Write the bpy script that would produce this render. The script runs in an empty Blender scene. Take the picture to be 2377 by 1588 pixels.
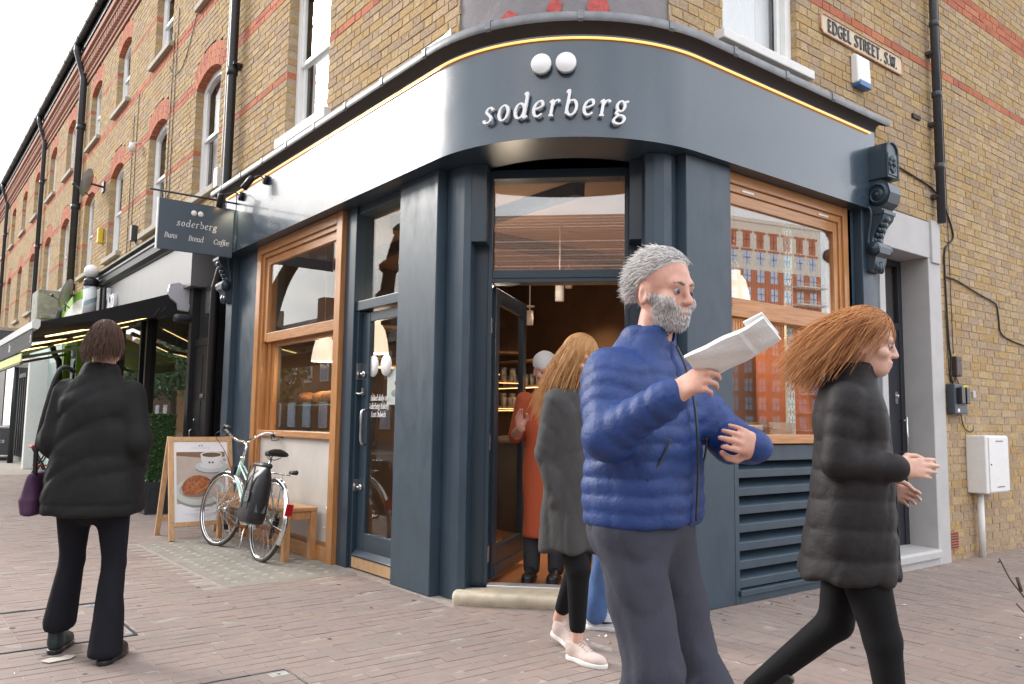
import bpy, bmesh, math, random
import numpy as np
from mathutils import Vector, Matrix
rad = math.radians
rnd = random.Random(7)
SC = bpy.context.scene
COL = SC.collection

# ---------------------------------------------------------------- camera
CAM = Vector((-3.06787, -3.47514, 1.2))
YAW, TILT, ROLL = rad(37.81265), rad(5.68816), rad(0.78625)
fw = Vector((math.sin(YAW)*math.cos(TILT), math.cos(YAW)*math.cos(TILT), math.sin(TILT)))
rt0 = Vector((math.cos(YAW), -math.sin(YAW), 0)); up0 = rt0.cross(fw)
rt = rt0*math.cos(ROLL)+up0*math.sin(ROLL); up = -rt0*math.sin(ROLL)+up0*math.cos(ROLL)
cd = bpy.data.cameras.new('camera'); cam = bpy.data.objects.new('camera', cd); COL.objects.link(cam)
cd.sensor_width = 36; cd.lens = 36*1879.6/2377; cd.clip_start = 0.05; cd.clip_end = 2000
m = Matrix((rt, up, -fw)).transposed().to_4x4(); m.translation = CAM
cam.matrix_world = m; SC.camera = cam

# ---------------------------------------------------------------- sky, sun, exposure
SUN_AZ = Vector((-0.44, 0.898, 0)).normalized(); SUN_EL = rad(25)
world = bpy.data.worlds.new('World'); SC.world = world; world.use_nodes = True
nt = world.node_tree; nt.nodes.clear()
def nd(nt, t, **k):
    n = nt.nodes.new(t)
    for a, b in k.items():
        if a in n.inputs.keys() if False else False: pass
        setattr(n, a, b)
    return n
out = nd(nt, 'ShaderNodeOutputWorld'); bg = nd(nt, 'ShaderNodeBackground')
sky = nd(nt, 'ShaderNodeTexSky'); sky.sky_type = 'NISHITA'; sky.sun_disc = False
sky.sun_elevation = SUN_EL; sky.sun_rotation = math.atan2(SUN_AZ.x, SUN_AZ.y)
sky.dust_density = 1.2; sky.air_density = 1.0
tc = nd(nt, 'ShaderNodeTexCoord'); mp = nd(nt, 'ShaderNodeMapping'); mp.inputs['Scale'].default_value = (1.1, 1.1, 3.2)
cn = nd(nt, 'ShaderNodeTexNoise'); cn.inputs['Scale'].default_value = 2.2; cn.inputs['Detail'].default_value = 7; cn.inputs['Roughness'].default_value = .55
cr = nd(nt, 'ShaderNodeValToRGB'); cr.color_ramp.elements[0].position = .30; cr.color_ramp.elements[1].position = .62
cr.color_ramp.elements[0].color = (.7, .7, .7, 1); cr.color_ramp.elements[1].color = (1, 1, 1, 1)
cm = nd(nt, 'ShaderNodeMix'); cm.data_type = 'RGBA'
# thin bright cloud over all of it, thicker and thinner in banks
bw = nd(nt, 'ShaderNodeRGBToBW'); k1 = nd(nt, 'ShaderNodeMath'); k1.operation = 'MULTIPLY_ADD'; k1.inputs[1].default_value = .05; k1.inputs[2].default_value = 6.8
cr2 = nd(nt, 'ShaderNodeValToRGB'); cr2.color_ramp.elements[0].position = .32; cr2.color_ramp.elements[1].position = .68
cr2.color_ramp.elements[0].color = (.62, .65, .70, 1); cr2.color_ramp.elements[1].color = (1.24, 1.24, 1.26, 1)
cn2 = nd(nt, 'ShaderNodeTexNoise'); cn2.inputs['Scale'].default_value = 1.7; cn2.inputs['Detail'].default_value = 8; cn2.inputs['Roughness'].default_value = .6
cc = nd(nt, 'ShaderNodeMix'); cc.data_type = 'RGBA'; cc.blend_type = 'MULTIPLY'; cc.inputs[0].default_value = 1
nt.links.new(tc.outputs['Generated'], mp.inputs['Vector']); nt.links.new(mp.outputs[0], cn.inputs['Vector']); nt.links.new(mp.outputs[0], cn2.inputs['Vector'])
nt.links.new(cn.outputs['Fac'], cr.inputs['Fac']); nt.links.new(cn2.outputs['Fac'], cr2.inputs['Fac']); nt.links.new(sky.outputs[0], bw.inputs[0]); nt.links.new(bw.outputs[0], k1.inputs[0])
nt.links.new(k1.outputs[0], cc.inputs[6]); nt.links.new(cr2.outputs[0], cc.inputs[7])
nt.links.new(cr.outputs[0], cm.inputs[0]); nt.links.new(sky.outputs[0], cm.inputs[6]); nt.links.new(cc.outputs[2], cm.inputs[7])
nt.links.new(cm.outputs[2], bg.inputs['Color']); bg.inputs['Strength'].default_value = 0.15
nt.links.new(bg.outputs[0], out.inputs[0])
sl = bpy.data.lights.new('sun', 'SUN'); sl.energy = 1.3; sl.angle = rad(14); sl.color = (1, .95, .87)
so = bpy.data.objects.new('sun', sl); COL.objects.link(so)
sdir = SUN_AZ*math.cos(SUN_EL)+Vector((0, 0, math.sin(SUN_EL)))
so.rotation_euler = sdir.to_track_quat('Z', 'Y').to_euler(); so.location = (-20, 25, 30)
SC.view_settings.view_transform = 'Standard'; SC.view_settings.look = 'None'
SC.view_settings.gamma = 1; SC.view_settings.use_curve_mapping = False
SC.view_settings.exposure = 1.25
try:
    SC.cycles.max_bounces = 7; SC.cycles.diffuse_bounces = 3; SC.cycles.glossy_bounces = 4
    SC.cycles.transparent_max_bounces = 16; SC.cycles.transmission_bounces = 4
    SC.cycles.caustics_reflective = False; SC.cycles.caustics_refractive = False
    SC.cycles.use_denoising = True; SC.cycles.sample_clamp_indirect = 6
except Exception: pass

# ---------------------------------------------------------------- objects
INV = {}
def tag(o, label=None, cat=None, group=None, kind=None):
    for k, v in (('label', label), ('category', cat), ('group', group), ('kind', kind)):
        if v: o[k] = v
    return o
def empty(name, loc=(0, 0, 0), rz=0, label=None, cat=None, group=None, rot=None):
    o = bpy.data.objects.new(name, None); COL.objects.link(o); o.empty_display_size = .1
    o.location = loc; o.rotation_euler = rot if rot else (0, 0, rz)
    M = Matrix.LocRotScale(Vector(loc), o.rotation_euler, None)
    INV[o.name] = M.inverted(); tag(o, label, cat, group); return o
def link_mesh(name, me, parent=None, world=True):
    o = bpy.data.objects.new(name, me); COL.objects.link(o)
    if parent is not None:
        o.parent = parent
        INV[o.name] = INV[parent.name]
    else:
        INV[o.name] = Matrix.Identity(4)
    return o
def copy_tree(o, parent=None):
    c = o.copy(); COL.objects.link(c); c.parent = parent
    for k in ('category', 'label', 'group'):
        pass
    for ch in o.children: copy_tree(ch, c)
    return c

class MB:
    """collects shapes and links them as one mesh object"""
    def __init__(s): s.v = []; s.f = []; s.mi = []; s.t = []; s.cm = 0; s.ct = .5; s.sm = False; s.fs = []
    def add(s, vs, fs, t=None):
        n = len(s.v); s.v += [tuple(v) for v in vs]
        for f in fs:
            s.f.append(tuple(n+i for i in f)); s.mi.append(s.cm); s.t.append(s.ct if t is None else t); s.fs.append(s.sm)
        return s
    def box(s, x0, x1, y0, y1, z0, z1, t=None):
        x0, x1 = min(x0, x1), max(x0, x1); y0, y1 = min(y0, y1), max(y0, y1); z0, z1 = min(z0, z1), max(z0, z1)
        return s.add([(x0, y0, z0), (x1, y0, z0), (x1, y1, z0), (x0, y1, z0), (x0, y0, z1), (x1, y0, z1), (x1, y1, z1), (x0, y1, z1)],
              [(0, 3, 2, 1), (4, 5, 6, 7), (0, 1, 5, 4), (1, 2, 6, 5), (2, 3, 7, 6), (3, 0, 4, 7)], t)
    def obox(s, c, ax, ay, az, hx, hy, hz, t=None):
        c = Vector(c); ax, ay, az = Vector(ax).normalized()*hx, Vector(ay).normalized()*hy, Vector(az).normalized()*hz
        P = [c+ax*i+ay*j+az*k for k in (-1, 1) for j, i in ((-1, -1), (-1, 1), (1, 1), (1, -1))]
        return s.add(P, [(0, 3, 2, 1), (4, 5, 6, 7), (0, 1, 5, 4), (1, 2, 6, 5), (2, 3, 7, 6), (3, 0, 4, 7)], t)
    def bar(s, a, b, w, h, upv=(0, 0, 1)):
        a, b = Vector(a), Vector(b); d = (b-a); u = Vector(upv)
        sd = d.cross(u)
        if sd.length < 1e-6: sd = d.cross(Vector((1, 0, 0)))
        u2 = sd.cross(d)
        return s.obox((a+b)/2, d, sd, u2, d.length/2, w/2, h/2)
    def quad(s, a, b, c, d, t=None): return s.add([a, b, c, d], [(0, 1, 2, 3)], t)
    def prism(s, pts, o, ux, uy, uz, d, cap=True):
        """closed 2-D outline pts in the plane (ux,uy) at o, pushed d along uz"""
        o, ux, uy, uz = Vector(o), Vector(ux), Vector(uy), Vector(uz); n = len(pts)
        V = [o+ux*p[0]+uy*p[1] for p in pts]; V += [v+uz*d for v in V]
        F = [(i, (i+1) % n, n+(i+1) % n, n+i) for i in range(n)]
        if cap: F += [tuple(range(n))[::-1], tuple(range(n, 2*n))]
        return s.add(V, F)
    def tube(s, path, r, n=8, cap=True, closed=False):
        P = [Vector(p) for p in path]; m_ = len(P); rs = r if isinstance(r, (list, tuple)) else [r]*m_
        T = []
        for i in range(m_):
            if closed: d = P[(i+1) % m_]-P[i-1]
            else: d = P[min(i+1, m_-1)]-P[max(i-1, 0)]
            T.append(d.normalized() if d.length > 1e-9 else Vector((0, 0, 1)))
        u = T[0].orthogonal().normalized(); V = []
        for i in range(m_):
            if i: 
                u = u-T[i]*u.dot(T[i]); u = u.normalized() if u.length > 1e-6 else T[i].orthogonal().normalized()
            w = T[i].cross(u)
            for k in range(n):
                a = 2*math.pi*k/n; V.append(P[i]+(u*math.cos(a)+w*math.sin(a))*rs[i])
        F = []
        for i in range(m_ if closed else m_-1):
            j = (i+1) % m_
            for k in range(n): F.append((i*n+k, i*n+(k+1) % n, j*n+(k+1) % n, j*n+k))
        if cap and not closed: F += [tuple(range(n))[::-1], tuple(range((m_-1)*n, m_*n))]
        sm = s.sm; s.sm = True; s.add(V, F); s.sm = sm; return s
    def lathe(s, prof, c, ax=(0, 0, 1), n=16):
        c, ax = Vector(c), Vector(ax).normalized(); u = ax.orthogonal().normalized(); w = ax.cross(u); V = []; F = []
        for (r, h) in prof:
            for k in range(n):
                a = 2*math.pi*k/n; V.append(c+ax*h+(u*math.cos(a)+w*math.sin(a))*r)
        for i in range(len(prof)-1):
            for k in range(n): F.append((i*n+k, i*n+(k+1) % n, (i+1)*n+(k+1) % n, (i+1)*n+k))
        if prof[0][0] > 1e-5: F.append(tuple(range(n))[::-1])
        if prof[-1][0] > 1e-5: F.append(tuple(range((len(prof)-1)*n, len(prof)*n)))
        sm = s.sm; s.sm = True; s.add(V, F); s.sm = sm; return s
    def ball(s, c, r, n=12, sq=(1, 1, 1)):
        c = Vector(c); V = []; F = []; m_ = n//2
        for i in range(m_+1):
            th = math.pi*i/m_
            for k in range(n):
                a = 2*math.pi*k/n; V.append((c.x+r*sq[0]*math.sin(th)*math.cos(a), c.y+r*sq[1]*math.sin(th)*math.sin(a), c.z+r*sq[2]*math.cos(th)))
        for i in range(m_):
            for k in range(n): F.append((i*n+k, (i+1)*n+k, (i+1)*n+(k+1) % n, i*n+(k+1) % n))
        sm = s.sm; s.sm = True; s.add(V, F); s.sm = sm; return s
    def build(s, name, mats, parent=None, local=False, bevel=0, kind=None, fixn=False, label=None):
        me = bpy.data.meshes.new(name)
        V = s.v
        base = None
        if parent is not None and not local:
            I = INV[parent.name]; V = [I @ Vector(v) for v in V]
        elif parent is None and V:
            A = np.array(V); base = Vector(((A[:, 0].min()+A[:, 0].max())/2, (A[:, 1].min()+A[:, 1].max())/2, A[:, 2].min()))
            V = [tuple(Vector(v)-base) for v in V]
        me.from_pydata([tuple(v) for v in V], [], s.f)
        mats = mats if isinstance(mats, (list, tuple)) else [mats]
        for m_ in mats: me.materials.append(m_)
        me.polygons.foreach_set('material_index', s.mi); me.polygons.foreach_set('use_smooth', s.fs)
        a = me.attributes.new('tint', 'FLOAT', 'FACE'); a.data.foreach_set('value', s.t)
        if fixn:
            b = bmesh.new(); b.from_mesh(me); bmesh.ops.recalc_face_normals(b, faces=b.faces); b.to_mesh(me); b.free()
        me.update(); o = link_mesh(name, me, parent)
        if base is not None: o.location = base; INV[o.name] = Matrix.Translation(base).inverted()
        if bevel:
            md = o.modifiers.new('bevel', 'BEVEL'); md.width = bevel; md.segments = 2; md.limit_method = 'ANGLE'; md.angle_limit = rad(40)
        if kind: o['kind'] = kind
        if label: o['label'] = label
        return o

# ---------------------------------------------------------------- materials
def mat(name, col, rough=.6, spec=.5, metal=0., var=0., vscale=3., col2=None, bump=0., bscale=40., stretch=(1, 1, 1), tint=None, tamp=None,
        coat=0., emit=None, estr=0., rvar=0., trans=0., stain=None, sscale=1.5, sthr=(.5, .7), detail=5):
    m_ = bpy.data.materials.new(name); m_.use_nodes = True; t = m_.node_tree; b = t.nodes['Principled BSDF']; L = t.links.new
    b.inputs['Roughness'].default_value = rough; b.inputs['Metallic'].default_value = metal
    b.inputs['Specular IOR Level'].default_value = spec; b.inputs['Coat Weight'].default_value = coat; b.inputs['Coat Roughness'].default_value = .08
    if trans: b.inputs['Transmission Weight'].default_value = trans
    g = t.nodes.new('ShaderNodeNewGeometry'); mp = t.nodes.new('ShaderNodeMapping'); mp.inputs['Scale'].default_value = stretch
    L(g.outputs['Position'], mp.inputs['Vector'])
    def noise(sc, det=detail, ro=.6):
        n = t.nodes.new('ShaderNodeTexNoise'); n.inputs['Scale'].default_value = sc; n.inputs['Detail'].default_value = det; n.inputs['Roughness'].default_value = ro
        L(mp.outputs[0], n.inputs['Vector']); return n.outputs['Fac']
    def mix(f, a, c, mode='MIX'):
        n = t.nodes.new('ShaderNodeMix'); n.data_type = 'RGBA'; n.blend_type = mode
        for i, x in ((0, f), (6, a), (7, c)):
            if hasattr(x, 'is_linked') or isinstance(x, bpy.types.NodeSocket): L(x, n.inputs[i])
            elif isinstance(x, (int, float)): n.inputs[i].default_value = x
            else: n.inputs[i].default_value = (*x[:3], 1)
        return n.outputs[2]
    def ramp(x, stops, mode='LINEAR'):
        n = t.nodes.new('ShaderNodeValToRGB'); n.color_ramp.interpolation = mode; e = n.color_ramp.elements
        while len(e) < len(stops): e.new(.5)
        for k, (p, c) in zip(e, stops): k.position = p; k.color = (*c[:3], 1) if not isinstance(c, (int, float)) else (c, c, c, 1)
        L(x, n.inputs[0]); return n.outputs[0]
    c = None
    if tint:      # list of colours picked piece by piece
        if tamp == 'object':
            oi = t.nodes.new('ShaderNodeObjectInfo'); src = oi.outputs['Random']
        else:
            at = t.nodes.new('ShaderNodeAttribute'); at.attribute_name = 'tint'; src = at.outputs['Fac']
        c = ramp(src, [(i/len(tint), x) for i, x in enumerate(tint)], 'CONSTANT')
    base = c if c is not None else col
    if col2 is not None: base = mix(ramp(noise(vscale), [(.35, 0.), (.65, 1.)]), base, col2)
    if var:
        f = ramp(noise(vscale*1.7), [(.25, 1-var), (.75, 1+var)]); base = mix(1., base, f, 'MULTIPLY')
    if stain is not None:
        base = mix(ramp(noise(sscale, 8, .7), [(sthr[0], 0.), (sthr[1], 1.)]), base, stain)
    if isinstance(base, bpy.types.NodeSocket): L(base, b.inputs['Base Color'])
    else: b.inputs['Base Color'].default_value = (*base[:3], 1)
    if rvar:
        r_ = ramp(noise(vscale*2.3), [(.3, rough-rvar), (.7, rough+rvar)]); L(r_, b.inputs['Roughness'])
    if bump:
        bp = t.nodes.new('ShaderNodeBump'); bp.inputs['Strength'].default_value = 1; bp.inputs['Distance'].default_value = bump
        L(noise(bscale, 6), bp.inputs['Height']); L(bp.outputs[0], b.inputs['Normal'])
    if emit is not None:
        b.inputs['Emission Color'].default_value = (*emit, 1); b.inputs['Emission Strength'].default_value = estr
    return m_

def glass_mat(name, tint=(1, 1, 1), f0=.07, rough=0.0):
    m_ = bpy.data.materials.new(name); m_.use_nodes = True; t = m_.node_tree; t.nodes.clear(); L = t.links.new
    o = t.nodes.new('ShaderNodeOutputMaterial'); mx = t.nodes.new('ShaderNodeMixShader'); tr = t.nodes.new('ShaderNodeBsdfTransparent'); gl = t.nodes.new('ShaderNodeBsdfGlossy')
    gl.inputs['Roughness'].default_value = rough; tr.inputs['Color'].default_value = (*tint, 1)
    lw = t.nodes.new('ShaderNodeLayerWeight'); lw.inputs['Blend'].default_value = .5
    p = t.nodes.new('ShaderNodeMath'); p.operation = 'POWER'; p.inputs[1].default_value = 5
    q = t.nodes.new('ShaderNodeMath'); q.operation = 'MULTIPLY_ADD'; q.inputs[1].default_value = 1-f0; q.inputs[2].default_value = f0; q.use_clamp = True
    L(lw.outputs['Facing'], p.inputs[0]); L(p.outputs[0], q.inputs[0]); L(q.outputs[0], mx.inputs[0]); L(tr.outputs[0], mx.inputs[1]); L(gl.outputs[0], mx.inputs[2]); L(mx.outputs[0], o.inputs[0])
    return m_

BR = [(0.422, 0.291, 0.142), (0.452, 0.325, 0.168), (0.397, 0.268, 0.129), (0.444, 0.326, 0.2), (0.414, 0.306, 0.19), (0.371, 0.268, 0.172), (0.468, 0.344, 0.19), (0.39, 0.288, 0.193), (0.431, 0.295, 0.14), (0.355, 0.258, 0.17), (0.424, 0.306, 0.186), (0.446, 0.311, 0.16), (0.434, 0.32, 0.18), (0.407, 0.282, 0.146), (0.381, 0.283, 0.195), (0.464, 0.341, 0.21)]
RB = [(.46, .165, .09), (.43, .145, .08), (.41, .14, .085), (.49, .19, .105), (.38, .125, .08)]
PV = [(0.282, 0.221, 0.194), (0.273, 0.217, 0.193), (0.29, 0.224, 0.194), (0.269, 0.213, 0.19), (0.288, 0.218, 0.187), (0.277, 0.223, 0.199), (0.285, 0.228, 0.201), (0.265, 0.208, 0.184)]
bkw = dict(rough=.9, spec=.2, var=.36, vscale=24., bump=.004, bscale=80, stain=(.17, .12, .07), sscale=30, sthr=(.56, .78))
M_brick = mat('stock_brick', None, tint=BR, **bkw); M_brick_o = mat('stock_brick_single', None, tint=BR, tamp='object', **bkw)
M_red = mat('red_brick', None, tint=RB, rough=.85, spec=.2, var=.2, vscale=20, bump=.002); M_red_o = mat('red_brick_single', None, tint=RB, tamp='object', rough=.85, spec=.2, var=.2, vscale=20, bump=.002)
M_mortar = mat('lime_mortar', (.44, .345, .235), rough=.95, spec=.1, var=.2, vscale=15, bump=.002)
pkw = dict(rough=.75, spec=.3, var=.09, vscale=7., bump=.0010, bscale=120, stain=(.235, .20, .18), sscale=1.4, sthr=(.50, .80))
M_paver = mat('clay_paver', None, tint=PV, **pkw); M_paver_o = mat('clay_paver_single', None, tint=PV, tamp='object', **pkw)
M_grout = mat('paver_grout', (.35, .305, .27), rough=.95, spec=.1, var=.25, vscale=12, bump=.002)
NAVY = (.036, .060, .084)
M_paint = mat('navy_render', NAVY, rough=.42, spec=.5, var=.14, vscale=4, bump=.0011, bscale=13, rvar=.10, stain=(.060, .085, .10), sscale=4, sthr=(.60, .82), stretch=(1, 1, .45))
M_gloss = mat('navy_joinery', (.030, .051, .071), rough=.30, spec=.5, var=.05, vscale=6, bump=.0003, bscale=60)
M_fascia = mat('navy_fascia', (.040, .064, .090), rough=.25, spec=.6, var=.05, vscale=2, bump=.0012, bscale=3.0, rvar=.04, coat=.55)
M_lead = mat('lead_flashing', (.20, .205, .215), rough=.48, metal=.35, var=.25, vscale=6, bump=.002, bscale=18)
M_black = mat('black_paint', (.012, .012, .014), rough=.45, var=.2, vscale=9)
M_blackm = mat('black_plastic', (.015, .015, .017), rough=.35)
wkw = dict(rough=.33, spec=.5, var=.28, coat=.2)
M_wood_v = mat('varnished_wood_upright', (.50, .235, .085), stretch=(14, 14, .9), vscale=3., bump=.0006, bscale=12, col2=(.42, .185, .06), **wkw)
M_wood_h = mat('varnished_wood_rail', (.50, .235, .085), stretch=(.9, .9, 14), vscale=3., bump=.0006, bscale=12, col2=(.42, .185, .06), **wkw)
M_oak = mat('oiled_oak', (.50, .26, .11), rough=.5, var=.25, stretch=(5, 5, 2), vscale=3, bump=.0006, bscale=14)
M_pine = mat('pine_board', (.55, .34, .18), rough=.55, var=.22, stretch=(10, 10, 1.2), vscale=3, bump=.0005, bscale=14)
M_white = mat('white_gloss_paint', (.80, .80, .78), rough=.35, var=.04, vscale=6)
M_sill = mat('stone_sill', (.40, .36, .30), rough=.85, var=.25, vscale=9, bump=.002)
M_glass = glass_mat('window_glass'); M_glass2 = glass_mat('shop_glass', (.97, .98, .97), .15)
M_glassL = glass_mat('side_glass', (.95, .97, .95), .055)
M_glassB = glass_mat('recessed_glass', (.98, .98, .98), .025)
M_cem = mat('grey_render', (.235, .225, .235), rough=.85, spec=.3, var=.16, vscale=2.2, bump=.008, bscale=12, col2=(.27, .245, .25))
M_redblot = mat('red_oxide_patch', (.50, .10, .09), rough=.8, var=.35, vscale=18)
M_surround = mat('grey_masonry_paint', (.47, .46, .455), rough=.6, var=.08, vscale=3, bump=.0012, bscale=40)
M_stone = mat('worn_stone', (.56, .49, .37), rough=.8, var=.22, vscale=7, bump=.003, bscale=18, stain=(.09, .075, .055), sscale=8, sthr=(.60, .78))
M_steel = mat('brushed_steel', (.62, .62, .62), rough=.25, metal=1.)
M_chrome = mat('chrome', (.80, .80, .80), rough=.12, metal=1.)
M_led = mat('led_strip_glow', (.8, .5, .2), emit=(1., .40, .09), estr=.85)
M_cornice = mat('cornice_brick', (.42, .235, .18), rough=.85, spec=.2, var=.25, vscale=20)
M_letter = mat('white_acrylic', (.85, .85, .85), rough=.3)
M_cable = mat('cable_black', (.014, .012, .011), rough=.6)
M_zinc = mat('grey_iron', (.045, .048, .055), rough=.4, metal=.2, var=.2, vscale=12)
# ---------------------------------------------------------------- brick walls
class Wall:
    """side 'L': plane x=p facing -x, u is y.  side 'R': plane y=p facing -y, u is x."""
    def __init__(s, side, p=0.): s.side, s.p = side, p
    def P(s, u, z, d=0.): return (s.p-d, u, z) if s.side == 'L' else (u, s.p-d, z)
    def box(s, mb, u0, u1, z0, z1, d0, d1, t=None):
        a, b = s.P(u0, z0, d0), s.P(u1, z1, d1); mb.box(a[0], b[0], a[1], b[1], a[2], b[2], t)
    def N(s): return (-1, 0, 0) if s.side == 'L' else (0, -1, 0)
WL, WR = Wall('L'), Wall('R')
COURSE = .075
def arch_top(o, u):
    """height of the opening's extrados over u"""
    if not o.get('rise'): return o['z1']
    w = (o['u1']-o['u0'])/2; h = o['rise']; R = (w*w+h*h)/(2*h); c = (o['u0']+o['u1'])/2
    x = min(abs(u-c), w); return o['z1']+math.sqrt(max(R*R-x*x, 0))-(R-h)
def wall_bricks(W, u0, u1, z0, z1, ops, bands, n_single, parent, seed=1, lo=None):
    """Flemish bond. The bricks that show largest become objects, the rest one mesh."""
    r = random.Random(seed); items = []
    nc = int(round((z1-z0)/COURSE)); mo = MB()
    for ci in range(nc):
        za = z0+ci*COURSE; zb = za+COURSE; zm = (za+zb)/2
        red = any(abs(zm-b) < COURSE*.51*n for b, n in bands)
        iv = [(u0, u1)] if not lo else [(max(u0, lo(zm)[0]), min(u1, lo(zm)[1]))]
        edge = []
        for o in ops:
            ex = .30 if o.get('rise') else 0
            a, b = o['u0'], o['u1']
            if o['z0'] <= zm <= o['z1']: pass
            elif o.get('rise') and o['z1'] < zm <= o['z1']+o['rise']+ex:
                if zm > o['z1']: a -= .09*min(1, (zm-o['z1'])/.3); b += .09*min(1, (zm-o['z1'])/.3)
                # outside the extrados the wall runs on
                w = (b-a)/2; h = o['rise']; R = (w*w+h*h)/(2*h); c = (a+b)/2; q = zm-(o['z1']+ex)
                if q > 0:
                    x2 = R*R-(R-h+q)**2
                    if x2 <= 0: continue
                    x = math.sqrt(x2); a, b = max(a, c-x), min(b, c+x)
            else: continue
            nv = []
            for p, q in iv:
                if b <= p or a >= q: nv.append((p, q)); continue
                if a > p: nv.append((p, a))
                if b < q: nv.append((b, q))
            iv = nv
            edge += [a, b]
        for p, q in iv:
            if q-p < .02: continue
            mo.quad(W.P(p, za, -.0055), W.P(q, za, -.0055), W.P(q, zb, -.0055), W.P(p, zb, -.0055))
            for ee in (p, q):
                sg = .004 if ee == p else -.004
                mo.quad(W.P(ee+sg, za, -.0055), W.P(ee+sg, zb, -.0055), W.P(ee+sg, zb, -.13), W.P(ee+sg, za, -.13))
        off = -.19 if ci % 2 else -.0225
        u = u0+off-.34*2; k = 0
        while u < u1:
            L_ = .215 if k % 2 == 0 else .1025
            for p, q in iv:
                a, b = max(u, p), min(u+L_, q)
                if b-a > .03: items.append((a, b, za+.005, zb-.005, red))
            u += L_+.010; k += 1
    mob = mo.build('wall', M_mortar, parent)
    # screen size of each brick
    def size(it):
        c = Vector(W.P((it[0]+it[1])/2, (it[2]+it[3])/2)); v = c-CAM; z = v.dot(fw)
        if z < .3: return 0
        px = 1188+1879.6*v.dot(rt)/z; py = 794-1879.6*v.dot(up)/z
        if not (0 < px < 2377 and 0 < py < 1588): return 0
        d = (Vector(W.P(it[1], it[3]))-Vector(W.P(it[0], it[2])))
        return 1879.6*d.length/z*abs(v.normalized().dot(Vector(W.N())))
    items.sort(key=size, reverse=True)
    cache = {}
    def jit(mb, a, b, c, d, dep):
        j = lambda s_=.0018: r.uniform(-s_, s_)
        dd = dep
        V = [W.P(a+j(), c+j(), dd+j(.0022)), W.P(b+j(), c+j(), dd+j(.0022)), W.P(b+j(), d+j(), dd+j(.0022)), W.P(a+j(), d+j(), dd+j(.0022)),
             W.P(a, c, -.115), W.P(b, c, -.115), W.P(b, d, -.115), W.P(a, d, -.115)]
        F = [(0, 1, 2, 3), (0, 4, 5, 1), (1, 5, 6, 2), (2, 6, 7, 3), (3, 7, 4, 0)]
        if W.side == 'R': pass
        else: F = [f[::-1] for f in F]
        mb.add(V, F, ((5, 7, 9, 14)[r.randrange(4)]+.5)/16 if W.side == 'R' and c < .62 and abs(a) > 4 and r.random() < .65 else r.random())
    st = MB()
    for i, it in enumerate(items):
        a, b, c, d, red = it; dep = r.uniform(-.0015, .002)
        if i < n_single and size(it) > 0:
            key = (round(b-a, 3), red, r.randrange(3))
            if key not in cache:
                mb = MB(); w_ = key[0]/2
                jit(mb, -w_, w_, -(d-c)/2, (d-c)/2, 0)
                p0 = W.p; 
                if W.side == 'L': mb.v = [(x-p0, y, z) for x, y, z in mb.v]
                else: mb.v = [(x, y-p0, z) for x, y, z in mb.v]
                ob = mb.build('brick', M_red_o if red else M_brick_o, mob, local=True); cache[key] = ob.data
            else:
                ob = bpy.data.objects.new('brick', cache[key]); COL.objects.link(ob); ob.parent = mob
            ob.location = INV[mob.name] @ Vector(W.P((a+b)/2, (c+d)/2, dep))
        else:
            st.cm = 1 if red else 0; jit(st, a, b, c, d, dep)
    if st.f: st.build('brick_field', [M_brick, M_red], mob, kind='stuff')
    return mob

def arch_bricks(W, o, parent):
    """gauged red arch: tapering bricks standing over the opening"""
    w = (o['u1']-o['u0'])/2; h = o['rise']; R = (w*w+h*h)/(2*h); c = (o['u0']+o['u1'])/2; zc = o['z1']+h-R
    a0 = math.asin(w/R); n = max(9, int(2*a0*R/.066)); mb = MB(); rr = random.Random(int(c*100))
    for i in range(n):
        a = -a0+2*a0*(i+.05)/n; b = -a0+2*a0*(i+.95)/n
        for (r0, r1) in (((R, R+.19), (R+.196, R+.295)) if i % 2 else ((R, R+.10), (R+.106, R+.295))):
            V = []
            dd = rr.uniform(0, .003)
            for dep in (dd, -.115):
                for r_, t in ((r0, a), (r0, b), (r1, b), (r1, a)): V.append(W.P(c+r_*math.sin(t), zc+r_*math.cos(t), dep))
            F = [(0, 1, 2, 3), (4, 7, 6, 5), (0, 4, 5, 1), (1, 5, 6, 2), (2, 6, 7, 3), (3, 7, 4, 0)]
            mb.add(V, F if W.side == 'R' else [f[::-1] for f in F], rr.random())
    mb.build('brick_arch', M_red, parent)

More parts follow.
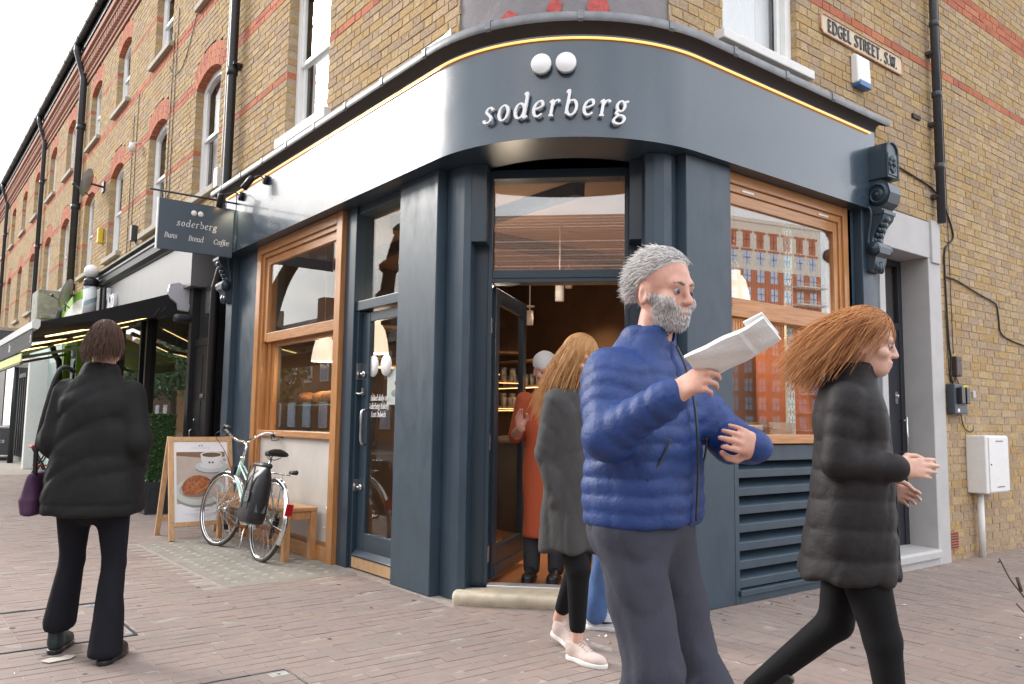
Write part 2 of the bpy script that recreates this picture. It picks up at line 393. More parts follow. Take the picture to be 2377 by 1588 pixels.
M_net_sky = mat('net_curtain_sky', (.80, .83, .84), rough=.9, var=.07, vscale=8, stretch=(9, 9, .6))  # net curtain, its white also standing in for sky reflected in the glass
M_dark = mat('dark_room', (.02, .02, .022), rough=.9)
def sash_window(W, o, parent, detail=True, curtain=.0, sill=True, sillmat=None, sillz=.07, sillout=.07, split=.5, setb=.10, name='window'):
    """white timber sash window set back in its opening"""
    u0, u1, z0 = o['u0'], o['u1'], o['z0']; zt = o['z1']+(o.get('rise') or 0)
    f = MB(); fw_ = .075
    W.box(f, u0, u0+fw_, z0, zt, -setb-.07, -setb); W.box(f, u1-fw_, u1, z0, zt, -setb-.07, -setb)
    # head follows the arch
    if o.get('rise'):
        n = 8
        for i in range(n):
            a, b = u0+(u1-u0)*i/n, u0+(u1-u0)*(i+1)/n
            za, zb_ = arch_top(o, a), arch_top(o, b)
            V = [W.P(a, za-.09, -setb+.001), W.P(b, zb_-.09, -setb+.001), W.P(b, zb_+.01, -setb+.001), W.P(a, za+.01, -setb+.001)]
            V += [W.P(a, za-.09, -setb-.07), W.P(b, zb_-.09, -setb-.07), W.P(b, zb_+.01, -setb-.07), W.P(a, za+.01, -setb-.07)]
            F = [(0, 1, 2, 3), (4, 7, 6, 5), (0, 4, 5, 1), (2, 6, 7, 3)]
            f.add(V, F if W.side == 'R' else [q[::-1] for q in F])
    else: W.box(f, u0+fw_, u1-fw_, zt-.08, zt, -setb-.069, -setb-.001)
    W.box(f, u0+fw_, u1-fw_, z0, z0+.05, -setb-.069, -setb-.001)
    win = f.build(name, M_white, parent, bevel=.004 if detail else 0)
    a, b = u0+fw_, u1-fw_; zm = z0+(zt-z0)*split; s = MB()
    for (za, zb_, dd) in ((zm-.02, zt-.05, -setb-.015), (z0+.05, zm+.02, -setb-.045)):
        W.box(s, a, a+.045, za, zb_, dd-.03, dd); W.box(s, b-.045, b, za, zb_, dd-.03, dd)
        W.box(s, a+.045, b-.045, za, za+(.045 if za > zm-.1 else .075), dd-.029, dd-.001)
        W.box(s, a+.045, b-.045, zb_-.045, zb_, dd-.029, dd-.001)
    s.build('sash', M_white, win, bevel=.003 if detail else 0)
    for (za, zb_, dd) in ((zm+.0, zt-.05, -setb-.03), (z0+.1, zm, -setb-.06)):
        g = MB(); g.quad(W.P(a+.04, za, dd), W.P(b-.04, za, dd), W.P(b-.04, zb_, dd), W.P(a+.04, zb_, dd)); g.build('pane', M_glass, win)
    c = MB()
    dd = -setb-.16; N = 14
    if curtain > 0:
        for (ca, cb) in (((a-.05, b+.05),) if curtain >= 1 else ((a-.05, a+(b-a)*curtain/2), (b-(b-a)*curtain/2, b+.05))):
            for i in range(N):
                p, q = ca+(cb-ca)*i/N, ca+(cb-ca)*(i+1)/N; d1, d2 = dd+.02*math.sin(i*2.1), dd+.02*math.sin((i+1)*2.1)
                c.quad(W.P(p, z0, d1), W.P(q, z0, d2), W.P(q, zt+.05, d2), W.P(p, zt+.05, d1))
        c.build('curtain', M_net_sky, win)
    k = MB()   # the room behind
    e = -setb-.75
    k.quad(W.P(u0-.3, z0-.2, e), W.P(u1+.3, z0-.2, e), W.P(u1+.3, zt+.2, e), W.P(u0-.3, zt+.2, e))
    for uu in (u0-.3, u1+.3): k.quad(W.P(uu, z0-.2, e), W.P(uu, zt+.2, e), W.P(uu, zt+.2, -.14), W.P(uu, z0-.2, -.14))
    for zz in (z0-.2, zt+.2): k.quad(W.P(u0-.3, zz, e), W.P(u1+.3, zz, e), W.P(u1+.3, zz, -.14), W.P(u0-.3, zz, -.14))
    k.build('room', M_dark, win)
    if sill:
        q = MB(); W.box(q, u0-.1, u1+.1, z0-sillz, z0+.012, -.13, sillout); q.build('sill', sillmat or M_sill, win, bevel=.008)
    return win

# ---------------------------------------------------------------- italic pen lettering
def spl(P, n=6):
    P = [np.array(p, float) for p in P]
    if len(P) == 2: return [P[0]+(P[1]-P[0])*i/3 for i in range(4)]
    o = []
    for i in range(len(P)-1):
        a, b, c, d = P[max(i-1, 0)], P[i], P[i+1], P[min(i+2, len(P)-1)]
        for k in range(n):
            t = k/n; o.append(.5*((2*b)+(-a+c)*t+(2*a-5*b+4*c-d)*t*t+(-a+3*b-3*c+d)*t**3))
    o.append(P[-1]); return o
def ell(cx, cy, rx, ry, n=22): return [np.array((cx+rx*math.cos(2*math.pi*i/n+1), cy+ry*math.sin(2*math.pi*i/n+1))) for i in range(n+1)]
ST = lambda x, a, b: [(x, a), (x, b)]
GL = {
 's': (.66, [[(.60, .80), (.44, .97), (.22, .93), (.14, .72), (.32, .53), (.50, .34), (.50, .12), (.30, 0), (.08, .05), (.02, .20)]]),
 'o': (.78, ['E.38,.49,.31,.49']),
 'd': (.88, ['E.36,.48,.30,.48', [(.54, 1.50), (.70, 1.56), (.70, .14), (.78, .01), (.92, .10)]]),
 'e': (.68, [[(.08, .48), (.34, .54), (.58, .70), (.54, .94), (.36, .99), (.14, .80), (.05, .45), (.16, .10), (.38, 0), (.62, .16)]]),
 'r': (.62, [[(.0, .84), (.13, .98), (.17, .9), (.17, 0)], [(.17, .58), (.30, .90), (.48, 1.0), (.60, .88)], [(.03, 0), (.33, 0)]]),
 'b': (.82, [[(.0, 1.46), (.15, 1.56), (.15, .08)], 'E.44,.49,.30,.49']),
 'g': (.78, ['E.36,.66,.25,.33', [(.55, .90), (.70, 1.0), (.80, .95)], [(.20, .38), (.12, .20), (.30, .08), (.55, .03), (.70, -.14), (.60, -.40), (.35, -.50), (.08, -.42), (.03, -.24), (.16, -.05), (.30, .06)]]),
 'u': (.86, [[(.0, .87), (.12, .98), (.16, .9), (.16, .3), (.28, .02), (.48, .1), (.62, .4)], [(.64, .98), (.64, .12), (.74, 0), (.86, .1)]]),
 'n': (.86, [[(.0, .85), (.13, .98), (.16, .9), (.16, 0)], [(.16, .55), (.34, .92), (.54, .98), (.62, .8), (.62, .15), (.70, 0), (.84, .1)]]),
 'h': (.86, [[(.0, 1.48), (.15, 1.55), (.15, 0)], [(.16, .55), (.34, .92), (.54, .98), (.62, .8), (.62, .15), (.70, 0), (.84, .1)]]),
 'B': (.90, [ST(.16, 0, 1.4), [(.16, 1.38), (.5, 1.36), (.64, 1.08), (.48, .78), (.16, .74)], [(.16, .74), (.6, .70), (.76, .38), (.58, .04), (.16, .02)], [(.02, 1.4), (.3, 1.4)], [(.02, 0), (.3, 0)]]),
 'a': (.84, ['E.34,.48,.28,.48', [(.63, .98), (.63, .12), (.72, 0), (.86, .1)]]),
 'C': (1.05, [[(.95, 1.12), (.70, 1.38), (.36, 1.30), (.10, .9), (.10, .5), (.32, .08), (.66, .0), (.96, .24)]]),
 'c': (.66, [[(.58, .84), (.40, .99), (.15, .82), (.05, .45), (.17, .08), (.40, 0), (.60, .15)]]),
 'f': (.52, [[(.74, 1.48), (.58, 1.58), (.44, 1.4), (.34, .9), (.26, .1), (.12, -.35), (-.08, -.4)], [(.08, .95), (.62, .95)]]),
 'k': (.74, [ST(.14, 1.55, 0), [(.56, .95), (.14, .46)], [(.26, .55), (.66, .02)]]),
 'i': (.40, [[(.02, .86), (.14, .98), (.16, .85), (.16, .15), (.24, 0), (.36, .1)], 'D.2,1.36']),
 'l': (.40, [[(.02, 1.48), (.16, 1.55), (.16, .15), (.24, 0), (.36, .1)]]),
 'y': (.74, [[(.04, .95), (.18, .9), (.34, .1)], [(.70, .98), (.42, .05), (.16, -.4), (-.04, -.42)]]),
 't': (.50, [[(.22, 1.3), (.18, .2), (.28, 0), (.48, .12)], [(.02, .95), (.46, .97)]]),
 'S': (.86, [[(.76, 1.15), (.58, 1.38), (.28, 1.32), (.18, 1.04), (.42, .76), (.68, .48), (.66, .16), (.40, 0), (.12, .06), (.04, .28)]]),
 'ö': (.78, ['E.38,.49,.31,.49', 'D.2,1.34', 'D.54,1.34']),
 ',': (.34, [[(.14, .08), (.16, -.08), (.04, -.24)]]), '.': (.34, ['D.14,.06']), ' ': (.50, []),
 'E': (.86, [ST(.16, 0, 1.4), [(.02, 1.38), (.72, 1.38)], [(.16, .74), (.6, .74)], [(.02, .02), (.76, .02)]]),
 'D': (1.05, [ST(.16, 0, 1.4), [(.02, 1.38), (.52, 1.36), (.90, 1.0), (.90, .42), (.52, .04), (.02, .02)]]),
 'w': (1.0, [[(.02, .95), (.22, .02)], [(.22, .02), (.48, .92)], [(.48, .92), (.66, .02)], [(.66, .02), (.94, .98)]]),
 'G': (1.05, [[(.92, 1.15), (.70, 1.38), (.36, 1.30), (.10, .9), (.10, .5), (.32, .08), (.66, .0), (.90, .2), (.90, .62)], [(.62, .62), (1.0, .62)]]),
 'L': (.80, [ST(.16, 0, 1.4), [(.16, .02), (.74, .02)], [(.02, 1.38), (.30, 1.38)]]),
 'T': (.92, [ST(.44, 0, 1.4), [(.02, 1.38), (.86, 1.38)], [(.30, .02), (.58, .02)]]),
 'R': (.94, [ST(.16, 0, 1.4), [(.16, 1.38), (.56, 1.36), (.72, 1.06), (.54, .76), (.16, .72)], [(.44, .74), (.84, 0)]]),
 'W': (1.25, [[(.02, 1.38), (.30, .02)], [(.30, .02), (.60, 1.3)], [(.60, 1.3), (.88, .02)], [(.88, .02), (1.16, 1.38)]]),
 'O': (1.10, ['E.5,.7,.42,.70']), 'P': (.88, [ST(.16, 0, 1.4), [(.16, 1.38), (.56, 1.36), (.72, 1.02), (.54, .68), (.16, .64)]]),
 'I': (.34, [ST(.16, 0, 1.4)]), 'A': (1.0, [[(.02, 0), (.48, 1.4)], [(.48, 1.4), (.94, 0)], [(.2, .5), (.76, .5)]]), 'M': (1.2, [ST(.12, 0, 1.4), [(.12, 1.4), (.56, .3)], [(.56, .3), (1.0, 1.4)], ST(1.0, 1.4, 0)]), 'N': (1.0, [ST(.14, 0, 1.4), [(.14, 1.4), (.82, 0)], ST(.82, 0, 1.4)]),
}
def glyph_polys(ch, slant, a, b, ang):
    polys = []
    nx, ny = math.cos(ang), math.sin(ang)
    for st in GL[ch][1]:
        if isinstance(st, str):
            v = [float(q) for q in st[1:].split(',')]
            if st[0] == 'D': polys.append(('dot', (v[0]+slant*v[1], v[1]), .115)); continue
            P = ell(*v)
        else: P = spl(st)
        P = [np.array((p[0]+slant*p[1], p[1])) for p in P]
        Lf, Rt = [], []
        for i, p in enumerate(P):
            d = P[min(i+1, len(P)-1)]-P[max(i-1, 0)]; d = d/(np.linalg.norm(d)+1e-9); n = np.array((-d[1], d[0]))
            c = n[0]*nx+n[1]*ny; s_ = -n[0]*ny+n[1]*nx
            h = math.sqrt((a*c)**2+(b*s_)**2); Lf.append(p+n*h); Rt.append(p-n*h)
        polys.append(('rib', Lf, Rt))
    return polys
def text_mesh(mb, s, size, origin, ux, uy, uz, depth, align='l', slant=.2, pen=(.105, .045, rad(25)), track=.0, mapf=None):
    """size = x-height; mapf optionally bends (x,y) to a point and normal"""
    w = sum(GL[c][0]+track for c in s)*size; x = 0 if align == 'l' else (-w/2 if align == 'c' else -w)
    o, ux, uy, uz = Vector(origin), Vector(ux), Vector(uy), Vector(uz)
    mp = mapf or (lambda X, Y: (o+ux*X+uy*Y, uz))
    for c in s:
        for pl in glyph_polys(c, slant, *pen):
            if pl[0] == 'dot':
                q = [(pl[1][0]+pl[2]*math.cos(k*math.pi/5), pl[1][1]+pl[2]*math.sin(k*math.pi/5)) for k in range(10)]
                V = []
                for e in (0, depth):
                    for (a_, b_) in q: P, N = mp(x+a_*size, b_*size); V.append(P+N*e)
                n = 10; mb.add(V, [tuple(range(n, 2*n))]+[(i, (i+1) % n, n+(i+1) % n, n+i) for i in range(n)])
                continue
            Lf, Rt = pl[1], pl[2]; n = len(Lf); V = []
            for e in (0, depth):
                for q in (Lf, Rt):
                    for a_ in q: P, N = mp(x+a_[0]*size, a_[1]*size); V.append(P+N*e)
            F = []
            for i in range(n-1):
                F.append((2*n+i, 3*n+i, 3*n+i+1, 2*n+i+1)); F.append((i, i+1, 2*n+i+1, 2*n+i)); F.append((n+i, 3*n+i, 3*n+i+1, n+i+1)[::-1])
            F += [(0, 2*n, 3*n, n), (n-1, 2*n-1, 4*n-1, 3*n-1)]
            mb.add(V, F)
        x += (GL[c][0]+track)*size
    return w
# ---------------------------------------------------------------- ground
gm = MB(); gm.box(-60, 60, -40, 120, -.30, -.02)
g_o = gm.build('ground', mat('asphalt_ground', (.06, .06, .062), rough=.9, var=.2, vscale=3)); g_o['kind'] = 'structure'
pm = MB(); pm.box(-5.4, 12, -5.2, 40, -.018, -.0018)
pave = pm.build('pavement', M_grout); pave['kind'] = 'structure'
km = MB()
for i in range(50): km.box(-5.55, -5.405, -5.2+i*.915, -5.2+i*.915+.905, -.13+.0, -.003)
kb = km.build('kerb', M_sill); kb['kind'] = 'structure'
def paver_items():
    it = []
    PX, PY = .216, .0865
    # west of the corner: courses run square to the street wall
    r = random.Random(3); j = 0; y = -4.9
    while y < 16.0:
        x = -5.38+(j % 2)*PX*.5+r.uniform(-.01, .01); 
        while x < -.03:
            a, b = x, min(x+PX-.0055, -.036)
            bad = (-1.02 < b and a < 0 and 2.42 < y+.04 < 5.0)
            if -2.62 < b and a < -1.86 and 1.42 < y+.08 and y < 2.44:   # recessed cover keeps its own bricks
                b2 = min(b, -2.635); a2 = max(a, -1.845)
                if a < -2.62: 
                    if b2-a > .05: it.append((a, b2, y, y+PY-.0045))
                if b > -1.86 and b-a2 > .05: it.append((a2, b, y, y+PY-.0045))
                bad = True
            if not bad and b-a > .04: it.append((a, b, y, y+PY-.0045))
            x += PX
        y += PY; j += 1
    # in front of the door and round the corner the courses turn
    i = 0; x = -.03
    while x < 10.5:
        y = -5.0+(i % 2)*PX*.5
        ymax = 1.0-x if x < 1.0 else (.0 if x < 3.6 else .0)
        while y < ymax:
            b = min(y+PX-.006, ymax+.15)
            it.append((x+.003, x+PY-.0015, y, b)); y += PX
        x += PY; i += 1
    # bricks inside the tray cover
    y = 1.45
    while y < 2.36:
        x = -2.6
        while x < -1.9: it.append((x, min(x+.2, -1.88), y, y+.08)); x += .206
        y += .086
    return it
def scr(p):
    v = Vector(p)-CAM; z = v.dot(fw)
    if z < .4: return None
    return 1188+1879.6*v.dot(rt)/z, 794-1879.6*v.dot(up)/z, z
PI_ = paver_items()
def psz(it):
    q = scr(((it[0]+it[1])/2, (it[2]+it[3])/2, 0))
    if not q or not (0 < q[0] < 2377 and 0 < q[1] < 1588): return 0
    return 1/q[2]
PI_.sort(key=psz, reverse=True); r_ = random.Random(5); pst = MB(); pc = {}
for n_, (a, b, c, d) in enumerate(PI_):
    dz = r_.uniform(-.0012, .0012); j = lambda: r_.uniform(-.0016, .0016)
    w, l = (b-a)/2, (d-c)/2
    V = [(-w+j(), -l+j(), j()), (w+j(), -l+j(), j()), (w+j(), l+j(), j()), (-w+j(), l+j(), j()), (-w, -l, -.012), (w, -l, -.012), (w, l, -.012), (-w, l, -.012)]
    F = [(0, 1, 2, 3), (0, 4, 5, 1), (1, 5, 6, 2), (2, 6, 7, 3), (3, 7, 4, 0)]
    cx, cy = (a+b)/2, (c+d)/2
    if n_ < 300:
        k = (round(w, 3), round(l, 3), r_.randrange(4))
        if k not in pc:
            mb = MB(); mb.add(V, F); ob = mb.build('brick', M_paver_o, pave, local=True); pc[k] = ob.data
        else:
            ob = bpy.data.objects.new('brick', pc[k]); COL.objects.link(ob); ob.parent = pave
        ob.location = INV[pave.name] @ Vector((cx, cy, dz))
    else: pst.add([(x+cx, y+cy, z+dz) for x, y, z in V], F, r_.random())
pst.build('brick_field', M_paver, pave, kind='stuff')
# concrete slab with small glass lenses, under the bicycle
M_conc = mat('old_concrete', (.25, .222, .185), rough=.9, var=.2, vscale=6, bump=.002, bscale=60, stain=(.31, .285, .25), sscale=3, sthr=(.45, .7))
cb = MB(); cb.box(-1.02, -.004, 2.43, 4.99, -.015, .001)
cslab = cb.build('concrete_slab', M_conc, pave)
ln = MB()
for i in range(6):
    for jj in range(16): 
        x, y = -.90+i*.148, 2.62+jj*.145
        ln.lathe([(.035, 0), (.030, .0025), (.0, .003)], (x, y, .0), n=10)
lens_o = ln.build('glass_lens', mat('worn_lens', (.37, .355, .30), rough=.35, var=.3, vscale=14), cslab, kind='stuff')
# cover frames let into the paving
def cover(x0, x1, y0, y1, nm='cover_frame'):
    c = MB()
    for a in (x0, x1-.012): c.box(a, a+.012, y0, y1, -.014, .0035)
    for b in (y0, y1-.012): c.box(x0+.012, x1-.012, b, b+.012, -.014, .0035)
    for sx in (x0+.06, x1-.06):
        for sy in (y0+.07, y1-.07):
            c.cm = 1; c.box(sx-.045, sx+.045, sy-.03, sy+.03, -.012, .003); c.cm = 2; c.box(sx-.006, sx+.006, sy-.006, sy+.006, .003, .0045); c.cm = 0
    return c.build(nm, [M_zinc, M_steelplate, M_black], pave)
M_steelplate = mat('galvanised_plate', (.42, .44, .43), rough=.45, metal=.5, var=.2, vscale=20)
cover(-2.63, -1.85, 1.44, 2.43); cover(-2.05, -1.43, -.23, .39)
# ---------------------------------------------------------------- corner building
cb_ = empty('corner_building', (0, 0, 0), label='yellow stock brick corner building with navy curved shopfront at street level', cat='building')
winops = lambda u, w, up: dict(u0=u, u1=u+w, z0=6.79 if up else 4.05, z1=7.93 if up else 5.60, rise=.14)
A1 = dict(u0=3.33, u1=4.32, z0=4.04, z1=5.62, rise=.14); A2 = winops(3.4, .95, True); A3 = winops(1.5, .9, True)
wl = wall_bricks(WL, 1.15, 5.95, 3.8025, 8.4, [A1, A2, A3], [(4.74, 1), (5.69, 2), (6.64, 2), (7.6, 1)], 170, cb_, 11)
for o in (A1, A2, A3): arch_bricks(WL, o, wl)
R1 = dict(u0=1.50, u1=2.43, z0=3.965, z1=5.62, rise=.14); R2 = dict(u0=1.5, u1=2.43, z0=6.7, z1=7.9, rise=.14)
wr = wall_bricks(WR, .93, 9.6, -.0275, 8.4, [R1, R2, dict(u0=-1, u1=3.57, z0=-1, z1=3.78), dict(u0=3.5, u1=4.66, z0=-1, z1=3.10)], [(4.66, 1), (5.56, 2), (6.5, 2), (7.5, 1)], 130, cb_, 23)
for o in (R1, R2): arch_bricks(WR, o, wr)
M_whitesill = mat('white_painted_sill', (.74, .73, .71), rough=.6, var=.06, vscale=6)
sash_window(WL, A1, cb_, curtain=1, sillmat=M_whitesill, split=.46, sillz=.09); sash_window(WL, A2, cb_, curtain=.5); sash_window(WL, A3, cb_, curtain=.5)  # first window: full white curtain imitates the sky mirrored in its pane
sash_window(WR, R1, cb_, curtain=1, sillmat=M_whitesill, sillz=.06, sillout=.09, setb=.05); sash_window(WR, R2, cb_, curtain=1)
# backing that keeps the light out of the upper floors
bk = MB(); bk.box(.9, 9.6, 1.6, 5.9, 3.75, 8.4); bk.build('inner_core', M_dark, cb_)
bk = MB(); bk.box(3.6, 9.6, .9, 5.9, 0, 3.74); bk.build('inner_core', M_dark, cb_)
# rendered rounded corner above the shop
n = 24; pn = MB(); pn.sm = True
def carc(i, d=0.): 
    a = math.pi*(1+.5*i/n); return (.93+(.93+d)*math.cos(a), 1.15+(1.15+d)*math.sin(a))
zs = [3.7, 4.2, 4.8, 5.6, 6.6, 7.5, 8.4]
V = [(*carc(i, -.018), z) for z in zs for i in range(n+1)]
pn.add(V, [(k*(n+1)+i, k*(n+1)+i+1, (k+1)*(n+1)+i+1, (k+1)*(n+1)+i) for k in range(len(zs)-1) for i in range(n)])
ren = pn.build('render_panel', M_cem, cb_)
for (i, z, s) in ((6.5, 3.905, .062), (11.2, 3.925, .052), (15.5, 3.915, .072)):
    x, y = carc(i, -.012); x2, y2 = carc(i+.5, -.012); t = Vector((x2-x, y2-y, 0)).normalized(); nn = Vector((t.y, -t.x, 0))
    q = [(math.cos(k*math.pi/7)*s*(1+.12*math.sin(k*2.3+i)), math.sin(k*math.pi/7)*s*(1+.1*math.cos(k*1.7))) for k in range(14)]
    bl = MB(); bl.prism(q, (x, y, z), t, (0, 0, 1), nn, .004); bl.build('red_patch', M_redblot, ren, fixn=True)
# cornice, gutter, roof on both fronts
M_slate = mat('slate_roof', (.09, .09, .10), rough=.7, var=.25, vscale=8)
def eaves(parent, y0, y1, name='cornice'):
    c = MB(); c.cm = 0
    for (z0, z1, d) in ((8.4, 8.48, .03), (8.48, 8.56, .06), (8.72, 8.80, .14), (8.80, 8.90, .19), (8.90, 9.12, .10)): c.box(-d, .2, y0, y1, z0, z1)
    y = y0+.03
    while y < y1-.08: c.box(-.12, .0, y, y+.07, 8.56, 8.72); y += .15
    c.box(-.05, .2, y0, y1, 8.56, 8.719)
    cn_ = c.build(name, M_cornice, parent)
    g = MB(); pr = [(.075*math.cos(a), .075*math.sin(a)) for a in [math.pi+math.pi*k/8 for k in range(9)]]+[(.06*math.cos(a), .06*math.sin(a)) for a in [2*math.pi-math.pi*k/8 for k in range(9)]]
    g.prism(pr, (-.27, y0, 9.20), (1, 0, 0), (0, 0, 1), (0, 1, 0), y1-y0)
    y = y0+.5
    while y < y1: g.prism([(.083*math.cos(a), .083*math.sin(a)) for a in [math.pi+math.pi*k/8 for k in range(9)]], (-.27, y, 9.205), (1, 0, 0), (0, 0, 1), (0, 1, 0), .06); y += .9
    g.box(-.19, -.10, y0, y1, 9.0, 9.22)
    g.build('gutter', M_black, parent, fixn=True)
    r = MB(); r.quad((-.24, y0, 9.22), (-.24, y1, 9.22), (4, y1, 11.6), (4, y0, 11.6)); r.build('roof', M_slate, parent)
eaves(cb_, 1.15, 5.95)
# ---------------------------------------------------------------- the shopfront
FX, FY, FR = -.13, -.07, 1.27; FC = (FX+FR, FY+FR)
def fpath(d, y_end=5.66, x_end=3.45, n=26):
    P = [(FX-d, y_end), (FX-d, (y_end+FC[1])/2), (FX-d, FC[1])]
    for i in range(1, n): a = math.pi*(1+.5*i/n); P.append((FC[0]+(FR+d)*math.cos(a), FC[1]+(FR+d)*math.sin(a)))
    P += [(FC[0], FY-d), ((x_end+FC[0])/2, FY-d), (x_end, FY-d)]; return P
def sweep(mb, prof, y_end=5.66, x_end=3.45, smooth=True, caps=True):
    """profile (d,z) carried along the front"""
    rows = [[(x, y, z) for (x, y) in fpath(d, y_end, x_end)] for d, z in prof]; m_ = len(rows[0]); V = [p for r_ in rows for p in r_]
    F = [(k*m_+i, k*m_+i+1, (k+1)*m_+i+1, (k+1)*m_+i) for k in range(len(prof)-1) for i in range(m_-1)]
    s0 = mb.sm; mb.sm = False; mb.add(V, F); mb.sm = s0
    if smooth: mb.fs = [True]*len(mb.fs)
    if caps:
        for i in (0, m_-1):
            f = [(k*m_+i) for k in range(len(prof))]
            if len(f) >= 3: mb.add([V[q] for q in f], [tuple(range(len(f)))])
    return mb
f_ = MB(); sweep(f_, [(0, 3.02), (0, 3.70)], caps=False); fas = f_.build('fascia', M_fascia, cb_, fixn=True)
f_ = MB(); sweep(f_, [(-.001, 3.02), (-.42, 3.02)], caps=False, smooth=False)
sof = f_.build('soffit', M_black if False else M_gloss, cb_)
f_ = MB(); sweep(f_, [(-.42, 3.02), (-.42, 3.9)], caps=False, smooth=False); f_.build('beam', M_dark, cb_)
f_ = MB(); sweep(f_, [(.0, 3.70), (.025, 3.745), (.075, 3.765)], y_end=5.9, caps=False); f_.build('cornice_underside', M_black, cb_)
f_ = MB(); sweep(f_, [(.078, 3.755), (.085, 3.768), (.083, 3.812), (.06, 3.828), (-.02, 3.842), (-.10, 3.852), (-.15, 3.860)], y_end=5.95, x_end=3.56); lead = f_.build('lead_flashing', M_lead, cb_)
fp = fpath(.086, 5.95, 3.56, 26)
def along(dist, d):
    P = fpath(d, 5.95, 3.56, 60); Q = fpath(.08, 5.95, 3.56, 60); acc = 0
    for i in range(len(Q)-1):
        L_ = math.dist(Q[i], Q[i+1])
        if acc+L_ >= dist: t = (dist-acc)/L_; return Vector((P[i][0]+(P[i+1][0]-P[i][0])*t, P[i][1]+(P[i+1][1]-P[i][1])*t, 0))
        acc += L_
    return Vector((*P[-1], 0))
dd_ = .35
while dd_ < 9.0:
    pr = [(.078, 3.749), (.091, 3.765), (.089, 3.817), (.064, 3.835), (-.02, 3.850), (-.10, 3.860), (-.14, 3.867)]
    for w0, w1 in ((dd_-.018, dd_+.018),):
        A = [along(w0, d)+Vector((0, 0, z)) for d, z in pr]; B = [along(w1, d)+Vector((0, 0, z)) for d, z in pr]; A0 = [along(w0, d-.012)+Vector((0, 0, z-.006)) for d, z in pr]; B0 = [along(w1, d-.012)+Vector((0, 0, z-.006)) for d, z in pr]
        k = len(pr); rl = MB(); rl.add(A+B+A0+B0, [(i, i+1, k+i+1, k+i) for i in range(k-1)]+[(2*k+i, 2*k+i+1, i+1, i) for i in range(k-1)]+[(k+i, k+i+1, 3*k+i+1, 3*k+i) for i in range(k-1)]); rl.build('lead_roll', M_lead, lead)
    dd_ += .62
q = MB(); q.quad((-.02, 1.62, 3.93), (-.02, 1.22, 3.93), (-.02, 1.22, 4.02), (-.02, 1.62, 3.95)); q.box(-.022, -.012, 1.22, 1.62, 3.9, 4.0); q.build('flashing_piece', M_whitesill, lead)
f_ = MB(); f_.tube([(x, y, 3.672) for x, y in fpath(.014, 5.6, 3.36, 30)], .0075, 6); f_.build('light_strip', M_led, cb_)
# white lettering and the two discs, standing off the curved fascia
def on_arc(a0):
    def f(X, Y): a = rad(a0)+X/(FR+.022); N = Vector((math.cos(a), math.sin(a), 0)); return Vector((FC[0], FC[1], 3.148+Y))+N*(FR+.022), N
    return f
BRAND = 'soderberg'; ax = 0; adv = .3542
for ch in BRAND:
    t_ = MB(); f = on_arc(201.6); text_mesh(t_, ch, .100, (0, 0, 0), (1, 0, 0), (0, 0, 1), (0, 0, 1), .022, mapf=lambda X, Y, ax=ax: f(X+ax, Y), slant=.16, pen=(.098, .05, rad(20)))
    t_.build('letter', M_letter, fas, fixn=True); ax += (GL[ch][0]+adv)*.100
for a in (219.15, 226.15):
    N = Vector((math.cos(rad(a)), math.sin(rad(a)), 0)); d_ = MB(); d_.lathe([(.066, .0), (.066, .03), (.064, .033), (0, .033)], Vector((*FC, 3.495))+N*(FR+.018), N, 40); d_.build('disc', M_letter, fas)
# piers
def pier(pts, z0, z1, nm, mt=M_paint, bev=.006):
    p = MB(); p.prism(pts, (0, 0, z0), (1, 0, 0), (0, 1, 0), (0, 0, 1), z1-z0); return p.build(nm, mt, cb_, fixn=True, bevel=bev)
pier([(0, 1.375), (0, 1.915), (.36, 1.915), (.36, 1.375)], 0, 3.021, 'pier')
pier([(.085, 1.374), (.078, 1.31), (.082, 1.24), (.093, 1.17), (.118, 1.115), (.275, 1.25), (.36, 1.374)], 0, 3.021, 'pier', M_paint)
pier([(1.09, 0), (1.565, 0), (1.565, .36), (1.09, .36)], 0, 3.021, 'pier')
pier([(1.089, .085), (1.03, .078), (.97, .090), (.915, .125), (.875, .175), (1.0, .33), (1.089, .36)], 0, 3.021, 'pier', M_paint)
pier([(.02, 4.905), (.02, 5.52), (.3, 5.52), (.3, 4.905)], 0, 3.021, 'pier')
pier([(-.05, 5.521), (-.05, 5.72), (.3, 5.72), (.3, 5.521)], 0, 3.45, 'pilaster')
pier([(3.29, -.022), (3.545, -.022), (3.545, .3), (3.29, .3)], 0, 3.30, 'pilaster')
pier([(3.19, .05), (3.289, .05), (3.289, .3), (3.19, .3)], 0, 3.02, 'pier')
# corner entrance, set across the corner
S2 = math.sqrt(2)
def D(u, s, z): return ((s+u*S2)/2, (s-u*S2)/2, z)
du, ds = Vector((1, -1, 0)).normalized(), Vector((1, 1, 0)).normalized()
def dbox(mb, u0, u1, s0, s1, z0, z1):
    c = D((u0+u1)/2, (s0+s1)/2, (z0+z1)/2); mb.obox(c, du, ds, (0, 0, 1), (u1-u0)/2, (s1-s0)/S2/2, (z1-z0)/2)
ef = MB()
dbox(ef, -.70, -.585, 1.46, 1.66, .07, 3.02); dbox(ef, .375, .49, 1.46, 1.66, .07, 3.02)
dbox(ef, -.584, .374, 1.462, 1.66, 2.195, 2.285); dbox(ef, -.584, .374, 1.462, 1.66, 2.955, 3.02)
dbox(ef, -.605, -.575, 1.448, 1.50, .075, 3.0); dbox(ef, .365, .395, 1.448, 1.50, .075, 3.0); dbox(ef, -.574, .364, 1.450, 1.50, 2.225, 2.262)
ent = ef.build('door_frame', M_gloss, cb_, bevel=.004)
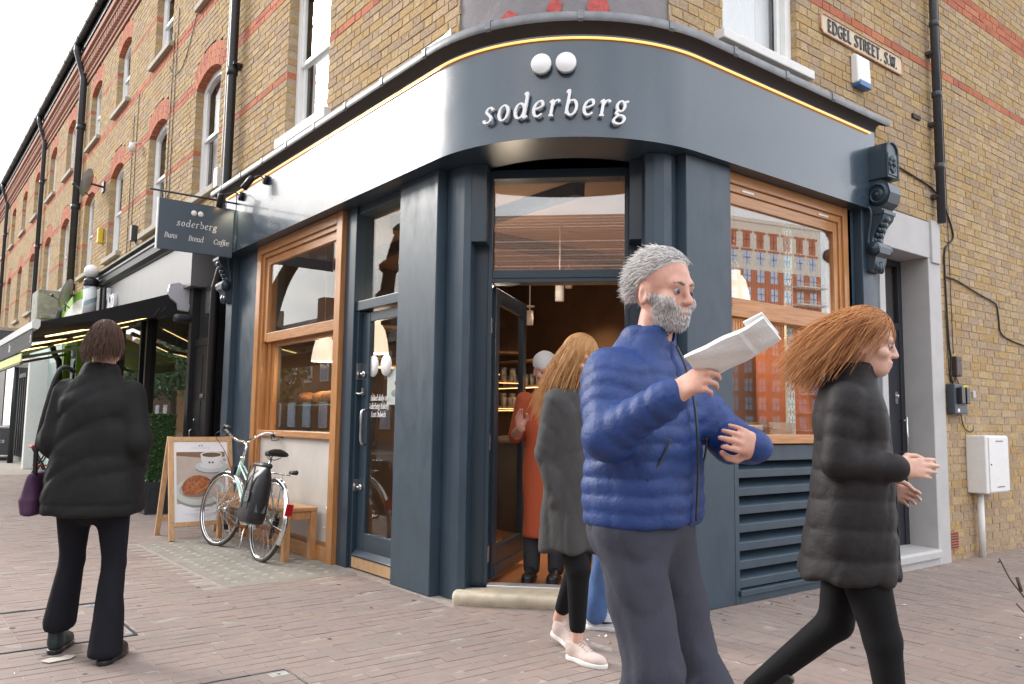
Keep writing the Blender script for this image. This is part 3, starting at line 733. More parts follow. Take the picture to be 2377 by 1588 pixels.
for ua, ub in ((-.715, -.60), (.395, .51)): sh = MB(); dbox(sh, ua, ub, 1.24, 1.455, 2.46, 3.02); sh.build('shutter_guide_box', M_gloss, cb_, bevel=.003)
tg = MB(); dbox(tg, -.59, .38, 1.53, 1.54, 2.28, 2.96); tg.build('transom_pane', M_glass2, ent)
th = MB(); dbox(th, -.575, .365, 1.40, 1.56, .066, .092); th.build('threshold', mat('bare_aluminium', (.75, .75, .76), rough=.35, metal=.6), ent, bevel=.004)
stp = MB()
stpts = [(-.775, 1.12), (-.765, 1.045), (-.70, 1.03), (.53, 1.03), (.575, 1.045), (.585, 1.12), (.585, 1.45), (-.775, 1.45)]
V = []
for z, k in ((0, .02), (.03, 0), (.058, 0), (.076, .016), (.082, .05)):
    for u, s_ in stpts: V.append(D(u*(1-k*.3) if abs(u) > .6 else u, s_+k if s_ < 1.3 else s_, z))
m8 = len(stpts); F = [(k*m8+i, k*m8+(i+1) % m8, (k+1)*m8+(i+1) % m8, (k+1)*m8+i) for k in range(4) for i in range(m8)]+[tuple(range(4*m8, 5*m8))]
stp.sm = True; stp.add(V, F); so_ = stp.build('doorstep', M_stone, cb_, fixn=True)
so_.modifiers.new('sub', 'SUBSURF').levels = 0
# the open door leaf, hinged on its left
hx, hy, _ = D(-.58, 1.62, 0); dl = Vector((.80, .60, 0)).normalized(); dn = Vector((-dl.y, dl.x, 0)); H0 = Vector((hx, hy, .10))
def leaf(mb, a0, a1, z0, z1, t=.022, off=0): mb.obox(H0+dl*((a0+a1)/2)+dn*off+Vector((0, 0, (z0+z1)/2)), dl, dn, (0, 0, 1), (a1-a0)/2, t, (z1-z0)/2)
lf = MB(); leaf(lf, 0, .10, 0, 2.08); leaf(lf, .80, .90, 0, 2.08); leaf(lf, .10, .80, 0, .22, .0215); leaf(lf, .10, .80, 1.97, 2.08, .0215); leaf(lf, .02, .88, .02, .09, .035)
lfo = lf.build('door', M_gloss, cb_, bevel=.004)
lg = MB(); leaf(lg, .09, .81, .21, 1.98, .003); lg.build('pane', M_glass2, lfo)
for z in (.18, .95, 1.78): hg = MB(); hg.obox(Vector(D(-.578, 1.50, z+.11)), du, ds, (0, 0, 1), .006, .028, .055); hg.build('hinge', M_steel, lfo)
# glazed door in the side front
def lbox(mb, y0, y1, x0, x1, z0, z1): mb.box(x0, x1, y0, y1, z0, z1)
sf = MB(); lbox(sf, 2.70, 2.885, .03, .20, 0, 3.02); lbox(sf, 1.916, 2.699, .05, .20, 2.12, 2.20); lbox(sf, 1.916, 2.699, .051, .2, 2.95, 3.02); lbox(sf, 2.665, 2.70, .06, .20, 0, 2.119)
sdf = sf.build('door_frame', M_gloss, cb_, bevel=.004)
g = MB(); g.box(.115, .121, 1.91, 2.71, 2.19, 2.96); g.build('transom_pane', M_glassL, sdf)
sd = MB(); lbox(sd, 2.535, 2.66, .10, .145, .10, 2.10); lbox(sd, 1.90, 1.97, .10, .145, .10, 2.10); lbox(sd, 1.971, 2.534, .101, .145, 2.02, 2.10); lbox(sd, 1.971, 2.534, .101, .145, .10, .29)
sd.prism([(.10, .105), (.055, .10), (.05, .115), (.095, .155)], (0, 1.91, 0), (1, 0, 0), (0, 0, 1), (0, 1, 0), .74)
sdo = sd.build('door', M_gloss, cb_, bevel=.004, fixn=True)
g = MB(); g.box(.12, .126, 1.96, 2.545, .28, 2.03); g.build('pane', M_glassL, sdo)
g = MB(); g.box(.06, .16, 1.92, 2.66, .012, .098); g.build('sill', M_pine, sdf)
hd = MB(); hd.tube([(.10, 2.555, 1.29), (.065, 2.555, 1.285), (.055, 2.555, 1.26), (.055, 2.555, 1.04), (.065, 2.555, 1.01), (.10, 2.555, 1.005)], .011, 8); hd.build('handle', M_steel, sdo)
for z in (1.585, .655): lk = MB(); lk.lathe([(.026, 0), (.026, .012), (.02, .016), (0, .016)], (.099, 2.605, z), (-1, 0, 0), 14); lk.lathe([(.011, .016), (.013, .035), (0, .037)], (.099, 2.605, z), (-1, 0, 0), 10); lk.build('lock', M_steel, sdo)
for z0, z1 in ((1.54, 1.68), (.62, .72)): lk = MB(); lk.box(.055, .10, 2.66, 2.672, z0, z1); lk.build('lock_plate', M_steel, sdf)
lk = MB(); lk.obox((.09, 2.60, 1.44), (1, 0, 0), (0, 1, 0), (0, 0, 1), .012, .014, .03); lk.tube([(.085, 2.60, 1.43), (.06, 2.61, 1.42), (.055, 2.65, 1.425)], .008, 6)
lk.build('latch', M_steel, sdo)
vt = MB()
for y in (2.489, 2.275): vt.lathe([(0, 0), (.089, 0), (.089, .002), (0, .002)], (.1185, y, 1.648), (-1, 0, 0), 32)
for s_, z in (('Baked daily at', 1.365), ('Söderberg Bakery,', 1.298), ('East Dulwich', 1.232)):
    text_mesh(vt, s_, .0285, (.118, 2.382, z), (0, -1, 0), (0, 0, 1), (-1, 0, 0), .0012, 'c', .16, (.10, .06, rad(25)))
vt.build('lettering', M_letter, sdo, fixn=True)
pt = MB(); pt.box(.135, .137, 1.99, 2.28, 1.33, 1.62); pt.cm = 1; pt.ball((.135, 2.1, 1.50), .05, 12, (.06, 1.3, .6)); pt.cm = 2; pt.ball((.135, 2.15, 1.42), .05, 12, (.06, 1.3, .6)); pt.build('poster', [M_letter, mat('print_brown', (.20, .08, .04)), mat('print_grey', (.35, .35, .36))], sdo)
# ---- big wooden sash, left front
def sash_shop_left():
    f = MB(); f.cm = 0
    f.box(-.012, .16, 2.89, 3.0, 0, 3.02); f.box(-.012, .16, 4.79, 4.902, 0, 3.02)
    f.box(.01, .16, 3.0, 3.03, .1, 3.0); f.box(.01, .16, 4.74, 4.79, .1, 3.0)
    f.cm = 1; f.box(-.014, .16, 3.001, 4.789, 2.925, 3.018); f.box(.008, .16, 3.03, 4.74, 2.88, 2.924); f.box(-.012, .16, 3.001, 4.789, 0, .12)
    win = f.build('shop_window', [M_wood_v, M_wood_h], cb_, bevel=.004)
    u = MB(); u.box(.03, .075, 3.03, 3.085, 2.0, 2.88); u.box(.03, .075, 4.66, 4.739, 2.0, 2.88); u.cm = 1; u.box(.031, .075, 3.086, 4.659, 1.99, 2.085); u.box(.031, .075, 3.086, 4.659, 2.80, 2.879)
    u.build('sash', [M_wood_v, M_wood_h], win, bevel=.004)
    g = MB(); g.box(.05, .055, 3.07, 4.67, 2.07, 2.82); g.build('pane', M_glassL, win)
    lw_ = MB(); lw_.box(.10, .145, 3.03, 3.075, 1.09, 2.04); lw_.box(.10, .145, 4.60, 4.66, 1.09, 2.04); lw_.box(.08, .16, 4.66, 4.739, 1.09, 2.0); lw_.cm = 1; lw_.box(.101, .145, 3.076, 4.599, 1.95, 2.04)
    lw_.build('sash', [M_wood_v, M_wood_h], win, bevel=.004)
    g = MB(); g.box(.12, .125, 3.06, 4.61, 1.09, 1.96); g.build('pane', M_glassL, win)
    s_ = MB(); s_.cm = 0; s_.box(.005, .16, 3.03, 4.739, 1.035, 1.092); s_.build('sill', M_wood_h, win, bevel=.005)
    p = MB(); p.box(.05, .07, 3.03, 4.74, .12, 1.035); p.build('panel', mat('frosted_panel', (.60, .565, .52), rough=.35, var=.10, vscale=2.0), win)
    b = MB(); b.box(.045, .16, 3.03, 4.74, .121, .15); b.build('rail', M_wood_h, win)
    # ring scratched on the panel
    rg = MB(); rg.tube([(.048, 3.16+.075*math.cos(a), .36+.09*math.sin(a)) for a in [rad(100+12*k) for k in range(17)]], .004, 5); rg.build('ring_mark', M_letter, win)
    return win
sash_shop_left()
def sash_shop_right():
    f = MB(); f.box(1.52, 1.63, .05, .2, 1.07, 3.02); f.box(3.13, 3.24, .05, .2, 1.07, 3.02); f.box(3.09, 3.13, .07, .2, 1.1, 3.0)
    f.cm = 1; f.box(1.631, 3.129, .051, .2, 2.94, 3.02); f.box(1.631, 3.089, .07, .2, 2.885, 2.939)
    win = f.build('shop_window', [M_wood_v, M_wood_h], cb_, bevel=.004)
    u = MB(); u.box(1.63, 1.68, .085, .13, 2.06, 2.885); u.box(3.03, 3.089, .085, .13, 2.06, 2.885); u.cm = 1; u.box(1.681, 3.029, .086, .13, 2.80, 2.884); u.box(1.681, 3.029, .084, .13, 2.04, 2.115); u.box(1.631, 3.088, .062, .14, 1.975, 2.04)
    u.build('sash', [M_wood_v, M_wood_h], win, bevel=.004)
    g = MB(); g.box(1.67, 3.04, .105, .11, 2.1, 2.82); g.build('pane', M_glass2, win)
    g = MB(); g.box(1.63, 3.09, .14, .145, 1.13, 1.99); g.build('pane', M_glassB, win)
    s_ = MB(); s_.box(1.567, 3.26, -.035, .2, 1.075, 1.14); s_.build('sill', M_wood_h, win, bevel=.006)
    for x in (1.86, 2.86): k = MB(); k.box(x-.07, x+.07, .0645, .0705, 2.90, 2.915); k.build('vent_slot', M_letter, win)
    # panel of fixed louvres below
    fr = MB(); fr.box(1.567, 1.615, .0, .2, .0, 1.07); fr.box(3.08, 3.189, .0, .2, 0, 1.07); fr.box(1.615, 3.08, .001, .2, .955, 1.068); fr.box(1.615, 3.08, .0, .2, .0, .052); fr.box(1.6, 3.08, -.02, .1, .053, .09)
    lv = fr.build('louvre_frame', M_paint, cb_, bevel=.004)
    for i in range(7):
        z = .10+i*.1235
        s = MB(); s.prism([(.012, 0), (.012, .055), (.025, .063), (.16, .125), (.17, .118), (.045, .045), (.03, .0)], (1.616, 0, z), (0, 1, 0), (0, 0, 1), (1, 0, 0), 1.463); s.build('slat', M_paint, lv, fixn=True, bevel=.003)
    b = MB(); b.box(1.616, 3.08, .19, .2, .05, .96); b.build('backing', M_dark, lv)
sash_shop_right()
# ---------------------------------------------------------------- carved consoles at both ends of the fascia
def spiral(c, r0, turns, x, n=28, sgn=1, start=0.):
    return [(x, c[0]+r0*(1-.88*k/n)*math.cos(start+sgn*2*math.pi*turns*k/n), c[1]+r0*(1-.88*k/n)*math.sin(start+sgn*2*math.pi*turns*k/n)) for k in range(n+1)]
def console(x0, x1, mapf):
    """built along x (width), y (how far it stands out, negative) and z"""
    b = MB(); w = x1-x0; c = (x0+x1)/2
    # block with rounded top
    out_ = [(-w/2, 0), (w/2, 0), (w/2, .23)]+[(w/2*math.cos(a), .23+w/2*.85*math.sin(a)) for a in [math.pi*k/10 for k in range(1, 10)]]+[(-w/2, .23)]
    b.prism(out_, (c, -.20, 3.26), (1, 0, 0), (0, 0, 1), (0, 1, 0), .20)
    # rim round the front and the carved panel
    b.tube([(c+px*.93, -.205, 3.26+pz*.96+.006) for px, pz in out_], .010, 6, closed=True)
    b.box(c-w*.34, c+w*.34, -.208, -.199, 3.29, 3.47)
    for k in range(8):
        a = k*math.pi/4; b.ball((c+.038*math.cos(a), -.21, 3.38+.055*math.sin(a)), .022, 8, (1, .6, 1.2))
    b.ball((c, -.216, 3.38), .02, 8)
    # S-shaped body, side outline in (y,z)
    S = [(-.02, 3.25), (-.15, 3.25), (-.205, 3.21), (-.225, 3.13), (-.20, 3.05), (-.15, 3.01), (-.14, 2.97), (-.165, 2.96), (-.15, 2.92), (-.10, 2.87), (-.065, 2.80), (-.06, 2.74), (-.10, 2.73), (-.125, 2.69), (-.12, 2.64), (-.085, 2.61), (-.075, 2.56), (-.06, 2.51), (-.035, 2.49), (.0, 2.50), (.02, 2.6), (.02, 3.25)]
    b.prism([(y, z) for y, z in S], (x0+.012, 0, 0), (0, 1, 0), (0, 0, 1), (1, 0, 0), w-.024)
    for x in (x0, x1):
        for r_, cc, tr in ((.10, (-.115, 3.125), 1.9), (.052, (-.072, 2.68), 1.5)):
            b.tube(spiral(cc, r_, tr, x), [.013*(1-.5*k/28) for k in range(29)], 6); b.ball((x, cc[0], cc[1]), .018, 8)
        b.tube([(x, y, z) for y, z in spl([(-.02, 3.07), (-.06, 3.0), (-.055, 2.9), (-.035, 2.8), (-.03, 2.72)])], .012, 6)
    b.lathe([(.098, 0), (.088, .02), (.085, w/2), (.088, w-.02), (.098, w)], (x0, -.117, 3.13), (1, 0, 0), 20)
    b.lathe([(.055, -.012), (.048, .012), (.042, w/2), (.048, w-.012), (.055, w+.012)], (x0, -.075, 2.68), (1, 0, 0), 16)
    b.box(x0+.005, x1-.005, -.172, -.03, 2.962, 2.99)
    for k in range(5):   # leaf on the neck and below
        t = k/4; y, z = -.145+.075*t, 2.93-.17*t
        b.ball((c, y, z), .04, 8, (1.3-.5*t, .5, .8)); b.ball((c-.04, y+.01, z), .028, 8, (.8, .6, .9)); b.ball((c+.04, y+.01, z), .028, 8, (.8, .6, .9))
    for k in range(4): b.ball((c-.045+.03*k, -.08+.01*abs(k-1.5), 2.54-.012*(k % 2)), .032, 8, (.7, .7, 1.5))
    b.v = [mapf(*v) for v in b.v]
    return b
con = console(3.335, 3.535, lambda x, y, z: (x, y-.02, z)); con.build('console', M_gloss, cb_, fixn=True)
con = console(0, .20, lambda x, y, z: (y-.05, 5.72-x, z)); con.build('console', M_gloss, cb_, fixn=True)
# ---------------------------------------------------------------- painted surround and side door
s = MB(); sy0 = -.03
s.prism([(3.62, 2.76), (4.665, 2.76), (4.665, 3.10), (3.80, 3.10), (3.72, 3.06), (3.64, 2.96)], (0, sy0, 0), (1, 0, 0), (0, 0, 1), (0, 1, 0), .40)
s.box(4.43, 4.665, sy0, .40, -.01, 2.759); s.box(3.55, 3.645, sy0+.004, .40, -.01, 2.80); s.box(4.475, 4.64, sy0-.02, sy0+.02, 2.72, 3.12)
s.box(3.646, 4.429, sy0, .3, -.01, .07)
sur = s.build('door_surround', M_surround, cb_, fixn=True, bevel=.006)
t = MB(); t.prism([(0, 0), (0, .06), (.02, .075), (.36, .085), (.36, 0)], (3.66, sy0-.035, .065), (0, 1, 0), (0, 0, 1), (1, 0, 0), .765); t.build('doorstep', M_stone if False else M_surround, sur, fixn=True, bevel=.008)
M_door = mat('dark_door', (.022, .024, .034), rough=.35, var=.08, vscale=6)
d = MB(); d.box(3.646, 4.43, .235, .30, .14, 2.10); d.box(3.646, 3.70, .225, .3, .14, 2.75); d.box(4.36, 4.43, .225, .3, .14, 2.75); d.box(3.70, 4.36, .226, .3, 2.70, 2.75); d.box(3.70, 4.36, .226, .3, 2.10, 2.17)
for k in range(6): d.box(3.76, 4.30, .229, .236, .38+k*.28, .39+k*.28)
dro = d.build('door', M_door, cb_, bevel=.003)
g = MB(); g.box(3.70, 4.36, .25, .256, 2.17, 2.70); g.build('transom_pane', M_glass2, dro)
g = MB(); g.box(3.7, 4.36, .275, .28, 2.15, 2.72); g.build('backing', M_dark, dro)
h = MB(); h.tube([(4.335, .17, .94), (4.335, .17, 1.30)], .011, 8); h.tube([(4.335, .17, 1.27), (4.335, .235, 1.27)], .007, 6); h.tube([(4.335, .17, .97), (4.335, .235, .97)], .007, 6); h.build('handle', M_steel, dro)
h = MB(); h.box(4.24, 4.29, .222, .236, 1.42, 1.53); h.lathe([(.016, 0), (.014, .02), (0, .022)], (4.265, .222, 1.49), (0, -1, 0), 10); h.build('lock', M_steel, dro)
h = MB(); h.box(3.93, 4.17, .226, .236, .80, .87); h.build('letter_box', M_steel, dro)
# ---------------------------------------------------------------- things fixed to the corner building
def downpipe(parent, y, z0, z1, r=.05, head=True, foot=None, mt=M_black, x=-.09):
    b = MB(); P = []
    if head: P += [(-.27, y-.12, 9.14), (-.27, y-.12, 9.02), (-.16, y-.04, 8.72), (x, y, 8.50)]
    else: P += [(x, y, z1)]
    P += [(x, y, z0)]
    if foot: P += foot
    b.tube(P, r, 12); z = z0+.5
    while z < 8.2: b.lathe([(r*1.02, -.05), (r*1.22, -.045), (r*1.22, .045), (r*1.02, .05)], (x, y, z), (0, 0, 1), 12); b.box(x-.02, 0.0, y-.085, y+.085, z+.065, z+.09); z += 1.75
    return b.build('downpipe', mt, parent)
dp = downpipe(cb_, 5.78, 3.0, 8, .052, foot=[(-.10, 5.79, 2.92), (-.10, 5.86, 2.82), (-.06, 6.08, 2.74), (-.05, 6.13, 2.66), (-.05, 6.13, .02)])
b = MB(); b.tube([(4.63, -.075, 8.3), (4.63, -.075, 3.11)], .038, 4 if False else 10)
for z in (3.35, 4.05, 4.75, 5.6): b.box(4.58, 4.68, -.07, -.0, z, z+.03); b.lathe([(.039, -.03), (.047, -.025), (.047, .025), (.039, .03)], (4.63, -.075, z+.3), (0, 0, 1), 10)
b.build('downpipe', M_zinc, cb_)
# street name plate
sg = empty('street_sign', (3.43, 0, 4.49), label='cream street name plate with raised black capitals on yellow brick', cat='street sign')
M_cream = mat('cream_enamel', (.62, .50, .36), rough=.6, var=.12, vscale=14, stain=(.35, .17, .08), sscale=20, sthr=(.62, .75))
W_, H_ = 1.34, .165; ol = [(-W_/2+.03, -H_/2), (W_/2-.03, -H_/2), (W_/2, -H_/2+.03), (W_/2, H_/2-.03), (W_/2-.03, H_/2), (-W_/2+.03, H_/2), (-W_/2, H_/2-.03), (-W_/2, -H_/2+.03)]
p = MB(); p.prism(ol, (3.43, -.012, 4.49), (1, 0, 0), (0, 0, 1), (0, 1, 0), .014); plate = p.build('plate', M_cream, sg, fixn=True)
p = MB(); p.tube([(3.43+a, -.014, 4.49+c_) for a, c_ in ol], .008, 6, closed=True); p.build('rim', mat('worn_rim', (.50, .27, .15), rough=.6, var=.3, vscale=30), plate)
p = MB(); text_mesh(p, 'EDGEL STREET. S.W.', .072, (3.435, -.012, 4.44), (1, 0, 0), (0, 0, 1), (0, -1, 0), .007, 'c', 0, (.15, .10, 0), .10)
p.build('lettering', M_black, plate, fixn=True)
# alarm box
ab = empty('alarm_box', (3.33, 0, 4.1), label='white alarm box with a blue base on the brick wall below the street name plate', cat='alarm box')
p = MB(); p.prism([(0, 0), (-.07, .0), (-.062, .24), (-.03, .255), (0, .255)], (3.22, -.002, 4.095), (0, 1, 0), (0, 0, 1), (1, 0, 0), .21); p.build('cover', mat('white_plastic', (.78, .78, .79), rough=.4), ab, fixn=True, bevel=.012)
p = MB(); p.box(3.235, 3.425, -.078, -.004, 4.07, 4.12); p.build('base', mat('blue_plastic', (.04, .15, .36), rough=.4), ab, bevel=.006)
p = MB(); p.box(4.27, 4.41, -.02, .0, 4.059, 4.099); p.build('wall_bracket', M_cable, cb_)
# cables on the flank
def cable(pts, r, label, W=WR, d=.012, cat='cable', smooth=True, name='cable', group=None):
    P = [Vector(W.P(u, z, d)) for u, z in pts]
    if smooth: P = [Vector(tuple(q)) for q in spl3([tuple(p) for p in P])]
    mb = MB(); mb.tube(P, r, 6); o = mb.build(name, M_cable); tag(o, label, cat, group); return o
def spl3(P, n=5):
    P = [np.array(p, float) for p in P]; o = []
    for i in range(len(P)-1):
        a, b, c, d = P[max(i-1, 0)], P[i], P[i+1], P[min(i+2, len(P)-1)]
        for k in range(n):
            t = k/n; o.append(.5*((2*b)+(-a+c)*t+(2*a-5*b+4*c-d)*t*t+(-a+3*b-3*c+d)*t**3))
    o.append(P[-1]); return o
cable([(3.58, 3.53), (3.9, 3.53), (4.3, 3.49), (4.62, 3.44), (4.85, 3.30), (4.99, 3.10), (4.985, 3.02), (4.90, 2.96), (4.80, 2.85), (4.80, 2.4), (4.82, 2.0), (4.85, 1.85), (4.83, 1.70), (4.87, 1.62)], .009, 'thick black cable looping from the carved console down the flank wall')
cable([(4.87, 6.2), (4.88, 4.5), (4.895, 3.0), (4.90, 1.90)], .004, 'thin straight dark wire running down the whole brick flank')
cable([(4.82, 2.63), (5.05, 2.62), (5.5, 2.545), (5.82, 2.50), (5.93, 2.46), (5.965, 2.3), (6.0, 2.19), (6.25, 2.13), (6.9, 2.08), (8, 2.03)], .008, 'black cable branching to the right across the flank wall')
cable([(4.78, 2.3), (4.79, 1.9), (4.81, 1.68), (4.88, 1.64), (4.95, 1.70)], .005, 'short black cable hanging beside the junction box')
cable([(4.95, 1.67), (5.05, 1.55), (5.08, 1.47), (5.03, 1.46), (4.97, 1.50)], .005, 'black cable looping from the junction box to the meter box')
cable([(5.0, 1.36), (5.06, 1.22), (5.20, 1.17), (5.27, 1.20)], .005, 'loose cable end below the meter box')
jb = empty('junction_box', (4.94, 0, 1.69), label='narrow dark brown junction box on the brick flank above the meter box', cat='junction box')
p = MB(); p.box(4.88, 4.99, -.05, 0, 1.69, 1.88); p.build('housing', mat('brown_plastic', (.05, .032, .028), rough=.5), jb, bevel=.008)
p = MB(); p.box(4.89, 4.98, -.053, -.048, 1.84, 1.845); p.box(4.925, 4.945, -.055, -.05, 1.70, 1.71); p.build('seam', M_black, jb)
mbx = empty('meter_box', (4.85, 0, 1.34), label='slate grey meter box with two black modules beside the door surround', cat='meter box')
p = MB(); p.box(4.74, 5.0, -.08, 0, 1.335, 1.615); p.build('housing', mat('slate_plastic', (.05, .065, .08), rough=.45), mbx, bevel=.01)
for x0 in (4.785, 4.89):
    p = MB(); p.prism([(0, 0), (.075, 0), (.075, .15), (0, .15)], (x0, -.125, 1.43), (1, 0, 0), (0, 0, 1), (0, 1, 0), .05); p.build('module', M_blackm, mbx, fixn=True, bevel=.006)
p = MB(); p.box(4.79, 4.83, -.0825, -.08, 1.355, 1.385); p.build('sticker', M_letter, mbx)
p = MB(); p.tube([(4.88, -.09, 1.585), (4.93, -.10, 1.595), (4.99, -.09, 1.575)], .012, 6); p.build('cable_clip', mat('yellow_tag', (.75, .6, .06), rough=.5), mbx)
p = MB(); p.box(5.30, 5.36, -.01, 0, 1.50, 1.57); tag(p.build('wall_socket_plate', mat('grey_plate', (.45, .46, .48), rough=.5), bevel=.004), 'small pale grey plate fixed to bare brick above the white cabinet', 'plate')
cab = empty('meter_cabinet', (5.36, 0, .6), label='tall white utility cabinet low on the brick flank with a pipe below', cat='cabinet')
M_wp = mat('white_powder_coat', (.74, .74, .73), rough=.45, var=.05, vscale=10)
p = MB(); p.box(5.10, 5.60, -.18, 0, .60, 1.14); p.build('cabinet_body', M_wp, cab, bevel=.012)
p = MB(); p.box(5.155, 5.585, -.19, -.181, .615, 1.125); dd = p.build('door', M_wp, cab, bevel=.004)
p = MB(); p.box(5.30, 5.46, -.1935, -.1905, 1.085, 1.092); p.box(5.30, 5.46, -.1935, -.1905, .655, .662); p.ball((5.185, -.19, .87), .008, 8); p.build('vent', M_black, dd)
p = MB(); p.tube([(5.235, -.06, .6), (5.235, -.06, .0)], .030, 12); p.build('pipe', M_wp, cab)
ar = MB(); ar.box(4.69, 4.86, -.012, .02, .10, .26); abk = ar.build('air_brick', M_red, cb_)
a_ = MB()
for k in range(6): a_.box(4.70, 4.85, -.0135, -.0115, .117+k*.024, .127+k*.024)
a_.build('slot', M_black, abk)
# hanging sign, its bracket and its lights
hs = empty('hanging_sign', (-.55, 5.3, 2.94), label='dark blue hanging sign with white lettering on an iron bracket over the pavement', cat='sign')
M_signp = mat('slate_blue_sign', (.062, .088, .118), rough=.42)
p = MB(); p.obox((-.545, 5.3, 3.215), (1, 0, 0), (0, 1, 0), (0, 0, 1), .39, .016, .268); brd = p.build('board', M_signp, hs, bevel=.003)
p = MB(); p.obox((-.938, 5.3, 3.215), (1, 0, 0), (0, 1, 0), (0, 0, 1), .006, .018, .27); p.build('edge_trim', mat('pale_edge', (.7, .7, .68), rough=.5), brd)
p = MB()
def stext(s_, size, x, z, tr, slant=.12, al='c', pen=(.085, .035, rad(20))): text_mesh(p, s_, size, (x, 5.283, z), (1, 0, 0), (0, 0, 1), (0, -1, 0), .0015, al, slant, pen, tr)
for x in (-.578, -.508): p.lathe([(.030, 0), (.030, .002), (0, .002)], (x, 5.2835, 3.372), (0, -1, 0), 24)
stext(BRAND, .046, -.535, 3.215, .30); stext('Buns', .038, -.865, 3.075, .02, al='l'); stext('Bread', .038, -.545, 3.07, .02); stext('Coffee', .038, -.195, 3.07, .02, al='r')
p.build('lettering', M_letter, brd, fixn=True)
p = MB(); p.tube([(-1.03, 5.3, 3.56), (-.02, 5.3, 3.56)], .011, 8); p.box(-.13, -.118, 5.285, 5.315, 3.44, 3.68)
for x in (-.85, -.24): p.tube([(x, 5.3, 3.56), (x, 5.3, 3.48)], .005, 6)
p.tube([(-.06, 5.3, 3.66), (-.06, 5.3, 3.45), (-.09, 5.3, 3.42)], .006, 6); p.build('bracket', M_zinc, hs)
def spotlight(loc, aim, parent_label, arm_to):
    o = empty('spotlight', arm_to, label=parent_label, cat='spotlight', group='small black spotlights on the fascia')
    A = Vector(arm_to); L_ = Vector(loc); a = Vector(aim).normalized()
    p = MB(); p.lathe([(.048, 0), (.048, .03), (.04, .04), (0, .04)], A, (-1, 0, 0), 18); p.build('mount', M_blackm, o)
    p = MB(); p.tube(spl3([tuple(A+Vector((-.03, 0, .0))), tuple(A+Vector((-.08, .0, .03))), tuple(L_-a*.05)]), .007, 6); p.build('arm', M_blackm, o)
    p = MB(); p.lathe([(0, -.075), (.028, -.075), (.034, -.06), (.036, .08), (.030, .08), (.028, .06), (0, .06)], L_, a, 16); p.build('lamp_head', M_blackm, o)
    p = MB(); p.lathe([(0, .062), (.026, .062)], L_, a, 14); p.build('bulb', mat('warm_lamp', (1, .7, .35), emit=(1, .62, .28), estr=6.), o)
    return o
spotlight((-.27, 4.55, 3.60), (-.3, .62, -.6), 'small black spotlight high on the pale part of the fascia', (-.13, 4.40, 3.615))
sp2 = spotlight((-.33, 5.22, 3.545), (.02, .35, -.9), 'small black spotlight hidden above the hanging sign board', (-.13, 5.12, 3.60))
def spot(loc, aim, power, ang=80, col=(1, .72, .42), r=.03):
    l = bpy.data.lights.new('lamp_glow', 'SPOT'); l.energy = power; l.spot_size = rad(ang); l.spot_blend = .6; l.color = col; l.shadow_soft_size = r
    o = bpy.data.objects.new('lamp_glow', l); COL.objects.link(o); o.location = loc; o.rotation_euler = (-Vector(aim)).to_track_quat('Z', 'Y').to_euler(); return o
spot((-.32, 5.235, 3.50), (.01, .14, -.9), 5, 95)
spot((-.20, 5.16, 3.53), (.12, .03, -.5), 5, 120)
# small white bell box, wires on the front
p = MB(); p.box(-.07, -.002, 6.22, 6.36, 3.98, 4.22); tag(p.build('cable_box', M_wp, bevel=.008), 'white cable box beside the first black downpipe', 'cable box')
cable([(6.2, 8.2), (6.22, 6.0), (6.26, 4.2)], .008, 'pale vertical conduit running down to the white cable box', WL, .012, name='conduit').data.materials[0] = M_wp
for i, (u, lab) in enumerate(((7.9, 'loose black wire sagging across the brick between the upper windows'), )):
    cable([(7.3, 7.6), (7.55, 6.9), (8.1, 6.25), (8.6, 6.2), (8.95, 6.45)], .006, lab, WL)
# ---------------------------------------------------------------- terraced houses up the street
M_render = mat('weathered_concrete', (.34, .34, .29), rough=.9, var=.3, vscale=5, bump=.006, bscale=10, stain=(.14, .15, .12), sscale=4, sthr=(.5, .7))
houses = []
HB = [(6.05, 11.05, (6.48, 8.91), 5), (11.05, 16.15, (11.63, 14.05), 7), (16.15, 21.5, (16.85, 19.3), 9), (21.5, 26.6, (22.0, 24.5), 13), (26.6, 31.7, (27.1, 29.5), 17), (31.7, 37.0, (32.2, 34.6), 19)]
HL = ['yellow brick terraced house over the barber shop next to the corner building', 'yellow brick terraced house over the green shop with a satellite dish between its windows', 'third terraced house up the street, behind the stained concrete block', 'fourth terraced house up the street, over the dark portico signboard', 'fifth terraced house up the street, beyond the dark portico signboard', 'farthest terraced house of the row']
for hi, (y0, y1, us, sd) in enumerate(HB):
    ho = empty('terraced_house', (0, (y0+y1)/2, 0), label=HL[hi], cat='house', group='yellow brick terraced houses along the street'); houses.append(ho)
    ops = [winops(u, 1.02, False) for u in us]+[winops(u, 1.0, True) for u in us]
    w = wall_bricks(WL, y0, y1, 3.4275, 8.4, ops, [(4.74, 1), (5.69, 2), (6.64, 2), (7.6, 1)], 110 if hi == 0 else (50 if hi == 1 else 0), ho, sd)
    for k, o in enumerate(ops):
        arch_bricks(WL, o, w); sash_window(WL, o, ho, detail=hi < 2, curtain=(.6, 1, .5, 1)[(k+hi) % 4], sill=True)
    eaves(ho, y0, y1)
    b = MB(); b.box(.9, 5, y0+.02, y1-.02, 0, 8.4); b.build('inner_core', M_dark, ho)
downpipe(houses[1], 15.62, 3.4, 8, .072, mt=M_zinc); downpipe(houses[2], 20.9, 3.4, 8, .055, mt=M_zinc); downpipe(houses[4], 29.0, 3.4, 8, .055, mt=M_zinc)
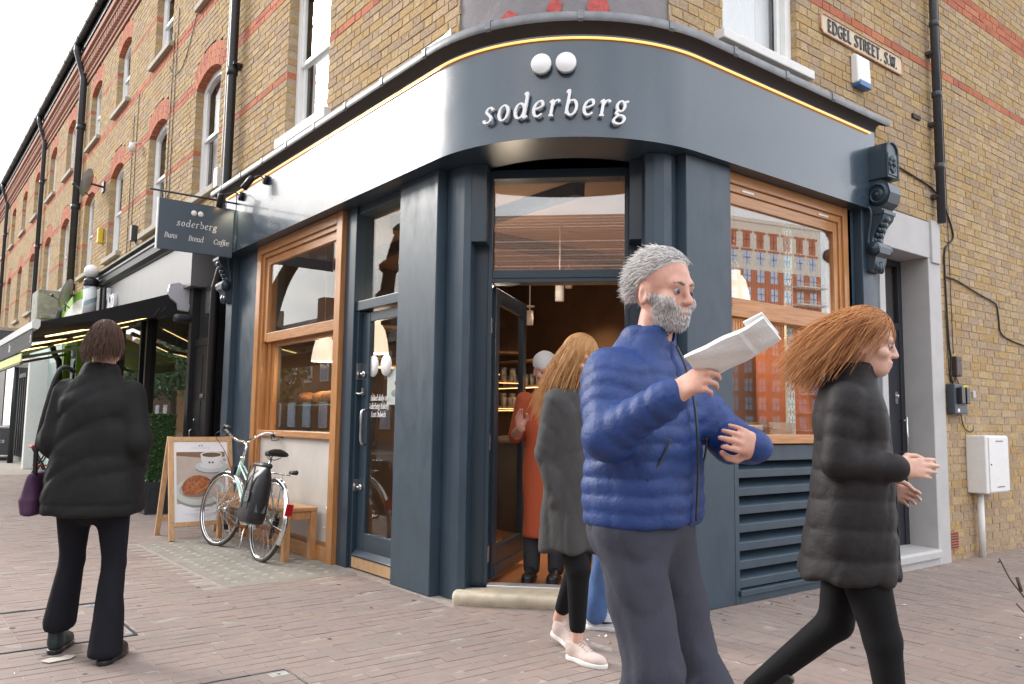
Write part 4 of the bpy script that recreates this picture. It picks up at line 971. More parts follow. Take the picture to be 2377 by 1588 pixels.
# ---------------------------------------------------------------- barber shop next door
H0_, H1_, H2_, H3_ = houses[0], houses[1], houses[2], houses[3]
M_gfas = mat('grey_fascia_panel', (.185, .18, .178), rough=.38, var=.08, vscale=2, stretch=(1, 3, .4))
M_lime = mat('lime_paint', (.22, .45, .04), rough=.5, var=.12, vscale=3); M_limef = mat('lime_canvas', (.30, .36, .03), rough=.8, var=.1, vscale=3)
M_aw = mat('black_canvas', (.010, .010, .011), rough=.85, var=.2, vscale=6); M_val = mat('grey_canvas', (.07, .07, .072), rough=.85)
b = MB(); b.box(-.10, .2, 6.95, 12.15, 2.86, 3.44); gf = b.build('fascia', M_gfas, H0_)
b = MB(); b.prism([(0, 3.441), (-.115, 3.441), (-.125, 3.47), (-.19, 3.50), (-.20, 3.585), (-.22, 3.60), (-.22, 3.63), (.0, 3.70)], (0, 6.35, 0), (1, 0, 0), (0, 0, 1), (0, 1, 0), 6.2); b.build('cornice', M_zinc, H0_, fixn=True)
b = MB(); b.box(-.225, 0, 6.4, 12.6, 3.701, 3.73); b.build('cornice_top', M_render, H0_)
t_ = MB(); text_mesh(t_, 'bro', .24, (-.101, 11.6, 2.98), (0, -1, 0), (0, 0, 1), (-1, 0, 0), .05, 'l', 0, (.16, .13, 0), .06); t_.build('lettering', M_letter, gf, fixn=True)
b = MB(); b.box(-.18, .2, 12.0, 12.3, 0, 3.44); b.box(-.16, .1, 11.75, 11.9, 2.75, 3.44); b.build('post', M_black, H0_, bevel=.01)
b = MB(); b.box(-.02, .12, 7.10, 7.22, 0, 2.86); b.box(-.02, .12, 6.24, 6.32, 0, 2.86); b.box(-.02, .12, 9.28, 9.36, .4, 2.7); b.box(-.02, .12, 9.62, 9.70, .4, 2.7); b.box(-.019, .12, 7.221, 11.999, 2.66, 2.859); b.box(-.03, .12, 7.221, 11.999, .0, .42); b.build('shopfront_frame', M_black, H0_, bevel=.004)
b = MB(); b.box(.05, .056, 7.22, 12.0, .40, 2.68); b.build('pane', M_glassL, H0_)
b = MB(); b.box(2.2, 2.3, 7.2, 12.2, 0, 2.8); b.box(.06, 2.3, 7.2, 12.2, 2.70, 2.76); b.box(.1, 2.3, 7.2, 12.2, -.01, .02); b.build('shop_room', mat('dim_shop', (.10, .10, .045), rough=.8, var=.3, vscale=2), H0_)
b = MB(); b.box(.3, .9, 8.1, 11.5, .02, 1.0); b.box(.35, .8, 8.3, 8.9, 1.0, 1.6); b.build('shop_counter', M_pine, H0_)
# black street door
b = MB(); b.box(.04, .10, 6.32, 7.10, .12, 2.10); b.box(.03, .10, 6.32, 7.1, 2.101, 2.19); b.box(-.01, .2, 6.32, 7.1, 0, .12)
for z0, z1 in ((.32, .95), (1.05, 1.42), (1.52, 1.98)):
    for y0, y1 in ((6.40, 6.66), (6.76, 7.02)): b.box(.033, .0405, y0, y1, z0, z1)
bd = b.build('door', M_black, H0_, bevel=.006)
b = MB(); b.box(.06, .066, 6.32, 7.1, 2.19, 2.86); b.build('transom_pane', M_glassL, bd); b = MB(); b.box(.08, .09, 6.3, 7.1, 2.19, 2.86); b.build('backing', M_dark, bd)
b = MB(); b.lathe([(.02, 0), (.02, .01), (0, .012)], (.033, 6.97, 1.18), (-1, 0, 0), 12); b.tube([(.03, 6.99, .98), (-.01, 6.99, .97), (-.01, 6.99, 1.05), (.03, 6.99, 1.07)], .008, 6); b.box(.025, .034, 6.65, 6.77, 1.455, 1.50); b.build('handle', M_steel, bd)
b = MB(); b.lathe([(.045, 0), (.055, .02), (.055, .16), (.045, .2), (0, .205)], (-.02, 7.16, 2.46), (-1, 0, 0), 14); tag(b.build('security_lamp', M_zinc), 'grey drum lamp on the post beside the black street door', 'lamp')
# awning over the barber shop
M_bronze = mat('arm_bronze', (.20, .17, .15), rough=.5); M_awled = mat('awning_led', (1, .8, .4), emit=(1, .72, .28), estr=1.6)
aw = empty('awning', (-.85, 9.6, 2.2), label='black awning with pale front rail and yellow light strips over the barber shop', cat='awning')
A0, A1_ = 7.32, 11.95; wz, fx, fz = 2.83, -1.66, 2.30
b = MB()
for k in range(6):
    t0, t1 = k/6, (k+1)/6; sag = lambda t: .05*math.sin(t*math.pi)
    p = lambda t: (-.12+(fx+.12)*t, wz+(fz-wz)*t-sag(t)*.3)
    (xa, za), (xb, zb) = p(t0), p(t1)
    b.quad((xa, A0, za), (xb, A0, zb), (xb, A1_, zb), (xa, A1_, za))
    b.quad((xa, A0, za), (xa, A0, za-.30*(1-t0)-.02), (xb, A0, zb-.30*(1-t1)-.02), (xb, A0, zb))
b.build('canopy', M_aw, aw)
b = MB(); b.prism([(0, .02), (-.05, .03), (-.085, .0), (-.085, -.085), (-.02, -.09), (0, -.05)], (fx, A0, fz), (1, 0, 0), (0, 0, 1), (0, 1, 0), A1_-A0); b.build('front_rail', mat('pale_aluminium', (.66, .68, .68), rough=.4), aw, fixn=True)
b = MB(); b.prism([(-.005, 2.86), (-.15, 2.93), (-.26, 2.90), (-.28, 2.80), (-.24, 2.72), (-.16, 2.66), (-.14, 2.58), (-.02, 2.57), (-.005, 2.65)], (0, A0-.06, 0), (1, 0, 0), (0, 0, 1), (0, 1, 0), .07); M_endc = mat('pale_end_cap', (.55, .56, .60), rough=.4); b.build('end_cap', M_endc, aw, fixn=True); b = MB(); b.prism([(-.005, 2.86), (-.15, 2.93), (-.26, 2.90), (-.28, 2.80), (-.005, 2.78)], (0, A1_, 0), (1, 0, 0), (0, 0, 1), (0, 1, 0), .07); b.build('end_cap', M_endc, aw, fixn=True)
b = MB(); b.box(fx-.075, fx-.07, A0+.02, A1_-.02, fz-.30, fz-.08); vl = b.build('valance', M_val, aw)
for k, s in enumerate(('s', 'bro')): b = MB(); text_mesh(b, s, .075, (fx-.0752, A0+.16+k*1.5+(.5 if k else 0), fz-.235), (0, -1, 0), (0, 0, 1), (-1, 0, 0), .002, 'l', .05, (.12, .09, 0), .04); b.build('lettering', M_letter, vl, fixn=True)
b = MB()
for y in (A0+.55, A0+2.3, A0+4.0):
    b = MB(); b.bar((-.12, y, 2.62), (-.9, y+.55, 2.40), .05, .06); b.bar((-.9, y+.55, 2.40), (fx+.03, y+.05, fz-.07), .05, .06); b.build('arm', M_bronze, aw)
b = MB()
for y in (A0+.55, A0+2.3, A0+4.0):
    for pa_, pb2 in (((-.20, y+.05, 2.572), (-.85, y+.51, 2.385)), ((-.95, y+.50, 2.36), (fx+.15, y+.10, fz-.115))): b = MB(); b.bar(pa_, pb2, .02, .018); b.build('light_strip', M_awled, aw)
b = MB()
for k in range(6): b.tube(spl3([(-.26-.02*k, A0+.02, 2.66), (-.33-.03*k, A0+.05*(k % 3), 2.54-.02*k), (-.36, A0+.2, 2.56+.01*k), (-.22, A0+.3, 2.63)]), .005, 5)
b.build('wiring', M_zinc, aw)
# barber pole
bp = empty('barber_pole', (-.32, 12.05, 3.0), label='barber pole with a white globe on top, fixed beside the grey fascia', cat='barber pole')
b = MB(); b.ball((-.32, 12.05, 3.72), .125, 20); b.build('globe', mat('white_globe', (.85, .85, .85), rough=.2), bp)
b = MB(); b.lathe([(.05, .0), (.115, .0), (.125, .03), (.115, .06), (.13, .09), (.10, .13), (.06, .15)], (-.32, 12.05, 3.46), (0, 0, 1), 18); b.build('cap', M_black, bp); b = MB(); b.lathe([(.115, 0), (.12, .05), (.10, .08)], (-.32, 12.05, 2.84), (0, 0, 1), 18); b.build('cap', M_black, bp); b = MB(); b.box(-.3, -.1, 12.0, 12.1, 3.47, 3.54); b.build('bracket', M_black, bp)
b = MB(); b.lathe([(.105, 0), (.105, .54)], (-.32, 12.05, 2.92), (0, 0, 1), 20); cyl = b.build('cylinder', mat('white_enamel', (.75, .78, .78), rough=.2), bp)
b = MB()
for k in range(26):
    a = k*.42; z = 2.93+k*.02
    if k % 1 == 0: 
        a2 = (k+1)*.42; V = []
        for aa, zz in ((a, z), (a2, z+.02), (a2, z+.10), (a, z+.08)): V.append((-.32+.107*math.cos(aa), 12.05+.107*math.sin(aa), min(zz, 3.455)))
        b.add(V, [(0, 1, 2, 3)])
b.build('stripe', mat('pale_blue_stripe', (.28, .38, .42), rough=.25), cyl)
# ---------------------------------------------------------------- green shop and beyond
b = MB(); n = 14; P = [(12.35+3.9*k/n, 3.02) for k in range(n+1)]+[(16.25-3.9*k/n, 3.38+.28*math.sin(math.pi*(1-k/n))) for k in range(n+1)]
b.prism([(y, z) for y, z in P], (-.14, 0, 0), (0, 1, 0), (0, 0, 1), (1, 0, 0), .14); gfs = b.build('fascia', M_lime, H1_, fixn=True)
b = MB(); P2 = [(12.5+3.6*k/n, 3.05) for k in range(n+1)]+[(16.1-3.6*k/n, 3.22+.26*math.sin(math.pi*(1-k/n))) for k in range(n+1)]
b.prism(P2, (-.146, 0, 0), (0, 1, 0), (0, 0, 1), (1, 0, 0), .004); pnl = b.build('panel', M_letter, gfs, fixn=True)
b = MB()
for y, w in ((13.0, .10), (13.3, .10), (13.6, .14)): b.box(-.150, -.147, y, y+w, 3.08, 3.22)
b.build('lettering', mat('orange_print', (.7, .25, .04), rough=.5), pnl)
b = MB(); b.box(-.04, .1, 12.3, 16.2, 0, .35)
for y in (12.3, 13.3, 14.6, 16.1): b.box(-.04, .1, y, y+.09, .35, 3.0)
b.box(-.03, .1, 12.3, 16.19, 2.7, 3.0); b.build('shopfront_frame', M_lime, H1_, bevel=.005)
b = MB(); b.box(.03, .036, 12.3, 16.2, .3, 2.75); b.build('pane', M_glassL, H1_)
b = MB(); b.box(2.4, 2.5, 12.3, 16.2, 0, 3); b.box(.05, 2.4, 12.3, 16.2, 2.8, 2.85); b.build('shop_room', M_limef, H1_)
ga = empty('awning', (-.6, 14, 2.2), label='lime green awning hanging just behind the black barber awning', cat='awning')
b = MB(); b.quad((-.05, 12.6, 2.75), (-1.21, 12.6, 2.29), (-1.21, 16.0, 2.29), (-.05, 16.0, 2.75)); b.build('canopy', M_limef, ga)
b = MB(); b.box(-1.225, -1.212, 12.6, 16, 2.12, 2.27); b.build('valance', mat('pale_lime_canvas', (.62, .66, .28), rough=.8, var=.15, vscale=5), ga)
M_olive = mat('arm_olive', (.13, .13, .05), rough=.5); b = MB(); b.box(-1.24, -1.19, 12.6, 16, 2.08, 2.12); b.build('front_rail', M_olive, ga)
for y in (12.7, 15.7): b = MB(); b.bar((-.05, y, 2.5), (-1.2, y+.1, 2.2), .05, .05); b.build('arm', M_olive, ga)
# concrete console block, white return, dark pipes
b = MB(); b.box(-.56, 0, 16.45, 17.3, 3.25, 3.93); b.box(-.5, 0, 16.4, 16.449, 3.3, 3.4); b.build('concrete_block', M_render, H2_, bevel=.03)
b = MB(); b.tube(spl3([(-.14, 16.1, 3.45), (-.22, 16.1, 3.2), (-.32, 16.1, 3.16), (-.36, 16.1, 3.0)]), .07, 10); b.build('pipe_bend', M_black, H2_)
b = MB(); b.tube(spl3([(-.30, 16.0, 2.75), (-.22, 16.0, 2.5), (-.13, 15.98, 2.3), (-.12, 15.95, 1.6), (-.12, 15.95, .05)]), .06, 10); b.build('downpipe', M_black, H2_)
b = MB(); b.box(-.42, .1, 18.0, 18.25, 0, 2.45); b.box(-.45, .1, 18.0, 20.9, 2.45, 2.56); wpz = b.build('white_return', M_white, H2_, bevel=.01)
b = MB(); b.box(-.05, .2, 16.3, 18.0, 0, 3.3); b.box(-.02, .2, 18.3, 21.4, 0, 3.3); b.build('shop_wall', mat('pale_teal_front', (.45, .58, .56), rough=.5, var=.1), H2_)
b = MB(); b.box(-.06, -.045, 16.6, 17.8, .6, 2.4); b.build('pane', M_glassL, H2_)
b = MB(); b.tube([(-.35, 20.9, 0), (-.35, 20.9, 2.7)], .07, 10); tag(b.build('shop_post', M_black), 'dark post standing by the white shop return up the street', 'post')
b = MB(); b.box(.0, .2, 21.6, 26.5, 0, 3.4); b.build('shop_wall', mat('grey_shopfront', (.16, .17, .18), rough=.5), H3_)
b = MB()
for k in range(6): b.box(-.04, 0, 21.7+k*.42, 21.76+k*.42, .1, 2.9)
b.box(-.05, 0, 21.6, 24.2, 2.25, 2.36); b.build('door_frame', M_zinc, H3_)
b = MB(); b.box(-.012, -.006, 21.7, 26.3, .3, 2.9); b.build('pane', M_glassL, H3_)
for hh, y0, y1 in ((houses[4], 26.6, 31.7), (houses[5], 31.7, 37)):
    b = MB(); b.box(-.02, .2, y0, y1, 0, 3.42); b.build('shop_wall', mat('far_shopfront', (.10, .10, .105), rough=.4, var=.3, vscale=1), hh)
psg = empty('signboard', (-.2, 24.1, 2.62), label='dark signboard with pale capitals over the far grey shopfront', cat='sign')
b = MB(); b.box(-1.9, .04, 24.0, 24.12, 2.62, 3.70); pb = b.build('board', mat('charcoal_board', (.085, .09, .105), rough=.5), psg)
b = MB(); b.box(-1.9, .05, 23.98, 24.0, 3.66, 3.75); b.build('rim', M_sill, pb)
b = MB(); text_mesh(b, 'PORTICO', .16, (-1.35, 23.998, 3.02), (1, 0, 0), (0, 0, 1), (0, -1, 0), .01, 'l', 0, (.13, .12, 0), .35); b.build('lettering', M_letter, pb, fixn=True)
pa = empty('pavement_sign', (-.55, 22.5, 0), label='dark pavement sign with rounded white frame and white capitals at the far end', cat='sign')
b = MB(); b.box(-.95, -.16, 22.48, 22.52, .14, .86); pbb = b.build('board', mat('charcoal_board_b', (.085, .085, .095), rough=.5), pa)
b = MB(); b.tube([(-.99, 22.5, .10), (-.99, 22.5, .83), (-.93, 22.5, .90), (-.20, 22.5, .90), (-.13, 22.5, .83), (-.13, 22.5, .10)], .025, 8, closed=True); b.build('frame', M_letter, pa)
b = MB(); b.prism([(-.42, 0), (.42, 0), (.36, .08), (-.36, .08)], (-.56, 22.3, 0), (1, 0, 0), (0, 0, 1), (0, 1, 0), .4); b.build('foot', M_blackm, pa, fixn=True)
b = MB(); text_mesh(b, 'PORTICO', .052, (-.56, 22.478, .47), (1, 0, 0), (0, 0, 1), (0, -1, 0), .004, 'c', 0, (.14, .13, 0), .45); b.build('lettering', M_letter, pbb, fixn=True)
# red folding stool
rs = empty('folding_stool', (-.55, 14.3, 0), label='red topped folding stool with dark legs outside the green shop', cat='stool')
M_redp = mat('red_vinyl', (.55, .02, .02), rough=.4)
b = MB(); b.box(-.78, -.38, 14.12, 14.48, .60, .65); b.build('seat', M_redp, rs, bevel=.02)
for y in (14.14, 14.46):
    for (xa, xb) in ((-.76, -.44), (-.42, -.72)):
        b = MB(); b.tube([(xb, y, .60), (xa, y, .0)], .016, 8); b.build('leg', M_black, rs)
b = MB(); b.box(-.70, -.46, 14.14, 14.46, .26, .28); b.build('shelf', M_redp, rs)
# satellite dishes, lamp, vents on the brick front
def dish(x, y, z, s, label):
    o = empty('satellite_dish', (x, y, z-s), label=label, cat='satellite dish', group='satellite dishes on the brick fronts')
    ax = Vector((-.86, .42, .28)).normalized(); b = MB(); b.lathe([(0, 0), (s*.5, s*.06), (s, s*.25), (s*1.03, s*.25), (s*.5, s*.04), (0, -.015)], (x, y, z), ax, 24); b.build('reflector', mat('dish_grey', (.30, .30, .31), rough=.5), o)
    b = MB(); c = Vector((x, y, z)); b.tube([tuple(c+Vector((.02, 0, -s*.9))), tuple(c+ax*s*1.1+Vector((0, 0, -s*.4)))], .012, 6); b.ball(c+ax*s*1.1+Vector((0, 0, -s*.4)), .035, 8); b.tube([tuple(c), (0.0, y+.1, z)], .02, 6); b.box(-.03, 0, y+.02, y+.18, z-.1, z+.1); b.build('arm', M_zinc, o)
dish(-.26, 13.1, 5.55, .27, 'pale satellite dish on the upper wall beside the big downpipe')
dish(-.24, 14.6, 3.62, .30, 'low satellite dish just above the green shop fascia')
b = MB(); b.box(-.10, 0, 12.95, 13.07, 4.42, 4.72); tag(b.build('alarm_box', mat('yellow_box', (.70, .50, .05), rough=.5), bevel=.02), 'small yellow box on the brick between two first floor windows', 'alarm box')
b = MB(); b.lathe([(.05, -.08), (.055, 0), (.045, .06)], (-.12, 10.5, 5.6), (0, 0, 1), 10); b.tube([(-.12, 10.5, 5.66), (0, 10.5, 5.68)], .012, 6); tag(b.build('wall_lamp', M_wp), 'little white security lamp between upper and lower windows', 'lamp')
b = MB(); b.box(-.09, 0, 10.35, 10.47, 4.02, 4.28); tag(b.build('cable_box', M_zinc, bevel=.01), 'grey cable box above the barber shop cornice', 'cable box')
for k, (u, lab) in enumerate(((8.55, 'thin black cable running straight down between the first two windows of the barber house'), (8.72, 'second thin black cable running down beside the first one'), (10.75, 'thin dark cable down the brick below the little white lamp'), (11.0, 'thin dark cable nearest the house joint'))):
    cable([(u, 7.2-.3*k), (u+.02, 5.5), (u-.01, 3.8)], .006, lab, WL)
cable([(10.4, 4.05), (10.0, 3.86), (9.4, 3.84), (8.4, 3.80), (7.5, 3.84), (7.0, 3.80)], .014, 'tangle of cables lying along the top of the barber shop cornice', WL, .05)
# ---------------------------------------------------------------- clipped hedges in black planters
M_hedge = mat('box_leaf', None, tint=[(.030, .085, .014), (.045, .12, .02), (.02, .06, .010), (.065, .15, .03), (.035, .095, .018)], rough=.55, var=.2, vscale=30)
def hedge(x, y, label, full=True):
    o = empty('planter_hedge', (x, y, 0), label=label, cat='planter', group='clipped box hedges in black planters')
    b = MB(); b.prism([(-.17, 0), (.17, 0), (.19, .36), (.20, .365), (.20, .40), (-.20, .40), (-.20, .365), (-.19, .36)], (x, y-.19, 0), (1, 0, 0), (0, 0, 1), (0, 1, 0), .38)
    for s in (-1, 1): b.box(x-.14, x+.14, y+s*.192-.004, y+s*.192+.004, .06, .075); b.box(x-.14, x+.14, y+s*.192-.004, y+s*.192+.004, .30, .315); b.box(x-.14, x-.125, y+s*.192-.004, y+s*.192+.004, .075, .30); b.box(x+.125, x+.14, y+s*.192-.004, y+s*.192+.004, .075, .30)
    b.build('planter', M_zinc, o, fixn=True, bevel=.006)
    r = random.Random(int(y*10)); b = MB(); hx_, hy_, z0, z1 = .165, .17, .40, 1.25
    for k in range(5200):
        f = r.random(); p = [r.uniform(-hx_, hx_), r.uniform(-hy_, hy_), r.uniform(z0, z1)]
        q = r.random()
        if q < .2: p[2] = z1-abs(r.gauss(0, .02))
        elif q < .6: p[1] = (1 if r.random() < .35 else -1)*(hy_-abs(r.gauss(0, .02)))
        else: p[0] = (1 if r.random() < .4 else -1)*(hx_-abs(r.gauss(0, .02)))
        c = Vector((x+p[0]+r.gauss(0, .006), y+p[1]+r.gauss(0, .006), p[2])); u = Vector((r.gauss(0, 1), r.gauss(0, 1), r.gauss(0, 1))).normalized(); w = u.orthogonal().normalized(); s = r.uniform(.007, .013)
        b.add([c-u*s*1.3, c+w*s*.7, c+u*s*1.3, c-w*s*.7], [(0, 1, 2, 3)], r.random())
    b.ct = .5; b.box(x-hx_+.03, x+hx_-.03, y-hy_+.03, y+hy_-.03, z0, z1-.03, .45); b.build('foliage', M_hedge, o, kind='stuff')
    b = MB(); 
    for k in range(60): a = r.uniform(0, 6.3); b.ball((x+r.uniform(-.16, .16), y+r.uniform(-.16, .16), .405), r.uniform(.008, .02), 6)
    b.build('gravel', M_sill, o, kind='stuff')
hedge(-.22, 7.55, 'clipped green hedge in a black planter behind the chalk white poster stand'); hedge(-.45, 10.9, 'clipped hedge in a black planter half hidden behind the walker in the black coat')
bx = MB(); bx.box(-.50, -.34, 8.35, 8.6, .0, .18); tag(bx.build('black_crate', M_blackm, bevel=.01), 'low black box on the pavement beside the planter', 'box')
# ---------------------------------------------------------------- poster stand
ps = empty('poster_stand', (-.45, 5.15, 0), label='wooden A-frame poster stand showing coffee and a pastry', cat='pavement sign')
yb, yt, X0, X1 = 4.93, 5.16, -.755, -.115
fr_n = Vector((0, -(1.0), (yt-yb)/1.0)).normalized(); fu = Vector((0, yt-yb, 1.0)).normalized()
def fpt(x, h, o=0.): return Vector((x, yb, 0))+fu*h+Vector((0, -fu.z, fu.y))*o
def fbox(mb, x0, x1, h0, h1, o0, o1): mb.obox(fpt((x0+x1)/2, (h0+h1)/2, (o0+o1)/2), (1, 0, 0), (0, -fu.z, fu.y), fu, (x1-x0)/2, abs(o1-o0)/2, (h1-h0)/2)
b = MB(); fbox(b, X0, X0+.05, 0, 1.03, 0, .035); fbox(b, X1-.05, X1, 0, 1.03, 0, .035); fbox(b, X0+.05, X1-.05, .13, .175, .001, .034); fbox(b, X0+.05, X1-.05, .985, 1.03, .001, .034); b.build('front_frame', M_pine, ps, bevel=.003)
b = MB()
for x in (X0, X1-.05): b.bar((x+.025, 5.165, 1.01), (x+.025, 5.45, 0), .05, .032)
b.bar((X0+.05, 5.40, .17), (X1-.05, 5.40, .17), .03, .05); b.build('back_frame', M_pine, ps, bevel=.003)
b = MB()
for x in (X0+.025, X1-.025): 
    for h in (.18, .98): b.ball(fpt(x, h, .037), .008, 8)
b.build('screw', M_steel, ps)
M_paper = mat('poster_white', (.78, .80, .86), rough=.35)
b = MB(); fbox(b, X0+.05, X1-.05, .176, .984, .010, .022); pos = b.build('poster', M_paper, ps)
PW = (X1-X0-.1)
def pl(mb, pts, o, col=0):   # flat print on the poster: pts in poster fractions
    mb.cm = col; c = [fpt(X0+.05+PW*u, .176+.808*v, o) for u, v in pts]; mb.add(c, [tuple(range(len(c)))])
def pe(cx, cy, rx, ry, n=28, a0=0, a1=2*math.pi): return [(cx+rx*math.cos(a0+(a1-a0)*k/n), cy+ry*math.sin(a0+(a1-a0)*k/n)) for k in range(n if a1-a0 > 6.2 else n+1)]
pr_m = [mat('print_table', (.42, .37, .34), rough=.3, var=.1, vscale=6), mat('print_wood', (.17, .09, .06), rough=.3, var=.3, vscale=30), mat('print_cup', (.62, .66, .70), rough=.3), mat('print_coffee', (.06, .025, .012), rough=.3), mat('print_saucer', (.46, .55, .60), rough=.3), mat('print_plate', (.50, .54, .53), rough=.3), mat('print_rim', (.26, .27, .24), rough=.3),
        mat('print_pastry', (.42, .14, .045), rough=.3, var=.5, vscale=34, col2=(.20, .055, .02)), mat('print_crumb', (.60, .25, .07), rough=.3, var=.4, vscale=60), mat('print_ink', (.06, .06, .07), rough=.3), mat('print_faint', (.45, .47, .52), rough=.3), mat('print_shade', (.20, .17, .16), rough=.3)]
b = MB(); d = .0225
pl(b, [(.05, .22), (.95, .22), (.95, .865), (.05, .865)], d, 0); pl(b, [(.05, .82), (.95, .70+.06), (.95, .865), (.05, .865)], d+.0004, 1)
pl(b, pe(.71, .66, .32, .075), d+.0008, 11); pl(b, pe(.70, .675, .31, .075), d+.0012, 4); pl(b, pe(.70, .69, .22, .045), d+.0014, 2)
pl(b, [(.49, .83), (.51, .74), (.58, .675), (.66, .655), (.75, .658), (.82, .69), (.88, .76), (.895, .83)], d+.002, 2); pl(b, pe(.692, .83, .203, .04), d+.0024, 2); pl(b, pe(.70, .826, .18, .030), d+.0028, 3)
pl(b, pe(.93, .76, .06, .04), d+.0018, 2); pl(b, pe(.935, .76, .03, .022), d+.0022, 0)
for x in (.655, .715): pl(b, pe(x, .728, .021, .014, 14), d+.0028, 9)
b_ = [(max(.05, min(.95, x)), y) for x, y in pe(.47, .37, .47, .175, 40)]; pl(b, [(x, y-.03) for x, y in b_], d+.0005, 6); pl(b, b_, d+.0009, 5); pl(b, [(max(.05, min(.95, x)), y) for x, y in pe(.47, .385, .38, .12, 36)], d+.0012, 0); pl(b, pe(.40, .345, .24, .05), d+.0014, 11)
pas = [(.13, .42), (.16, .36), (.24, .325), (.36, .32), (.48, .34), (.60, .375), (.685, .40), (.70, .455), (.66, .515), (.58, .55), (.47, .57), (.36, .565), (.26, .535), (.18, .49)]
pl(b, pas, d+.002, 7)
for k in range(5): pl(b, [(.42+.04*k, .36+.012*k), (.62+.012*k, .42+.02*k), (.62+.012*k, .428+.02*k), (.42+.04*k, .372+.012*k)], d+.0024, 8)
pl(b, pe(.655, .43, .03, .025, 12), d+.0026, 3)
for x in (.475, .525): pl(b, pe(x, .945, .014, .009, 12), d, 9)
b.build('print', pr_m, pos)
b = MB(); o = fpt((X0+X1)/2, .176+.808*.905, .0224)
text_mesh(b, BRAND, .020, o, (1, 0, 0), fu, (0, -fu.z, fu.y), .0006, 'c', .15, (.06, .04, 0), .35)
r = random.Random(4)
for row, (v, w, h) in enumerate(((.165, .40, .016), (.130, .24, .016), (.088, .62, .006), (.070, .46, .006), (.05, .3, .006))):
    x = .5-w/2
    while x < .5+w/2:
        l = r.uniform(.008, .022) if h < .01 else r.uniform(.015, .03); pl(b, [(x, v), (x+l*.7, v), (x+l*.7+.004, v+h), (x+.004, v+h)], .0226); x += l
b.cm = 0; b.build('lettering', pr_m[10], pos)
# ---------------------------------------------------------------- oak bench
be = empty('bench', (-.14, 4.0, 0), label='low plain oak bench against the big wooden shop window', cat='bench')
bz = .445
b = MB(); b.box(-.30, .0, 3.20, 4.95, bz-.03, bz); b.build('seat', M_oak, be, bevel=.004)
for x in (-.295, -.06):
    for y in (3.205, 4.885): b = MB(); b.box(x, x+.055, y, y+.06, 0, bz-.0305); b.build('leg', M_oak, be, bevel=.004)
b = MB(); b.box(-.29, -.27, 3.27, 4.88, bz-.10, bz-.031); b.box(-.03, -.01, 3.27, 4.88, bz-.10, bz-.031); b.box(-.24, -.06, 3.215, 3.24, bz-.10, bz-.031); b.box(-.24, -.06, 4.91, 4.935, bz-.10, bz-.031); b.build('apron', M_oak, be, bevel=.003)
# ---------------------------------------------------------------- bicycle
bk_o = bpy.data.objects.new('bicycle', None); COL.objects.link(bk_o); bk_o.empty_display_size = .1
Mb = Matrix.Translation((-.455, 3.90, 0)) @ Matrix.Rotation(rad(91.5), 4, 'Z') @ Matrix.Rotation(rad(11), 4, 'X')
bk_o.matrix_world = Mb; INV[bk_o.name] = Mb.inverted(); tag(bk_o, 'mint green city bicycle with chrome mudguards leaning on the bench', 'bicycle')
M_mint = mat('mint_enamel', (.42, .66, .58), rough=.25, coat=.5, var=.04); M_tyre = mat('brown_wall_tyre', (.055, .045, .035), rough=.8, var=.2, vscale=30); M_tan = mat('tan_tyre_wall', (.25, .18, .11), rough=.8)
WB, WR_ = 1.07, .345; ra, fa = (-WB/2, 0, WR_), (WB/2, 0, WR_); bbk = (-.11, 0, .285); hd0, hd1 = Vector((.385, 0, .64)), Vector((.345, 0, .83)); st_ = Vector((-.275, 0, .76))
def bpart(name, mats, f, par=None):
    b = MB(); f(b); return b.build(name, mats, par or bk_o, local=True)
def frame(b):
    b.tube([hd0-(hd1-hd0).normalized()*.02, hd1], .019, 12); b.tube([hd0+Vector((0, 0, .02)), bbk], .0175, 12)
    b.tube([bbk, st_], .0145, 10)
    for s in (-1, 1):
        b.tube([hd1-Vector((.0, 0, .04)), Vector((.3, s*.02, .76)), (-.21, s*.022, .50), (-WB/2, s*.062, WR_)], .009, 8)
        b.tube([bbk, (-.2, s*.04, .295), (-WB/2, s*.065, WR_)], .009, 8); b.tube([st_-Vector((0, 0, .03)), (-.32, s*.04, .66), (-WB/2, s*.065, WR_)], .0075, 8)
    b.lathe([(.022, -.036), (.022, .036)], bbk, (0, 1, 0), 12)
bpart('frame', M_mint, frame)
STEER = Matrix.Translation(hd0) @ Matrix.Rotation(rad(12), 4, (hd1-hd0).normalized()) @ Matrix.Translation(-hd0)
def wheel(c, name):
    def tyre(b):
        n = 48; b.cm = 0
        b.tube([(c[0]+WR_*.968*math.cos(2*math.pi*k/n), c[1], c[2]+WR_*.968*math.sin(2*math.pi*k/n)) for k in range(n)], .0165, 10, closed=True)
    t = bpart('wheel', [M_tyre], tyre)
    def rim(b):
        n = 48
        for s in (-.010, .010): b.tube([(c[0]+.318*math.cos(2*math.pi*k/n), c[1]+s, c[2]+.318*math.sin(2*math.pi*k/n)) for k in range(n)], .0075, 8, closed=True)
    bpart('rim', M_chrome, rim, t)
    def spk(b):
        for k in range(32):
            a = 2*math.pi*k/32; s = 1 if k % 2 else -1; a2 = a+(.5 if (k//2) % 2 else -.5)
            b.tube([(c[0]+.022*math.cos(a2), c[1]+s*.03, c[2]+.022*math.sin(a2)), (c[0]+.315*math.cos(a), c[1], c[2]+.315*math.sin(a))], .0011, 4, cap=False)
    bpart('spokes', M_steel, spk, t)
    bpart('hub', M_chrome, lambda b: (b.lathe([(.012, -.05), (.024, -.036), (.024, -.03), (.014, -.026), (.014, .026), (.024, .03), (.024, .036), (.012, .05)], c, (0, 1, 0), 14)), t)
    return t
w1 = wheel(ra, 'r'); w2 = wheel(fa, 'f')
